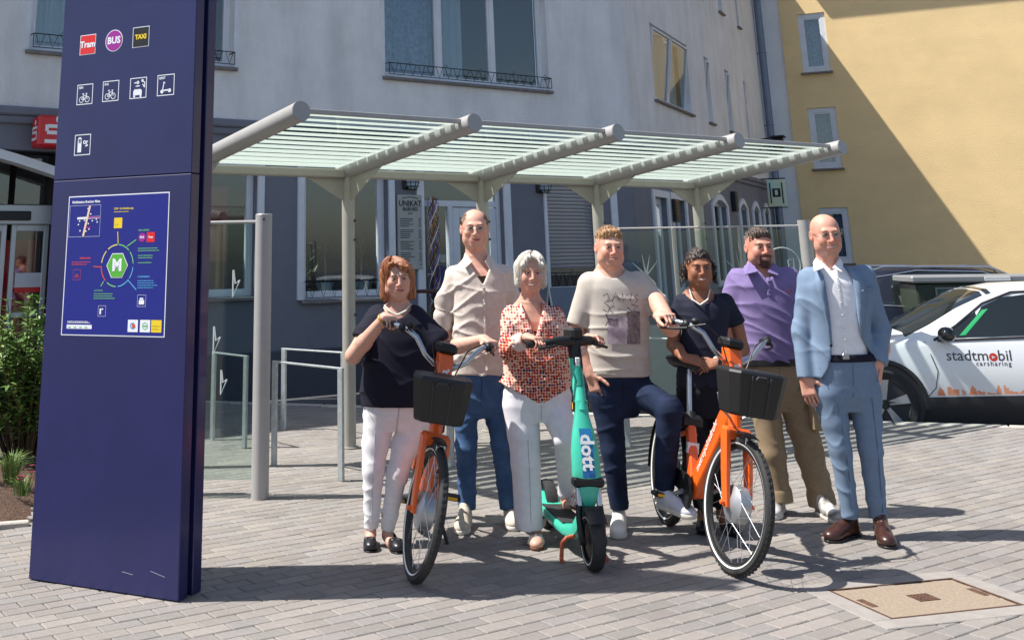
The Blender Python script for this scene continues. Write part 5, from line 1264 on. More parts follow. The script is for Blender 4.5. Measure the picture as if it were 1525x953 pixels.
def mesh_obj(name, parts, m, parent, colf=None, smooth=True):
    Vs, Fs, o = [], [], 0
    for V, Q in parts: Vs.append(V); Fs.append(Q+o); o += len(V)
    V = np.concatenate(Vs); F = np.concatenate(Fs); me = bpy.data.meshes.new(name)
    top_ = parent
    while top_ is not None and top_.parent is not None: top_ = top_.parent
    inv = np.array(top_.matrix_world.inverted()) if top_ else np.eye(4); L = V@inv[:3, :3].T+inv[:3, 3]
    me.vertices.add(len(L)); me.vertices.foreach_set('co', L.astype(f32).ravel()); me.loops.add(len(F)*4); me.loops.foreach_set('vertex_index', F.astype(np.int32).ravel())
    me.polygons.add(len(F)); me.polygons.foreach_set('loop_start', np.arange(0, len(F)*4, 4, dtype=np.int32)); me.polygons.foreach_set('loop_total', np.full(len(F), 4, np.int32))
    me.update(calc_edges=True)
    me.polygons.foreach_set('use_smooth', np.ones(len(F), bool)); me.materials.append(m)
    if colf is not None:
        c = colf(V); a = me.color_attributes.new('Col', 'FLOAT_COLOR', 'POINT'); a.data.foreach_set('color', np.concatenate([c, np.ones((len(c), 1))], 1).astype(f32).ravel())
    ob = bpy.data.objects.new(name, me); COL.objects.link(ob); ob.parent = parent
    return ob
# ================================================================ PEOPLE TOOLKIT
def sm(x, a, b): t = np.clip((x-a)/(b-a), 0, 1); return t*t*(3-2*t)
class Head:
    """local: x to image right, y back (face looks along -y), z up; origin between the ears; 1 unit = metres for a 0.235 m head"""
    def __init__(s, C, scale=1.0, yaw=0, pitch=0, roll=0):
        s.C = np.array(C, float); s.s = scale
        s.R = np.array((Euler((R(pitch), 0, 0)).to_matrix())); s.R = np.array(Matrix.Rotation(R(yaw), 3, 'Z') @ Matrix.Rotation(R(roll), 3, 'Y') @ Matrix.Rotation(R(pitch), 3, 'X'))
    def p(s, x, y, z): return s.C+s.R@(np.array((x, y, z))*s.s)
    def loc(s, V): return ((V-s.C)@s.R)/s.s
    def e(s, c, r, rot=None):
        M = s.R if rot is None else s.R@np.array(rot)
        return el(s.p(*c), np.array(r)*s.s, M)
    def c(s, a, b, ra, rb=None, flat=None):
        fl_ = None if flat is None else (s.R@np.array(flat[0], float), flat[1])
        return rc(s.p(*a), s.p(*b), ra*s.s, (ra if rb is None else rb)*s.s, fl_)
def head_sdf(S, H, jaw=1.0, wide=1.0, nose=1.0, smile=.5, brow=1.0, neckr=.055, neck_to=None, female=False, trap=True):
    e, c = H.e, H.c
    S.add(e((0, .012, .038), (.0775*wide, .095, .083)))
    S.add(e((0, -.020, -.028), (.069*wide, .072, .088)), .03)
    S.add(e((0, -.062, -.092), (.026*jaw, .024, .024)), .035)
    for s in (-1, 1):
        S.add(e((s*.049*wide*jaw, -.012, -.060), (.021, .034, .03)), .03)
        S.add(e((s*.040*wide, -.064, -.016), (.021, .019, .018)), .022)
    S.add(c((-.034, -.083, .030), (.034, -.083, .030), .010*brow), .018)
    for s in (-1, 1): S.sub(e((s*.031, -.102, .010), (.017, .016, .012)), .012)
    for s in (-1, 1): S.add(e((s*.031, -.080, .009), (.0155, .0125, .0115)), .004)
    S.add(c((0, -.089, .022), (0, -.110*nose, -.022), .0075, .0105), .012)
    S.add(e((0, -.106*nose, -.026), (.0125, .012, .010)), .006)
    for s in (-1, 1): S.add(e((s*.0125, -.095, -.028), (.009, .011, .0085)), .006)
    # mouth mound, lips
    S.add(e((0, -.078, -.058), (.030, .020, .022)), .02)
    up = .006*smile
    for s in (-1, 1):
        S.add(c((0, -.0975, -.0535), (s*.024, -.087, -.055+up), .0048, .003), .004)
        S.add(c((0, -.0965, -.0645), (s*.022, -.086, -.058+up), .0058, .003), .004)
        S.sub(c((0, -.1035, -.0585), (s*.025, -.090, -.0565+up), .0028, .002), .003)
        # cheeks lifted by the smile
        if smile > .4: S.add(e((s*.040, -.070, -.034), (.016, .014, .016)), .02)
        # ears
        S.add(e((s*.078*wide, .014, .0), (.009, .020, .032), Matrix.Rotation(R(-s*18), 3, 'Z')), .006); S.sub(e((s*.086*wide, .008, .004), (.006, .010, .018)), .004)
    nt = neck_to if neck_to is not None else H.p(0, .03, -.19)
    S.add(rc(H.p(0, .018, -.055), nt, neckr, neckr*1.1), .03)
    nn_ = np.array(nt)
    for s in ((-1, 1) if trap else ()): S.add(rc(nn_+np.array([s*.02, .015, .035]), nn_+np.array([s*.11, .02, -.035]), .045, .035), .04)
def face_cols(H, skin, lip, browc, blush=.12, brow_t=1.0, beard=None, teeth=0, scalp=None, hairline=None, eyes=(.05, .035, .03), stubble=0, smile=.5):
    skin = np.array(skin); lip = np.array(lip); browc = np.array(browc)
    def f(V):
        L = H.loc(V); x, y, z = L[:, 0], L[:, 1], L[:, 2]; ax = np.abs(x); C = np.tile(skin, (len(V), 1)); front = sm(-y, .035, .06)
        def mix(m, col): nonlocal C; C = C*(1-m[:, None])+np.array(col)*m[:, None]
        hd = sm(z, -.16, -.13)
        red = np.exp(-((ax-.040)/.022)**2-((z+.028)/.024)**2)*front+.7*np.exp(-(x/.016)**2-((z+.018)/.022)**2)*front+.6*np.exp(-((ax-.08)/.012)**2)*hd*(z > -.05)
        mix(np.clip(blush*red*1.5, 0, 1), skin*np.array([1.05, .68, .62]))
        if stubble: mix(stubble*front*sm(-z, .03, .06)*sm(z, -.125, -.1), skin*.55)
        up = .006*smile; lz = z-up*(ax/.024)**2
        mix(sm(-y, .075, .08)*np.exp(-(np.maximum(ax-.018, 0)/.006)**2)*np.exp(-((lz+.0585)/.0085)**4)*.85, lip)
        if teeth: mix(sm(-y, .08, .084)*(ax < .019)*np.exp(-((lz+.0585)/.0038)**4)*teeth, (.62, .58, .52))
        else: mix(sm(-y, .08, .084)*(ax < .025)*np.exp(-((lz+.0588)/.0025)**4)*.8, lip*.25)
        # nostril shade is geometry; eyes
        ey = ((ax-.031)/.0145)**2+((z-.0085)/.0052)**2; em = front*np.clip(1.6-ey*1.2, 0, 1)
        mix(np.clip(em, 0, 1)*.85, (.30, .26, .24)); ir = ((ax-.0305)/.0072)**2+((z-.0085)/.0056)**2; mix(front*np.clip(1.7-ir*1.3, 0, 1)*(em > .1), eyes)
        lid = front*np.exp(-((z-.0145+.0*ax)/.0022)**2)*(np.abs(ax-.031) < .017); mix(lid*.95, browc*.18)
        bz = .0305-.006*((ax-.034)/.02)**2; mix(front*np.clip(np.exp(-((z-bz)/(.0042*brow_t))**2)*(np.abs(ax-.034) < .022), 0, 1)*.85, browc)
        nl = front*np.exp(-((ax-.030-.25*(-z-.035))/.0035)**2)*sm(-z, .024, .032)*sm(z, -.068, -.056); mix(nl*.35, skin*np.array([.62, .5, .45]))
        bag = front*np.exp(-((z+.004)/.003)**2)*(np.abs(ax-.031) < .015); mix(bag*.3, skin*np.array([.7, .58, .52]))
        if beard is not None:
            bcol, kind = beard
            chin = np.exp(-(x/.030)**4)*sm(-z, .070, .078)*sm(z, -.135, -.118)*front
            must = np.exp(-((z+.043)/.007)**4)*np.exp(-(ax/.031)**6)*front; sides = np.exp(-((ax-.031)/.008)**2)*sm(-z, .035, .045)*sm(z, -.11, -.10)*front
            full = front*sm(-z, .035, .05)*sm(z, -.14, -.12)
            mix(np.clip(chin+must+sides, 0, 1)*(.92 if kind == 'goatee' else .5), bcol)
            if kind == 'goatee': mix(full*.28, bcol)
        if scalp is not None:
            pl = scalp[1](x, y, z); mix(np.clip(pl, 0, 1)*scalp[2], scalp[0])
        return C
    return f
def hand(S, W, f, n, th, curl=(.3, .4, .3), size=1.0, spread=.06, thumb=(.55, .8, .15), tcurl=.3, fc=None):
    """W wrist, f finger direction, n palm-facing direction, th thumb-side direction"""
    f = np.array(f, float); f /= np.linalg.norm(f); n = np.array(n, float); n -= f*(n@f); n /= np.linalg.norm(n); t = np.cross(n, f)
    if t@np.array(th, float) < 0: t = -t
    W = np.array(W, float); k = size
    P = lambda a, b, c: W+(f*a+t*b+n*c)*k
    S.add(rc(P(-.02, 0, 0), P(.03, 0, 0), .026*k, .028*k, (n, .72)), .02)
    for b in (-.030, -.010, .010, .029): S.add(rc(P(.02, b*.75, 0), P(.088, b, .0), .0145*k, .0125*k, (n, .95)), .012)
    segs = [(.030, (.040, .025, .020)), (.010, (.045, .029, .021)), (-.010, (.041, .027, .020)), (-.030, (.032, .020, .018))]
    for i, (b, ls) in enumerate(segs):
        p = P(.088, b, 0); a = 0; sp = spread*(1.5-i); cs = curl if fc is None else fc[i]; r = .0087 if i < 3 else .0076
        for j, l in enumerate(ls):
            a += cs[j]; d = (f*math.cos(a)+n*math.sin(a))+t*sp*math.cos(a); d /= np.linalg.norm(d); q = p+d*l*k; S.add(rc(p, q, (r-.0008*j)*k, (r-.0008*(j+1))*k), .002 if j else .005); p = q
    d = f*thumb[0]+t*thumb[1]+n*thumb[2]; d /= np.linalg.norm(d); p = P(.012, .024, .006); q = p+d*.042*k; S.add(rc(p, q, .0155*k, .012*k), .016)
    d2 = d*math.cos(tcurl)+(f*.7-t*.6+n*.3)*math.sin(tcurl); d2 /= np.linalg.norm(d2); q2 = q+d2*.033*k; S.add(rc(q, q2, .0115*k, .0102*k), .006); q3 = q2+(d2+f*.25)/np.linalg.norm(d2+f*.25)*.024*k; S.add(rc(q2, q3, .0102*k, .0085*k), .004)
class Fig:
    """placement helper: photo pixels at the person's own depth"""
    def __init__(s, toes, label, cat='person', dY=0.0, group='people posing with the rental vehicles'):
        """toes: [(px, py, (dx, dy), shoe length)] toe tips on the ground; the ankles give the depth of the figure"""
        s.heels = []; A = []
        for (x, y, hx, hy, L_) in toes:
            t = gp(x, y); d = (t-gp(hx, hy)).normalized(); s.heels.append((t-d*L_, d, L_)); A.append(t-d*(L_-.07))
        g_ = sum(A, Vector())/len(A); s.Y = g_.y+dY; s.root = thing('person', label, cat, Matrix.Translation((g_.x, s.Y, 0)), group); s.A = A
    def ank(s, i): return s.A[i].y-s.Y
    def J(s, x, y, dy=0.0): return np.array(at(x, y, s.Y+dy))
    def m(s, px_, y=500, dy=0.0): return px_*(s.J(701, y, dy)-s.J(700, y, dy))[0]
    def limb(s, S, ch, k=.02, flat=None):
        for (a, b) in zip(ch[:-1], ch[1:]): S.add(rc(s.J(a[0], a[1], a[3]), s.J(b[0], b[1], b[3]), s.m(a[2])/2, s.m(b[2])/2, flat), k)
    def keys(s, rows, dy=0.0, grow=0.0):
        out = []
        for (y, xl, xr, ry, *o) in rows:
            dd = dy+(o[0] if o else 0); a, b = s.J(xl, y, dd), s.J(xr, y, dd); out.append(((a[2]+b[2])/2, (a[0]+b[0])/2, s.Y+dd, (b[0]-a[0])/2+grow, ry+grow))
        return out
    def box(s, x0, y0, x1, y1, d0=-.3, d1=.3):
        P = [s.J(x, y, d) for x in (x0, x1) for y in (y0, y1) for d in (d0, d1)]; P = np.array(P); return [*(P[:, :2].min(0)), max(-.01, P[:, 2].min())], list(P.max(0))
    def opening(s, rows, ylim, dy=0):
        """region to cut out of a garment front: rows (y_px, xl, xr)"""
        K = sorted([(s.J((xl+xr)/2, y, dy)[2], s.J(xl, y, dy)[0], s.J(xr, y, dy)[0]) for (y, xl, xr) in rows]); z, a, b = [np.array(q) for q in zip(*K)]
        yl = s.Y+ylim
        def f(X, Y, Z):
            zz = Z.ravel(); l = np.interp(zz, z, a).astype(f32)[None, None, :]; r = np.interp(zz, z, b).astype(f32)[None, None, :]
            d = np.maximum(l-X, X-r); return np.maximum(np.maximum(d, Y-f32(yl)), np.maximum(Z-f32(z[-1]), f32(z[0])-Z))
        return slab(f, (a.min(), s.Y-.6, z[0]), (b.max(), yl, z[-1]))
def shoe(fig, heel, toe_dir, length, m_up, m_sole, style='sneaker', z0=0.0, name='shoe', ankle=None, tilt=0):
    """heel = ground point under the heel"""
    d = np.array([toe_dir[0], toe_dir[1], 0.0]); d /= np.linalg.norm(d); t = np.array([-d[1], d[0], 0]); k = length/.29; H = np.array([heel[0], heel[1], z0])
    tl = R(tilt); ud = np.array([0, 0, 1.0])*math.cos(tl)+d*math.sin(tl); d3 = d*math.cos(tl)-np.array([0, 0, 1.0])*math.sin(tl)
    P = lambda a, b, c: H+(d3*a+t*b+ud*c)*k
    M = np.stack([d3, t, ud], 1)
    lo, hi = bb([P(-.05, 0, -.02), P(.32, 0, 0), P(0, .08, .14), P(0, -.08, .14), P(.3, .08, .1), P(.3, -.08, .1)], .02)
    S = Sdf(lo, hi, .005); low = style in ('flat', 'sandal')
    S.add(el(P(.235, .004, .032), (.062*k, .047*k, .036*k), M)); S.add(el(P(.15, .0, .04), (.09*k, .042*k, .038*k), M), .03)
    S.add(el(P(.04, 0, .04), (.052*k, .036*k, .045*k), M), .03)
    if not low:
        S.add(rc(P(.055, 0, .06), P(.05, 0, .105), .040*k, .038*k), .02); S.add(rc(P(.10, 0, .07), P(.17, 0, .055), .034*k, .032*k), .03)
    zc = .012; n0 = P(0, 0, zc)
    plane = lambda X, Y, Z: f32(n0@ud)-(X*f32(ud[0])+Y*f32(ud[1])+Z*f32(ud[2]))
    S.inter(plane)
    if style == 'flat': S.sub(el(P(.095, 0, .09), (.085*k, .033*k, .055*k), M), .006)
    U = mesh_obj(name, [S.mesh()], m_up, fig.root)
    S2 = Sdf(lo, hi, .005); hgt = {'sneaker': .026, 'dress': .014, 'flat': .010, 'sandal': .018}[style]
    S2.add(el(P(.225, .004, .014), (.075*k, .050*k, .04*k), M)); S2.add(el(P(.13, 0, .014), (.10*k, .040*k, .04*k), M), .03); S2.add(el(P(.04, 0, .014), (.058*k, .040*k, .04*k), M), .02)
    a, b = P(0, 0, .0)@ud, P(0, 0, hgt)@ud
    S2.inter(lambda X, Y, Z: np.maximum(f32(a)-(X*f32(ud[0])+Y*f32(ud[1])+Z*f32(ud[2])), (X*f32(ud[0])+Y*f32(ud[1])+Z*f32(ud[2]))-f32(b)))
    mesh_obj('sole', [S2.mesh()], m_sole, U)
    if style in ('sneaker', 'dress'):
        mb = MB(Matrix.Translation(-Vector(fig.root.location)))
        for q in range(4):
            a_ = .115+q*.022; z_ = .092-q*.0085; mb.tube([P(a_, -.02, z_), P(a_+.004, 0, z_+.008), P(a_, .02, z_)], .0035*k, 5)
        mb.build('laces', mat('lace_grey', srgb(150, 148, 144), .8) if style == 'sneaker' else m_up, U)
    return U, P
# ================================================================ PEOPLE
m_skin = mat('skin', (.6, .4, .3), .55, attr='Col', var=.09, vscale=45, sub=.08, bump=.10, bscale=260, spec=.4)
def cloth(name, col, rough=.85, wv=.06, wb=.025, wsc=220, **k): return mat(name, col, rough, var=wv, vscale=k.pop('vscale', 25), bump=wb, bscale=wsc, spec=k.pop('spec', .25), wrinkle=k.pop('wrinkle', .35), wscale=k.pop('wscale', 5), **k)
def hairmat(name, col, col2): return mat(name, col, .42, vcol2=col2, vscale=40, stretch=(2.2, 2.2, .35), bump=.35, bscale=55, spec=.45)
def bike_grip(T, s):
    FX = WB; hbv = Vector((FX-.10, 0, .70)); ax = Vector((-.34, 0, .94)).normalized(); MS = Matrix.Translation(hbv) @ Matrix.Rotation(T['steer'], 4, ax) @ Matrix.Translation(-hbv)
    c = hbv+ax*.36; return np.array(T.matrix_world @ (MS @ (c+Vector((-.19, s*.305, .143)))))
def scoot_grip(s):
    tx, tz = -.30, 1.12; MH = Matrix.Translation((tx, 0, tz)) @ Matrix.Rotation(R(26), 4, 'Z') @ Matrix.Translation((-tx, 0, -tz)); return np.array(scoot.matrix_world @ (MH @ Vector((tx-.052, s*.235, tz-.006))))
def arm(fig, sh, elb, wr, r=(.05, .043, .029), handkw=None, h=.0040):
    """bare arm from shoulder to hand; points are world arrays"""
    sh = np.array(sh)+(np.array(elb)-np.array(sh))*.38; r = (r[1]*1.04, r[1], r[2]); pts = [sh, np.array(elb), np.array(wr)]; lo, hi = bb(pts, .14)
    if handkw: l2, h2 = bb([np.array(wr)+np.array(handkw['f'])/np.linalg.norm(handkw['f'])*.1], .15); lo = np.minimum(lo, l2); hi = np.maximum(hi, h2)
    S = Sdf(lo, hi, h); S.add(rc(sh, elb, r[0], r[1])); mid = np.array(elb)*.65+np.array(wr)*.35; S.add(rc(elb, mid, r[1]*.98, r[1]*.98), .02); S.add(rc(mid, wr, r[1]*.98, r[2]), .02)
    if handkw: hand(S, wr, **handkw)
    return S.mesh()
def core(fig, chains, r=.028):
    """slim hidden trunk and legs joining head, arms and feet into one body"""
    P = [fig.J(*q) for ch in chains for q in ch]; S = Sdf(*bb(P, .06), .014)
    for ch in chains:
        for a, b in zip(ch[:-1], ch[1:]): S.add(rc(fig.J(*a), fig.J(*b), r, r), .02)
    return S.mesh()
def grip_hand(G, f, n, th, curl=(.95, 1.25, .7), size=1.0, **k):
    f = np.array(f, float); f /= np.linalg.norm(f); n = np.array(n, float); n -= f*(n@f); n /= np.linalg.norm(n)
    return np.array(G)-f*.075*size-n*.03*size, dict(f=f, n=n, th=th, curl=curl, size=size, thumb=(.75, .45, .5), tcurl=.5, **k)
def head_mesh(fig, H, chest=None, low=.30, h=.0036, **k):
    lo = H.C-np.array([.135, .14, low]); hi = H.C+np.array([.135, .15, .15]); S = Sdf(lo, hi, h); head_sdf(S, H, **k)
    if chest: S.add(loft(chest), .03)
    return S.mesh()
def hair_cap(H, plane, r=(.083, .103, .088), c=(0, .014, .042), h=.0042, amp=.003, seed=1, extra=(), cut=None, grain=55):
    lo = H.C-np.array([.15, .15, .2]); hi = H.C+np.array([.15, .17, .17]); S = Sdf(lo, hi, h); S.add(H.e(c, r))
    if plane:
        (ny, nz, off) = plane; nv = H.R@(np.array((0, ny, nz))/math.hypot(ny, nz)); o = nv@H.C+off*H.s
        S.inter(lambda X, Y, Z: f32(o)-(X*f32(nv[0])+Y*f32(nv[1])+Z*f32(nv[2])))
    for (p, k) in extra: S.add(p, k)
    if cut:
        for p, k in cut: S.sub(p, k)
    def fz(P):
        L = H.loc(P); a = np.arctan2(L[:, 0], -L[:, 1]+.02); return amp*(np.sin(a*grain+3*np.sin(L[:, 2]*40+seed))*.6+np.sin(a*grain*.43+L[:, 2]*60+2*np.sin(L[:, 0]*50+seed)))
    S.disp(fz); return S.mesh()
def strands_long(fig, H, m, N, zend, seed, face=58, part=.02, jit=.012, fr=.062, gap=None, c=(0, .014, .045), r=(.089, .106, .090), par=None):
    rr = random.Random(seed); mb = MB(Matrix.Translation(-Vector(fig.root.location)))
    for k in range(N):
        ph = rr.uniform(-180, 180); k_ = rr.uniform(.985, 1.05); pts = []
        front = abs(ph) < face; a = R(ph); ze = zend+rr.gauss(0, jit)
        if gap and gap[0] < ph < gap[1]: continue
        te = 100
        if front: ze = fr+.018*(abs(ph)/face)**2+rr.gauss(0, .006)-(.05*max(0, (abs(ph)-face*.7)/(face*.3))); te = math.degrees(math.acos(max(-1, min(1, (ze-c[2])/r[2]))))
        for i in range(7):
            t = R(8+(te-8)*i/6); x, y, z = math.sin(t)*math.sin(a), -math.sin(t)*math.cos(a), math.cos(t); w = (1-i/6)
            pts.append((c[0]+r[0]*x*k_+part*w*.8, c[1]+r[1]*y*k_, c[2]+r[2]*z*k_))
        if not front:
            x, y, z = pts[-1]; cu = rr.uniform(-.008, .010)
            for i in range(1, 5): f_ = i/4; pts.append((x*(1-.04*f_)+cu*f_*f_, y+(.012 if y < .0 else -.01)*f_*f_, z+(ze-z)*f_))
        n = len(pts); q = [Vector(H.p(*p)) for p in pts]; r0 = rr.uniform(.0025, .0052)
        mb.tube(q, [r0*(.8 if i == 0 else 1)*(1 if i < n-2 else (.75 if i == n-2 else .25)) for i in range(n)], 4, caps=False)
    o = mb.build('hair_strands', m, par or fig.root, True); o['kind'] = 'stuff'; return o
def strands_short(fig, H, m, N, seed, plane, c=(0, .012, .045), r=(.081, .100, .087), ln=.026, lift=.35, comb=(0, -.5, .2), keep=None):
    rr = random.Random(seed); mb = MB(Matrix.Translation(-Vector(fig.root.location))); k = 0; ny, nz, off = plane; nn = math.hypot(ny, nz)
    while k < N:
        u, v, w = rr.gauss(0, 1), rr.gauss(0, 1), rr.gauss(0, 1); l = math.sqrt(u*u+v*v+w*w); u, v, w = u/l, v/l, w/l; p = Vector((c[0]+r[0]*u, c[1]+r[1]*v, c[2]+r[2]*w)); k += 1
        if (ny*p.y+nz*p.z)/nn < off-.006+rr.gauss(0, .004) or (keep and not keep(p)): continue
        nrm = Vector((u/r[0], v/r[1], w/r[2])).normalized(); d = Vector(comb)+Vector((rr.gauss(0, .25), rr.gauss(0, .25), rr.gauss(0, .25)))
        if p.z < .05: d = Vector((0, .5, -.7))+Vector((rr.gauss(0, .2), rr.gauss(0, .2), rr.gauss(0, .2)))
        d = (d-nrm*d.dot(nrm)).normalized()+nrm*lift*(1 if p.z > .05 else .25); L_ = ln*rr.uniform(.6, 1.15)*(1 if p.z > .05 else .7); q = p-nrm*.004
        mb.tube([Vector(H.p(*q)), Vector(H.p(*(q+d*L_*.6))), Vector(H.p(*(q+d*L_-nrm*L_*.1)))], [.0032, .0028, .0008], 4, caps=False)
    o = mb.build('hair_strands', m, fig.root, True); o['kind'] = 'stuff'; return o
def glasses(fig, H, m, r=.020, rz=.016):
    mb = MB(Matrix.Translation(-Vector(fig.root.location)))
    for s in (-1, 1):
        mb.tube([H.p(s*.032+r*math.cos(a), -.104+.006*abs(math.cos(a)), .007+rz*math.sin(a)) for a in np.linspace(0, 2*math.pi, 21)[:-1]], .0015, 5, closed=True)
        mb.tube([H.p(s*.052, -.098, .012), H.p(s*.074, -.05, .014), H.p(s*.079, .012, .012)], .0015, 5)
    mb.tube([H.p(-.012, -.106, .010), H.p(0, -.109, .013), H.p(.012, -.106, .010)], .0015, 5); g_ = mb.build('glasses', m, fig.root)
    for s in (-1, 1):
        mb = MB(Matrix.Translation(-Vector(fig.root.location))); mb._add([H.p(s*.032+r*.97*math.cos(a), -.103+.006*abs(math.cos(a)), .007+rz*.97*math.sin(a)) for a in np.linspace(0, 2*math.pi, 17)[:-1]], [tuple(range(16))]); mb.build('lens', MATS['clear_pane'], g_)
def garment(fig, name, m, box, rows=None, limbs=(), k=.03, h=.0065, amp=.006, freq=9, d=(0, 0, 1), seed=1, cuts=(), p=2.3, yaw=0, grow=0, mask=None, limb_k=.035, planes=()):
    S = Sdf(*fig.box(*box), h)
    if rows: S.add(loft(fig.keys(rows, 0, grow), yaw, p))
    for ch in limbs:
        for i, (a, b) in enumerate(zip(ch[:-1], ch[1:])):
            A = a if isinstance(a, np.ndarray) else None
            q_ = .93 if ('trous' in name or 'jeans' in name) else 1.0; S.add(rc(fig.J(a[0], a[1], a[3]), fig.J(b[0], b[1], b[3]), fig.m(a[2])/2*q_, fig.m(b[2])/2*q_), .022 if q_ < 1 else limb_k)
    for (pt, nrm) in planes:
        nrm = np.array(nrm, float); nrm /= np.linalg.norm(nrm); o = nrm@np.array(pt); S.inter(lambda X, Y, Z, nrm=nrm, o=o: (X*f32(nrm[0])+Y*f32(nrm[1])+Z*f32(nrm[2]))-f32(o))
    if amp: S.disp(folds(seed, amp, freq, d, mask))
    for (pr, kk) in cuts: S.sub(pr, kk)
    return mesh_obj(name, [S.mesh()], m, fig.root)
def endcut(fig, a, b, t=1.0, r=.09):
    """blunt cut at the end of a sleeve or leg: removes what lies beyond b along a->b"""
    A, B = fig.J(*a), fig.J(*b); d = (B-A)/np.linalg.norm(B-A); o = d@B; lo, hi = bb([B, B+d*.09], r)
    def f(X, Y, Z):
        ax = f32(o)-(X*f32(d[0])+Y*f32(d[1])+Z*f32(d[2])); q = np.sqrt((X-f32(B[0]))**2+(Y-f32(B[1]))**2+(Z-f32(B[2]))**2)-f32(r); return np.maximum(ax, q)
    return slab(f, lo, hi)
def seams(fig, ob, lines, col, r=.0022):
    V = wverts(ob); m = mat('seam_%d_%d_%d' % tuple(int(c*255) for c in col), col, .9)
    for ln_ in lines:
        P = []
        for (x0_, y0_), (x1_, y1_) in zip(ln_[:-1], ln_[1:]):
            for t in np.linspace(0, 1, 5): q = fig.J(x0_+(x1_-x0_)*t, y0_+(y1_-y0_)*t); q[1] = onfront(V, q[0], q[2])+.0005; P.append(Vector(q))
        mb = MB(Matrix.Translation(-Vector(fig.root.location))); mb.tube(P, r, 4); mb.build('seam', m, ob)
def buttons(fig, pts, m, r=.006, name='button'):
    for p in pts:
        mb = MB(Matrix.Translation(-Vector(fig.root.location))); mb.sphere(p, (r, r*.5, r), 8, 5); mb.build(name, m, fig.root, True)
def necklace(fig, pts, m, r=.005, par=None):
    pts = [np.array(p) for p in pts]; T = np.linspace(0, 1, 34); P = []
    seg_ = np.linspace(0, 1, len(pts))
    for t in T: P.append([np.interp(t, seg_, [q[i] for q in pts]) for i in range(3)])
    mb = MB(Matrix.Translation(-Vector(fig.root.location)))
    for q in P: mb.sphere(q, r, 8, 5)
    mb.build('pearl_necklace', m, fig.root, True)
def onfront(V, x, z):
    """front-most surface point of a vertex cloud near x, z"""
    d = np.hypot(V[:, 0]-x, V[:, 2]-z); i = np.nonzero(d < .02)[0]
    return V[i, 1].min() if len(i) else V[np.argmin(d), 1]
def wverts(o):
    n = len(o.data.vertices); a = np.zeros(n*3, f32); o.data.vertices.foreach_get('co', a); return a.reshape(-1, 3)+np.array(o.parent.matrix_world.translation)
SK1 = np.array(srgb(208, 160, 140)); SK2 = np.array(srgb(216, 172, 152)); SK3 = np.array(srgb(146, 98, 74)); LIP = np.array(srgb(178, 92, 84))
m_pearl = mat('pearl', srgb(236, 228, 216), .25, spec=.6); m_gold = mat('gold', srgb(200, 160, 90), .3, metal=.8)
m_wjean = cloth('white_denim', srgb(228, 226, 228)); m_bjean = mat('blue_denim', srgb(52, 78, 116), .85, vcol2=srgb(76, 106, 146), vscale=7, bump=.03, bscale=260, spec=.2, wrinkle=.5, wscale=7); m_djean = mat('dark_denim', srgb(22, 29, 48), .85, vcol2=srgb(38, 52, 80), vscale=5, bump=.03, bscale=260, spec=.2, wrinkle=.5, wscale=7)
m_navy = cloth('navy_jersey', srgb(27, 27, 42)); m_blks = mat('black_leather', (.012, .012, .016), .35, spec=.5); m_whs = mat('white_leather', srgb(222, 218, 212), .5, var=.08, vscale=20); m_sole = mat('pale_sole', srgb(206, 200, 190), .7, var=.1, vscale=15)
# ---------------------------------------------------------------- woman with auburn bob, navy top
F = Fig([(551, 823, 551, 802, .25), (594, 825, 577, 804, .25)], 'woman with auburn bob, navy top and white trousers holding an orange bike')
H = Head(F.J(592, 416, 0), .99, yaw=6, pitch=4, roll=-2)
chest = F.keys([(505, 560, 630, .09), (475, 553, 630, .09), (463, 562, 622, .075), (455, 574, 611, .06)], .03)
parts = [head_mesh(F, H, chest, jaw=1.08, wide=1.11, smile=.2, neckr=.055, neck_to=F.J(594, 468, .03), female=True)]
G1 = bike_grip(bike1, -1); G2 = bike_grip(bike1, 1)
w1, hk1 = grip_hand(G1, (.35, -.85, -.1), (.1, -.1, -1), (1, 0, 0), size=.92); w2, hk2 = grip_hand(G2, (.45, -.8, -.15), (0, -.15, -1), (-1, 0, 0), size=.92)
e1 = F.J(526, 530, -.1); e2 = F.J(664, 520, -.04)
parts.append(arm(F, F.J(560, 470, .02), e1, w1, (.056, .046, .028), hk1)); parts.append(arm(F, F.J(628, 472, .02), e2, w2, (.056, .044, .028), hk2))
for ch in (((553, 765, 18, .0), (552, 795, 14, .0), (551, 806, 15, -.06)), ((577, 765, 18, .0), (577, 797, 14, .0), (582, 808, 15, -.06))):
    S = Sdf(*F.box(530, 740, 610, 830), .006); F.limb(S, ch); parts.append(S.mesh())
parts.append(core(F, [((594, 475, .03), (596, 590, .02)), ((596, 590, .02), (560, 630, 0), (556, 700, -.02), (553, 780, 0)), ((596, 590, .02), (604, 630, 0), (592, 705, -.02), (577, 780, 0)), ((594, 475, .03), (553, 480, 0)), ((594, 475, .03), (634, 485, 0))]))
mesh_obj('body', parts, m_skin, F.root, face_cols(H, SK1, LIP, srgb(110, 74, 56), .2, .9, eyes=(.08, .07, .06), smile=.2))
hm = hairmat('auburn_hair', srgb(120, 70, 46), srgb(178, 118, 78))
ex = [(H.c((s*.078, .008, .04), (s*.083, -.002, -.10), .030, .027), .03) for s in (-1, 1)]+[(H.e((0, .058, -.02), (.084, .06, .105)), .03), (H.c((-.045, -.074, .095), (.05, -.076, .074), .018, .013), .02)]
mesh_obj('hair', [hair_cap(H, None, (.088, .104, .088), (0, .014, .045), seed=2, extra=ex, cut=[(H.e((.0, -.115, -.035), (.062, .085, .098)), .014), (H.e((-.026, -.105, .055), (.036, .05, .048)), .012)])], hm, F.root); strands_long(F, H, hm, 520, -.105, 3, 46, -.035, fr=.066, gap=(-40, -2))
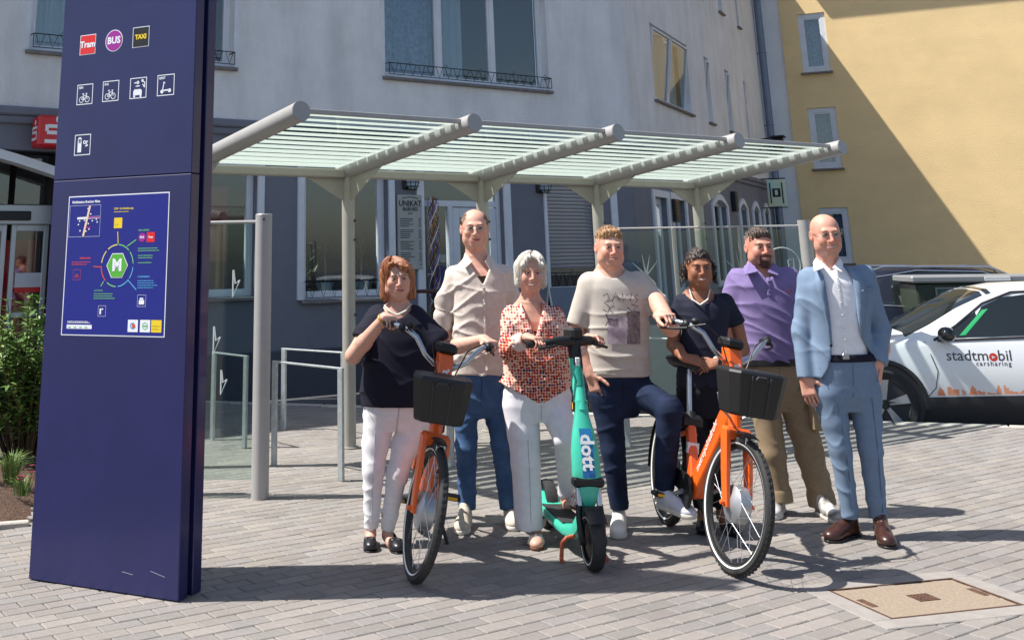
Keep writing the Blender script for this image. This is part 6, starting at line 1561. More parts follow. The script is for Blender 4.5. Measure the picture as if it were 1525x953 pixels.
top_rows = [(603, 538, 655, .155), (575, 537, 655, .16), (540, 541, 652, .155), (505, 546, 648, .15), (480, 548, 640, .13), (466, 552, 626, .105), (457, 570, 612, .075)]
ng = F.opening([(448, 566, 614), (462, 572, 612), (470, 582, 604), (474, 592, 594)], .02)
top = garment(F, 'navy_top', m_navy, (505, 440, 690, 615, -.35, .3), top_rows, [((564, 468, 24, .02), (616, 469, 24, .02)), ((561, 470, 30, .0), (543, 505, 40, -.05)), ((620, 472, 32, .0), (650, 508, 40, -.06))], amp=.006, freq=6, seed=11, cuts=[(ng, .008), (endcut(F, (560, 468, .0), (541, 507, -.05)), .0), (endcut(F, (622, 470, .0), (655, 513, -.06)), .0)], d=(.4, 0, 1))
tr_ = garment(F, 'trousers', m_wjean, (525, 575, 665, 800, -.25, .3), [(640, 552, 636, .085), (618, 543, 648, .12), (600, 541, 650, .135), (585, 543, 648, .13)], [((566, 620, 54, .0), (559, 662, 42, -.01), (556, 700, 34, -.03), (553, 787, 22, .0)), ((622, 620, 54, .0), (604, 662, 42, -.01), (592, 705, 33, -.03), (577, 789, 22, .0))], amp=.006, freq=8, seed=4, d=(.5, 0, 1), cuts=[(endcut(F, (556, 700, -.03), (553, 787, .0)), 0), (endcut(F, (592, 705, -.03), (577, 789, .0)), 0)])
seams(F, tr_, [[(594, 604), (590, 640)], [(546, 606), (556, 622)], [(559, 640), (556, 700), (553, 775)]], srgb(176, 174, 178))
nk = [F.J(573, 455, -.02), F.J(579, 463, -.09), F.J(592, 469, -.115), F.J(604, 463, -.09), F.J(610, 455, -.02)]; necklace(F, nk, m_pearl, .0055)
for s in (-1, 1):
    mb = MB(Matrix.Translation(-Vector(F.root.location))); mb.sphere(H.p(s*.080, .002, -.036), .006, 10, 6); mb.build('earring', m_pearl, F.root, True)
mb = MB(Matrix.Translation(-Vector(F.root.location))); wd = Vector(w1-e1).normalized(); mb.torus(Vector(w1)-wd*.02, wd, .033, .006, 20, 6); mb.build('bracelet', m_gold, F.root, True)
for (hp, td, L_) in F.heels:
    U_, P_ = shoe(F, hp, td, L_, m_blks, m_blks, 'flat'); mb = MB(Matrix.Translation(-Vector(F.root.location)))
    for s in (-1, 1): mb.sphere(P_(.215, s*.02, .068), (.018, .014, .009), 8, 6)
    mb.build('bow', m_blks, U_, True)
# ---------------------------------------------------------------- tall man, linen shirt
F = Fig([(685, 797, 699, 774, .30), (765, 791, 758, 770, .30)], 'tall man with round glasses in an open-necked pale linen shirt and blue jeans')
H = Head(F.J(707, 342, 0), 1.07, yaw=-2, pitch=3)
chest = F.keys([(440, 688, 740, .125), (415, 686, 744, .118), (405, 685, 745, .105), (393, 690, 735, .08), (384, 697, 726, .06)], .03)
parts = [head_mesh(F, H, chest, jaw=1.05, wide=1.05, smile=.4, neckr=.067, neck_to=F.J(711, 392, .03))]
parts.append(arm(F, F.J(664, 420, .03), F.J(661, 488, .06), F.J(692, 524, .22), (.05, .046, .035)))
parts.append(arm(F, F.J(762, 418, .03), F.J(772, 486, .06), F.J(735, 524, .22), (.05, .046, .035)))
parts.append(core(F, [((711, 395, .03), (714, 540, .02)), ((711, 410, .03), (672, 420, .03), (663, 455, .05)), ((711, 410, .03), (752, 418, .03), (766, 455, .05))]))
mesh_obj('body', parts, m_skin, F.root, face_cols(H, SK2*np.array([1, .92, .9]), LIP*1.05, srgb(120, 84, 62), .25, .7, smile=.4, stubble=.12, scalp=(srgb(128, 92, 70), lambda x, y, z: sm(z+y*.9, .03, .06)*sm(y, -.045, -.01)*sm(.11-z+.0*x, .0, .03)*sm(z, -.06, -.02), .75)))
hairmat('short_brown_hair', srgb(100, 70, 52), srgb(134, 98, 74)); strands_short(F, H, MATS['short_brown_hair'], 3200, 8, (.80, .60, .0), c=(0, .013, .039), r=(.0855, .0985, .0855), ln=.012, lift=.1, comb=(0, .3, .3), keep=lambda p: (abs(p.x) > .056 and p.z < .095) or p.y > .02)
glasses(F, H, mat('pale_frame', srgb(168, 148, 126), .3, metal=.3))
m_linen = cloth('pale_linen', srgb(206, 194, 184), wv=.07, wb=.06, wsc=90, wrinkle=.6, wscale=9)
rows = [(557, 671, 757, .135), (520, 673, 755, .135), (480, 675, 754, .135), (440, 674, 756, .135), (415, 670, 758, .12), (402, 674, 752, .10), (389, 688, 736, .085), (380, 693, 731, .075)]
vn = F.opening([(374, 695, 728), (388, 697, 728), (403, 704, 726), (416, 712, 721), (422, 716, 718)], .0)
sh_ = garment(F, 'linen_shirt', m_linen, (630, 372, 800, 568, -.3, .32), rows, [((678, 411, 26, .03), (748, 409, 26, .03)), ((677, 413, 28, .03), (663, 448, 28, .05), (661, 479, 28, .06)), ((749, 411, 28, .03), (764, 448, 28, .05), (769, 476, 28, .06))], amp=.0085, freq=8, seed=21, d=(.35, 0, 1), cuts=[(vn, .006), (endcut(F, (660, 450, .05), (661, 479, .06)), 0), (endcut(F, (768, 450, .05), (772, 477, .06)), 0)])
Vw = wverts(sh_)
for s, ch in ((-1, ((660, 471, 30, .055), (661, 481, 30, .06))), (1, ((768, 470, 30, .055), (769, 480, 30, .06)))):
    S = Sdf(*F.box(ch[0][0]-30, 450, ch[0][0]+30, 500, -.1, .25), .006); F.limb(S, ch); mesh_obj('rolled_cuff', [S.mesh()], m_linen, F.root)
mb = MB(Matrix.Translation(-Vector(F.root.location)))
pl = [np.array(F.J(718+.012*(y-426)*3, y)) for y in range(428, 552, 8)]
for q in pl: q[1] = onfront(Vw, q[0], q[2])-.002
mb.tube([Vector(q) for q in pl], .011, 6, flat=((0, 1, 0), .25)); mb.build('placket', m_linen, sh_)
buttons(F, [q+np.array([0, -.004, 0]) for q in pl[::3]], m_sole, .006)
for s, x0, x1 in ((-1, 692, 704), (1, 729, 722)):
    mb = MB(Matrix.Translation(-Vector(F.root.location))); a, b, c_ = F.J(x0+s*-1, 377, -.03), F.J(x1, 390, -.10), F.J(x0-s*1, 400, -.105); d_ = F.J(x0+s*3, 390, -.035); mb._add([a, b, c_, d_], [(0, 1, 2, 3)]); o_ = mb.build('collar', m_linen, sh_); sd_ = o_.modifiers.new('s', 'SOLIDIFY'); sd_.thickness = .005
tr_ = garment(F, 'jeans', m_bjean, (650, 535, 790, 775, -.25, .32), [(622, 684, 746, .07), (598, 674, 755, .11), (560, 673, 756, .128), (545, 676, 753, .125)], [((694, 590, 42, 0), (694, 665, 33, -.02), (696, 757, 28, .0)), ((737, 590, 42, 0), (747, 665, 32, -.02), (757, 757, 27, .0))], amp=.007, freq=8, seed=6, cuts=[(endcut(F, (694, 665, -.02), (696, 757, .0)), 0), (endcut(F, (747, 665, -.02), (757, 757, .0)), 0)])
seams(F, tr_, [[(715, 560), (714, 600)], [(676, 562), (690, 582)], [(754, 562), (741, 582)]], srgb(30, 46, 74))
for hp, td, L_ in F.heels: shoe(F, hp, td, L_, mat('beige_suede', srgb(196, 186, 168), .8, var=.1, vscale=20), m_sole)
# ---------------------------------------------------------------- woman with grey bob, dotted blouse, on the scooter
F = Fig([(798, 820, 800, 799, .25)], 'woman with silver bob and red dotted blouse standing with the teal scooter')
H = Head(F.J(790, 407, 0), .965, yaw=2, pitch=5, roll=2)
chest = F.keys([(510, 770, 815, .085), (478, 762, 825, .085), (462, 768, 816, .07), (452, 778, 806, .055)], .03)
parts = [head_mesh(F, H, chest, low=.34, jaw=.97, wide=1.0, smile=.7, neckr=.051, neck_to=F.J(790, 458, .03))]
G1 = scoot_grip(-1); G2 = scoot_grip(1)
w1, hk1 = grip_hand(G1, (.55, -.7, -.05), (.1, -.2, -1), (1, 0, .1), size=.92, curl=(.7, 1.1, .6)); w2, hk2 = grip_hand(G2, (.6, -.6, .05), (-.05, -.4, -.9), (-1, 0, .3), size=.92)
e1 = F.J(757, 520, -.1); e2 = F.J(850, 532, -.05)
parts.append(arm(F, F.J(757, 468, .02), e1, w1, (.04, .037, .027), hk1)); parts.append(arm(F, F.J(828, 468, .02), e2, w2, (.04, .037, .027), hk2))
for ch, bx in ((((795, 770, 18, .0), (799, 796, 14, .0), (799, 806, 16, -.05)), (770, 745, 830, 820)), (((843, 715, 18, .14), (843, 745, 14, .17), (846, 752, 16, .1)), (810, 700, 880, 780))):
    S = Sdf(*F.box(*bx), .006); F.limb(S, ch); parts.append(S.mesh())
parts.append(core(F, [((790, 465, .03), (798, 575, .02)), ((798, 575, .02), (778, 610, 0), (783, 690, -.02), (795, 780, 0)), ((798, 575, .02), (826, 610, 0), (842, 652, -.1), (843, 730, .15)), ((790, 465, .03), (759, 487, -.02)), ((790, 465, .03), (834, 488, .0))]))
mesh_obj('body', parts, m_skin, F.root, face_cols(H, SK1*np.array([1.0, .95, .93]), LIP, srgb(140, 118, 100), .2, .7, teeth=.85, smile=.7))
hm = hairmat('silver_hair', srgb(178, 170, 158), srgb(214, 208, 196))
ex = [(H.c((s*.076, .006, .04), (s*.080, -.006, -.065), .029, .024), .03) for s in (-1, 1)]+[(H.e((0, .058, -.015), (.082, .055, .09)), .03), (H.c((-.02, -.07, .10), (.06, -.075, .055), .022, .016), .02), (H.c((-.02, -.07, .10), (-.062, -.07, .05), .02, .016), .02)]
mesh_obj('hair', [hair_cap(H, None, (.087, .103, .088), (0, .014, .045), seed=8, extra=ex, cut=[(H.e((.0, -.118, -.03), (.060, .085, .088)), .014), (H.e((.006, -.105, .058), (.040, .05, .044)), .012)])], hm, F.root); strands_long(F, H, hm, 520, -.07, 4, 44, .015, fr=.075, gap=(-22, 30))
# dotted fabric: rows of small rounded cells in red, plum and orange on a pale ground
m_dot = bpy.data.materials.new('dotted_fabric'); m_dot.use_nodes = True
def _dots():
    nt = m_dot.node_tree; N = nt.nodes; L = nt.links; b = N['Principled BSDF']; b.inputs['Roughness'].default_value = .8; b.inputs['Specular IOR Level'].default_value = .25
    tc = N.new('ShaderNodeTexCoord'); mp = N.new('ShaderNodeMapping'); mp.inputs['Scale'].default_value = (62, 5, 62); L.new(tc.outputs['Object'], mp.inputs[0])
    v = N.new('ShaderNodeTexVoronoi'); v.inputs['Scale'].default_value = 1; v.inputs['Randomness'].default_value = .35; L.new(mp.outputs[0], v.inputs['Vector'])
    cr = N.new('ShaderNodeValToRGB'); e = cr.color_ramp.elements; e[0].position = .46; e[0].color = (1, 1, 1, 1); e[1].position = .54; e[1].color = (0, 0, 0, 1); L.new(v.outputs['Distance'], cr.inputs[0])
    sp = N.new('ShaderNodeSeparateColor'); L.new(v.outputs['Color'], sp.inputs[0]); c2 = N.new('ShaderNodeValToRGB'); c2.color_ramp.interpolation = 'CONSTANT'; e = c2.color_ramp.elements
    e[0].position = 0; e[0].color = (*srgb(176, 52, 36), 1); e[1].position = .45; e[1].color = (*srgb(190, 92, 52), 1)
    for pz, cc_ in ((.68, srgb(120, 34, 44)), (.86, srgb(62, 40, 84))): q = c2.color_ramp.elements.new(pz); q.color = (*cc_, 1)
    L.new(sp.outputs[0], c2.inputs[0]); mx = N.new('ShaderNodeMix'); mx.data_type = 'RGBA'; mx.inputs[6].default_value = (*srgb(226, 190, 172), 1); L.new(cr.outputs[0], mx.inputs[0]); L.new(c2.outputs[0], mx.inputs[7]); L.new(mx.outputs[2], b.inputs['Base Color'])
_dots(); MATS['dotted_fabric'] = m_dot
rows = [(596, 748, 852, .13), (572, 746, 853, .14), (540, 749, 849, .135), (510, 752, 843, .13), (485, 752, 838, .12), (468, 755, 832, .10), (457, 770, 814, .075), (450, 776, 808, .06)]
vn = F.opening([(446, 776, 806), (458, 777, 807), (475, 783, 803), (490, 790, 799), (497, 793, 796)], .0)
hem = F.opening([(603, 700, 900), (597, 700, 797), (580, 700, 765), (570, 700, 744)], .3); hem2 = F.opening([(603, 801, 900), (597, 803, 900), (580, 835, 900), (570, 856, 900)], .3)
cw1 = w1-(w1-e1)/np.linalg.norm(w1-e1)*.10; cw2 = w2-(w2-e2)/np.linalg.norm(w2-e2)*.10
S = Sdf(*F.box(728, 440, 905, 606, -.5, .3), .0075); S.add(loft(F.keys(rows)))
S.add(rc(F.J(763, 468, .02), F.J(825, 468, .02), .05, .05), .03)
for (a, e_, b_) in ((F.J(761, 470, 0), e1, cw1), (F.J(827, 470, 0), e2, cw2)): S.add(rc(a, e_, .054, .054), .025); S.add(rc(e_, b_, .054, .044), .025)
S.disp(folds(31, .007, 8, (.3, 0, 1)))
for q in (vn, hem, hem2): S.sub(q, .006)
bl = mesh_obj('dotted_blouse', [S.mesh()], m_dot, F.root)
m_cuff = mat('pale_cuff', srgb(222, 200, 196), .8, var=.2, vscale=60)
for (c_, w_, e_) in ((cw1, w1, e1), (cw2, w2, e2)):
    u_ = (w_-e_)/np.linalg.norm(w_-e_); S = Sdf(*bb([c_-u_*.03, c_+u_*.03], .08), .006); S.add(rc(c_-u_*.012, c_+u_*.018, .049, .047)); S.disp(folds(3, .004, 12)); mesh_obj('cuff', [S.mesh()], m_cuff, bl)
mb = MB(Matrix.Translation(-Vector(F.root.location))); u_ = Vector(w1-e1).normalized(); mb.torus(Vector(w1)-u_*.012, u_, .031, .005, 18, 6); mb.build('bracelet', m_blks, F.root, True)
tr_ = garment(F, 'wide_trousers', cloth('white_linen_trousers', srgb(230, 228, 234)), (725, 555, 880, 803, -.4, .35), [(628, 758, 842, .08), (604, 749, 849, .115), (585, 748, 850, .13), (565, 752, 846, .12)], [((774, 605, 54, 0), (779, 645, 50, -.01), (783, 690, 46, -.02), (788, 786, 45, .0)), ((824, 603, 54, 0), (835, 630, 45, -.06), (842, 652, 39, -.10), (843, 738, 24, .16))], amp=.008, freq=7, seed=9, d=(.7, 0, .7), cuts=[(endcut(F, (783, 690, -.02), (788, 786, .0), r=.13), 0), (endcut(F, (842, 652, -.1), (843, 739, .16)), 0)])
seams(F, tr_, [[(802, 600), (803, 622)], [(783, 650), (786, 715), (788, 770)]], srgb(186, 184, 190))
m_sand = mat('silver_strap', srgb(226, 222, 218), .4, metal=.3, var=.2, vscale=60)
m_skshoe = mat('foot_skin', tuple(SK1*.95), .5, var=.06, vscale=30); m_cork = mat('cork_sole', srgb(104, 66, 48), .8, var=.2, vscale=40)
for hp, td, z0, mm in ((F.heels[0][0], F.heels[0][1], 0, m_skshoe), (F.J(845, 757, .22), (.25, -1), .165, m_skshoe)):
    U_, P_ = shoe(F, hp, td, .25, mm, m_cork, 'sandal', z0=z0); mb = MB(Matrix.Translation(-Vector(F.root.location)))
    for a in (.14, .175, .215): mb.tube([P_(a, -.046, .025), P_(a+.004, -.03, .062), P_(a+.006, 0, .076), P_(a+.004, .03, .062), P_(a, .046, .025)], .010, 6, flat=((0, 0, 1), .5))
    mb.build('straps', m_sand, U_, True)
# ---------------------------------------------------------------- man in printed beige t-shirt
F = Fig([(919, 803, 926, 779, .30)], 'fair-haired man in printed beige t-shirt with one foot on the bike pedal')
H = Head(F.J(908, 370, -.02), 1.03, yaw=4, pitch=3, roll=1)
chest = F.keys([(440, 890, 935, .1), (420, 882, 945, .1), (408, 889, 931, .08), (400, 894, 926, .065)], .03)
parts = [head_mesh(F, H, chest, jaw=1.1, wide=1.06, smile=.6, neckr=.066, neck_to=F.J(909, 408, .03))]
G = bike_grip(bike2, -1); w2, hk2 = grip_hand(G, (.35, -.85, .05), (.05, -.1, -1), (-1, 0, .1), size=1.02)
e2 = F.J(1010, 500, -.16)
if np.linalg.norm(w2-e2) > .30: e2 = w2+(e2-w2)/np.linalg.norm(w2-e2)*.27
parts.append(arm(F, F.J(966, 426, .02), e2, w2, (.060, .052, .033), hk2))
parts.append(arm(F, F.J(880, 430, .02), F.J(854, 506, .02), F.J(879, 558, -.06), (.058, .049, .033), dict(f=(.25, -.1, -.96), n=(.7, .6, .1), th=(.3, -1, 0), curl=(.25, .35, .3), size=1.02)))
parts.append(core(F, [((909, 410, .03), (920, 540, .02)), ((909, 425, .03), (870, 432, .02), (860, 470, .02)), ((909, 425, .03), (955, 430, .02), (982, 452, -.05))]))
mesh_obj('body', parts, m_skin, F.root, face_cols(H, SK2*np.array([1, .9, .87]), LIP, srgb(168, 122, 84), .45, .8, teeth=.35, smile=.6, stubble=.18))
hm = hairmat('sandy_hair', srgb(138, 102, 70), srgb(186, 146, 104))
mesh_obj('hair', [hair_cap(H, (.62, .78, .012), (.080, .099, .0865), (0, .012, .043), amp=.002, seed=3, extra=[(H.c((-.04, -.058, .102), (.04, -.060, .104), .014, .017), .03)])], hm, F.root); strands_short(F, H, hm, 900, 5, (.62, .78, .012), ln=.03, lift=.4, comb=(.25, .25, .6))
m_tee = cloth('beige_jersey', srgb(186, 178, 168)); rows = [(560, 872, 969, .13), (545, 872, 969, .135), (515, 873, 967, .135), (480, 873, 966, .13), (450, 872, 965, .125), (428, 868, 963, .115), (416, 873, 955, .10), (407, 885, 935, .08), (402, 891, 930, .07)]
rn = F.opening([(396, 888, 932), (405, 893, 928), (411, 899, 922), (414, 907, 914)], .02)
tee = garment(F, 't_shirt', m_tee, (828, 392, 1015, 572, -.35, .3), rows, [((880, 421, 30, .02), (951, 421, 30, .02)), ((877, 424, 34, .02), (860, 482, 34, .02)), ((954, 424, 34, .02), (981, 455, 35, -.05))], amp=.007, freq=7, seed=41, d=(.5, 0, 1), cuts=[(rn, .006), (endcut(F, (872, 424, .02), (856, 484, .02)), 0), (endcut(F, (958, 424, .02), (985, 458, -.05)), 0)])
# chest print as thin decals lying on the cloth
Vw = wverts(tee); m_p1 = mat('print_grey', srgb(92, 84, 84), .85, vcol2=srgb(140, 128, 128), vscale=45); m_p2 = mat('print_dark', srgb(74, 62, 72), .85, vcol2=srgb(110, 96, 104), vscale=60); m_p3 = mat('print_pale', srgb(198, 184, 192), .85, vcol2=srgb(150, 134, 144), vscale=18)
def decal(name, px_rect, m, off=.003, n=9):
    x0, y0, x1, y1 = px_rect; vs = []
    for j in range(n+1):
        for i in range(n+1):
            q = F.J(x0+(x1-x0)*i/n, y0+(y1-y0)*j/n); q[1] = onfront(Vw, q[0], q[2])-off; vs.append(q)
    Y_ = np.array([v[1] for v in vs]).reshape(n+1, n+1); K = np.pad(Y_, 1, mode='edge'); Y2 = np.minimum(Y_, (K[1:-1, 1:-1]*2+K[:-2, 1:-1]+K[2:, 1:-1]+K[1:-1, :-2]+K[1:-1, 2:])/6)
    for v, y_ in zip(vs, Y2.ravel()): v[1] = y_
    mb = MB(Matrix.Translation(-Vector(F.root.location))); mb._add(vs, [(j*(n+1)+i, j*(n+1)+i+1, (j+1)*(n+1)+i+1, (j+1)*(n+1)+i) for j in range(n) for i in range(n)]); return mb.build(name, m, tee, True)
decal('chest_print', (899, 470, 928, 510), m_p3); decal('chest_print', (927, 462, 947, 510), m_p1); decal('chest_print', (900, 472, 914, 482), m_p2, .0045, 4)
def scrawl(pts, r=.003):
    q_ = []
    for (x, y) in pts:
        q = F.J(x, y); q[1] = onfront(Vw, q[0], q[2])-.004; q_.append(Vector(q))
    mb = MB(Matrix.Translation(-Vector(F.root.location))); mb.tube(q_, r, 5, flat=((0, 1, 0), .3)); mb.build('scrawl_print', m_p2, tee)
for pts in ([(893, 440), (899, 436), (902, 444), (895, 450), (902, 456), (900, 464), (893, 460)], [(906, 448), (911, 435), (917, 446), (913, 440), (908, 442)], [(921, 436), (922, 448), (928, 437), (933, 448), (934, 436)], [(944, 438), (938, 441), (944, 446), (940, 450)], [(934, 452), (944, 455), (937, 460), (946, 466), (940, 472)], [(897, 466), (900, 476), (896, 484)], [(928, 456), (934, 462), (930, 470)], [(936, 468), (944, 474), (939, 482), (946, 490)]): scrawl(pts)
tr_ = garment(F, 'jeans', m_djean, (855, 535, 1050, 770, -.6, .35), [(622, 890, 950, .07), (596, 877, 964, .11), (565, 874, 968, .13), (548, 876, 966, .125)], [((903, 590, 52, 0), (913, 670, 38, -.02), (923, 757, 29, .0)), ((944, 579, 50, 0), (997, 610, 41, -.22), (989, 727, 31, -.16))], amp=.007, freq=8, seed=7, cuts=[(endcut(F, (913, 670, -.02), (923, 757, .0)), 0), (endcut(F, (997, 610, -.22), (989, 728, -.16)), 0)])
seams(F, tr_, [[(922, 562), (922, 598)], [(880, 566), (892, 584)]], srgb(12, 16, 28))
shoe(F, *F.heels[0], m_whs, m_sole); q = F.J(982, 757, -.12); shoe(F, q, (.42, -.9), .30, mat('grey_white_leather', srgb(196, 198, 208), .55, var=.08, vscale=20), m_sole, z0=q[2]+.01, tilt=3)
# ---------------------------------------------------------------- woman in navy dress, hands folded
F = Fig([(1098, 801, 1074, 784, .25), (1046, 797, 1047, 778, .25)], 'woman with dark pinned-up hair, navy top and pearls folding her hands')
H = Head(F.J(1041, 400, -.02), .985, yaw=-3, pitch=4)
chest = F.keys([(470, 1020, 1066, .085), (450, 1012, 1076, .085), (441, 1020, 1066, .07), (433, 1029, 1055, .055)], .03)
parts = [head_mesh(F, H, chest, jaw=.98, wide=1.02, smile=.8, neckr=.050, neck_to=F.J(1042, 441, .03))]
wA, wB = F.J(1020, 533, -.19), F.J(1068, 541, -.17)
parts.append(arm(F, F.J(1007, 452, .02), F.J(1003, 514, .03), wA, (.045, .040, .027), dict(f=(.9, -.25, -.25), n=(0, .5, -.8), th=(.2, -.5, .8), curl=(.35, .4, .3), size=.9)))
parts.append(arm(F, F.J(1090, 452, .02), F.J(1106, 520, .03), wB, (.045, .040, .027), dict(f=(-.93, -.2, -.1), n=(0, .6, -.7), th=(0, -.5, .8), curl=(.3, .35, .3), size=.9)))
for ch, bx in ((((1072, 735, 18, .02), (1075, 768, 14, .0), (1082, 780, 16, -.05)), (1050, 720, 1110, 795)), (((1046, 735, 18, .02), (1047, 770, 14, .0), (1046, 782, 16, -.05)), (1025, 720, 1070, 800))):
    S = Sdf(*F.box(*bx), .006); F.limb(S, ch); parts.append(S.mesh())
parts.append(core(F, [((1042, 448, .03), (1046, 580, .02)), ((1046, 580, .02), (1032, 615, 0), (1040, 690, -.01), (1046, 750, .02)), ((1046, 580, .02), (1066, 615, 0), (1070, 690, -.01), (1073, 750, .02)), ((1042, 448, .03), (1008, 470, .02)), ((1042, 448, .03), (1094, 472, .02))]))
mesh_obj('body', parts, m_skin, F.root, face_cols(H, SK3*1.12, np.array(srgb(140, 66, 58)), srgb(40, 26, 20), .08, 1.0, teeth=.95, eyes=(.02, .012, .01), smile=.8))
hm = hairmat('dark_hair', srgb(26, 19, 17), srgb(58, 42, 34))
ex = [(H.e((s*.082, .03, -.018), (.030, .034, .050)), .02) for s in (-1, 1)]+[(H.e((s*.096, .035, -.035), (.016, .022, .026)), .01) for s in (-1, 1)]+[(H.e((0, .09, .0), (.06, .045, .07)), .03)]
mesh_obj('hair', [hair_cap(H, (.70, .72, .0), (.080, .100, .0865), (0, .014, .042), amp=.003, seed=9, extra=ex, grain=30)], hm, F.root); strands_short(F, H, hm, 800, 7, (.70, .72, .0), c=(0, .014, .042), r=(.081, .101, .0875), ln=.05, lift=.05, comb=(0, .9, -.1))
rr_ = random.Random(3); mb = MB(Matrix.Translation(-Vector(F.root.location)))
for k in range(110):
    s = rr_.choice((-1, 1)); p = np.array((s*rr_.uniform(.078, .098), rr_.uniform(.0, .06), rr_.uniform(-.06, .05))); q = [Vector(H.p(*(p+np.array((s*.008*math.sin(i*1.6+k)+s*.004*i, .01*math.cos(i*1.6+k), -.009*i))))) for i in range(6)]; mb.tube(q, [.003, .003, .0028, .0026, .002, .0008], 4, caps=False)
o = mb.build('curls', hm, F.root, True); o['kind'] = 'stuff'
m_dress = cloth('navy_crepe', srgb(36, 38, 54))
rows = [(575, 1007, 1086, .13), (540, 1011, 1084, .125), (505, 1013, 1082, .12), (475, 1010, 1085, .125), (455, 1008, 1088, .11), (445, 1014, 1074, .085), (437, 1024, 1061, .065)]
nn = F.opening([(428, 1020, 1064), (440, 1021, 1063), (447, 1026, 1060), (451, 1036, 1048)], .02)
garment(F, 'navy_top', m_dress, (985, 428, 1125, 585, -.3, .3), rows, [((1019, 451, 22, .02), (1078, 449, 22, .02)), ((1016, 453, 26, .02), (1006, 482, 28, .025)), ((1081, 451, 26, .02), (1097, 482, 28, .025))], amp=.005, freq=7, seed=51, d=(.5, 0, 1), cuts=[(nn, .006), (endcut(F, (1013, 452, .02), (1005, 483, .025)), 0), (endcut(F, (1084, 450, .02), (1099, 482, .025)), 0)])
garment(F, 'dark_trousers', cloth('black_trousers', srgb(24, 24, 34)), (990, 560, 1105, 770, -.25, .3), [(620, 1008, 1086, .12), (580, 1008, 1086, .13), (568, 1010, 1084, .125)], [((1030, 610, 44, 0), (1040, 690, 36, -.02), (1046, 755, 28, .03)), ((1066, 610, 44, 0), (1070, 690, 36, -.02), (1072, 755, 28, .03))], amp=.005, freq=8, seed=5, cuts=[(endcut(F, (1040, 690, -.02), (1046, 754, .03)), 0), (endcut(F, (1070, 690, -.02), (1072, 754, .03)), 0)])
nk = [F.J(1027, 432, -.02), F.J(1031, 446, -.095), F.J(1043, 454, -.12), F.J(1054, 446, -.095), F.J(1057, 432, -.02)]; necklace(F, nk, m_pearl, .0055)
u_ = Vector(F.J(1106, 520, .03)-wB).normalized(); q = Vector(wB)+u_*.015; mb = MB(Matrix.Translation(-Vector(F.root.location))); mb.torus(q, u_, .030, .010, 20, 6, flat=(tuple(u_), 1.0)); WT = mb.build('watch_strap', m_whs, F.root, True)
mb = MB(Matrix.Translation(-Vector(F.root.location)) @ frame(q+Vector((0, -.036, .006)), u_)); mb.bbox((-.019, -.006, -.019), (.019, .006, .019), .005); mb.build('watch_case', m_blks, WT)
for hp, td, L_ in F.heels: shoe(F, hp, td, L_, m_blks, m_blks, 'flat')
# ---------------------------------------------------------------- man in purple polo
F = Fig([(1150, 774, 1166, 756, .30), (1253, 782, 1219, 765, .30)], 'dark-haired man with goatee in a purple polo shirt and khaki trousers')
H = Head(F.J(1131, 370, -.02), 1.03, yaw=4, pitch=2)
chest = F.keys([(440, 1115, 1160, .1), (415, 1105, 1168, .1), (402, 1112, 1156, .085), (393, 1118, 1150, .07)], .03)
parts = [head_mesh(F, H, chest, jaw=1.1, wide=1.06, smile=.5, neckr=.068, neck_to=F.J(1134, 402, .03))]
parts.append(arm(F, F.J(1092, 420, .03), F.J(1080, 482, .08), F.J(1110, 530, .22), (.06, .05, .036))); parts.append(arm(F, F.J(1182, 418, .03), F.J(1203, 482, .08), F.J(1180, 530, .22), (.06, .05, .036)))
parts.append(core(F, [((1134, 405, .03), (1146, 530, .02)), ((1134, 418, .03), (1096, 424, .03), (1088, 450, .05)), ((1134, 418, .03), (1178, 422, .03), (1192, 450, .05))]))
mesh_obj('body', parts, m_skin, F.root, face_cols(H, SK1*np.array([.95, .82, .78]), LIP*.9, srgb(56, 38, 30), .35, 1.1, beard=(srgb(52, 36, 30), 'goatee'), teeth=.5, smile=.5))
mesh_obj('hair', [hair_cap(H, (.66, .75, .008), (.080, .100, .087), (0, .013, .043), amp=.002, seed=13, extra=[(H.c((-.035, -.06, .098), (.035, -.062, .098), .014, .014), .03)])], hairmat('dark_brown_hair', srgb(48, 36, 30), srgb(98, 80, 68)), F.root); strands_short(F, H, MATS['dark_brown_hair'], 900, 6, (.66, .75, .008), ln=.026, lift=.45, comb=(.1, .4, .5))
m_polo = cloth('purple_pique', srgb(128, 113, 158)); rows = [(538, 1103, 1193, .15), (515, 1102, 1194, .16), (480, 1099, 1194, .155), (450, 1094, 1192, .145), (425, 1089, 1189, .13), (411, 1098, 1176, .105), (402, 1110, 1160, .085), (395, 1116, 1153, .075)]
vn = F.opening([(388, 1118, 1152), (400, 1122, 1150), (408, 1129, 1144), (416, 1134, 1138)], .0)
po_ = garment(F, 'polo_shirt', m_polo, (1055, 384, 1225, 548, -.3, .32), rows, [((1103, 418, 32, .03), (1173, 416, 32, .03)), ((1101, 421, 38, .03), (1086, 462, 36, .06)), ((1175, 419, 38, .03), (1195, 462, 36, .06))], amp=.007, freq=6, seed=61, d=(.5, 0, 1), cuts=[(vn, .006), (endcut(F, (1098, 420, .03), (1082, 464, .06)), 0), (endcut(F, (1178, 418, .03), (1199, 464, .06)), 0)])
Vw = wverts(po_)
for s, x0, x1 in ((-1, 1117, 1130), (1, 1152, 1143)):
    mb = MB(Matrix.Translation(-Vector(F.root.location))); a, b, c_, d_ = F.J(x0, 391, -.05), F.J(x1, 405, -.135), F.J(x0+s*7, 410, -.135), F.J(x0+s*9, 398, -.04); mb._add([a, b, c_, d_], [(0, 1, 2, 3)]); o_ = mb.build('collar', m_polo, po_); sd_ = o_.modifiers.new('s', 'SOLIDIFY'); sd_.thickness = .007
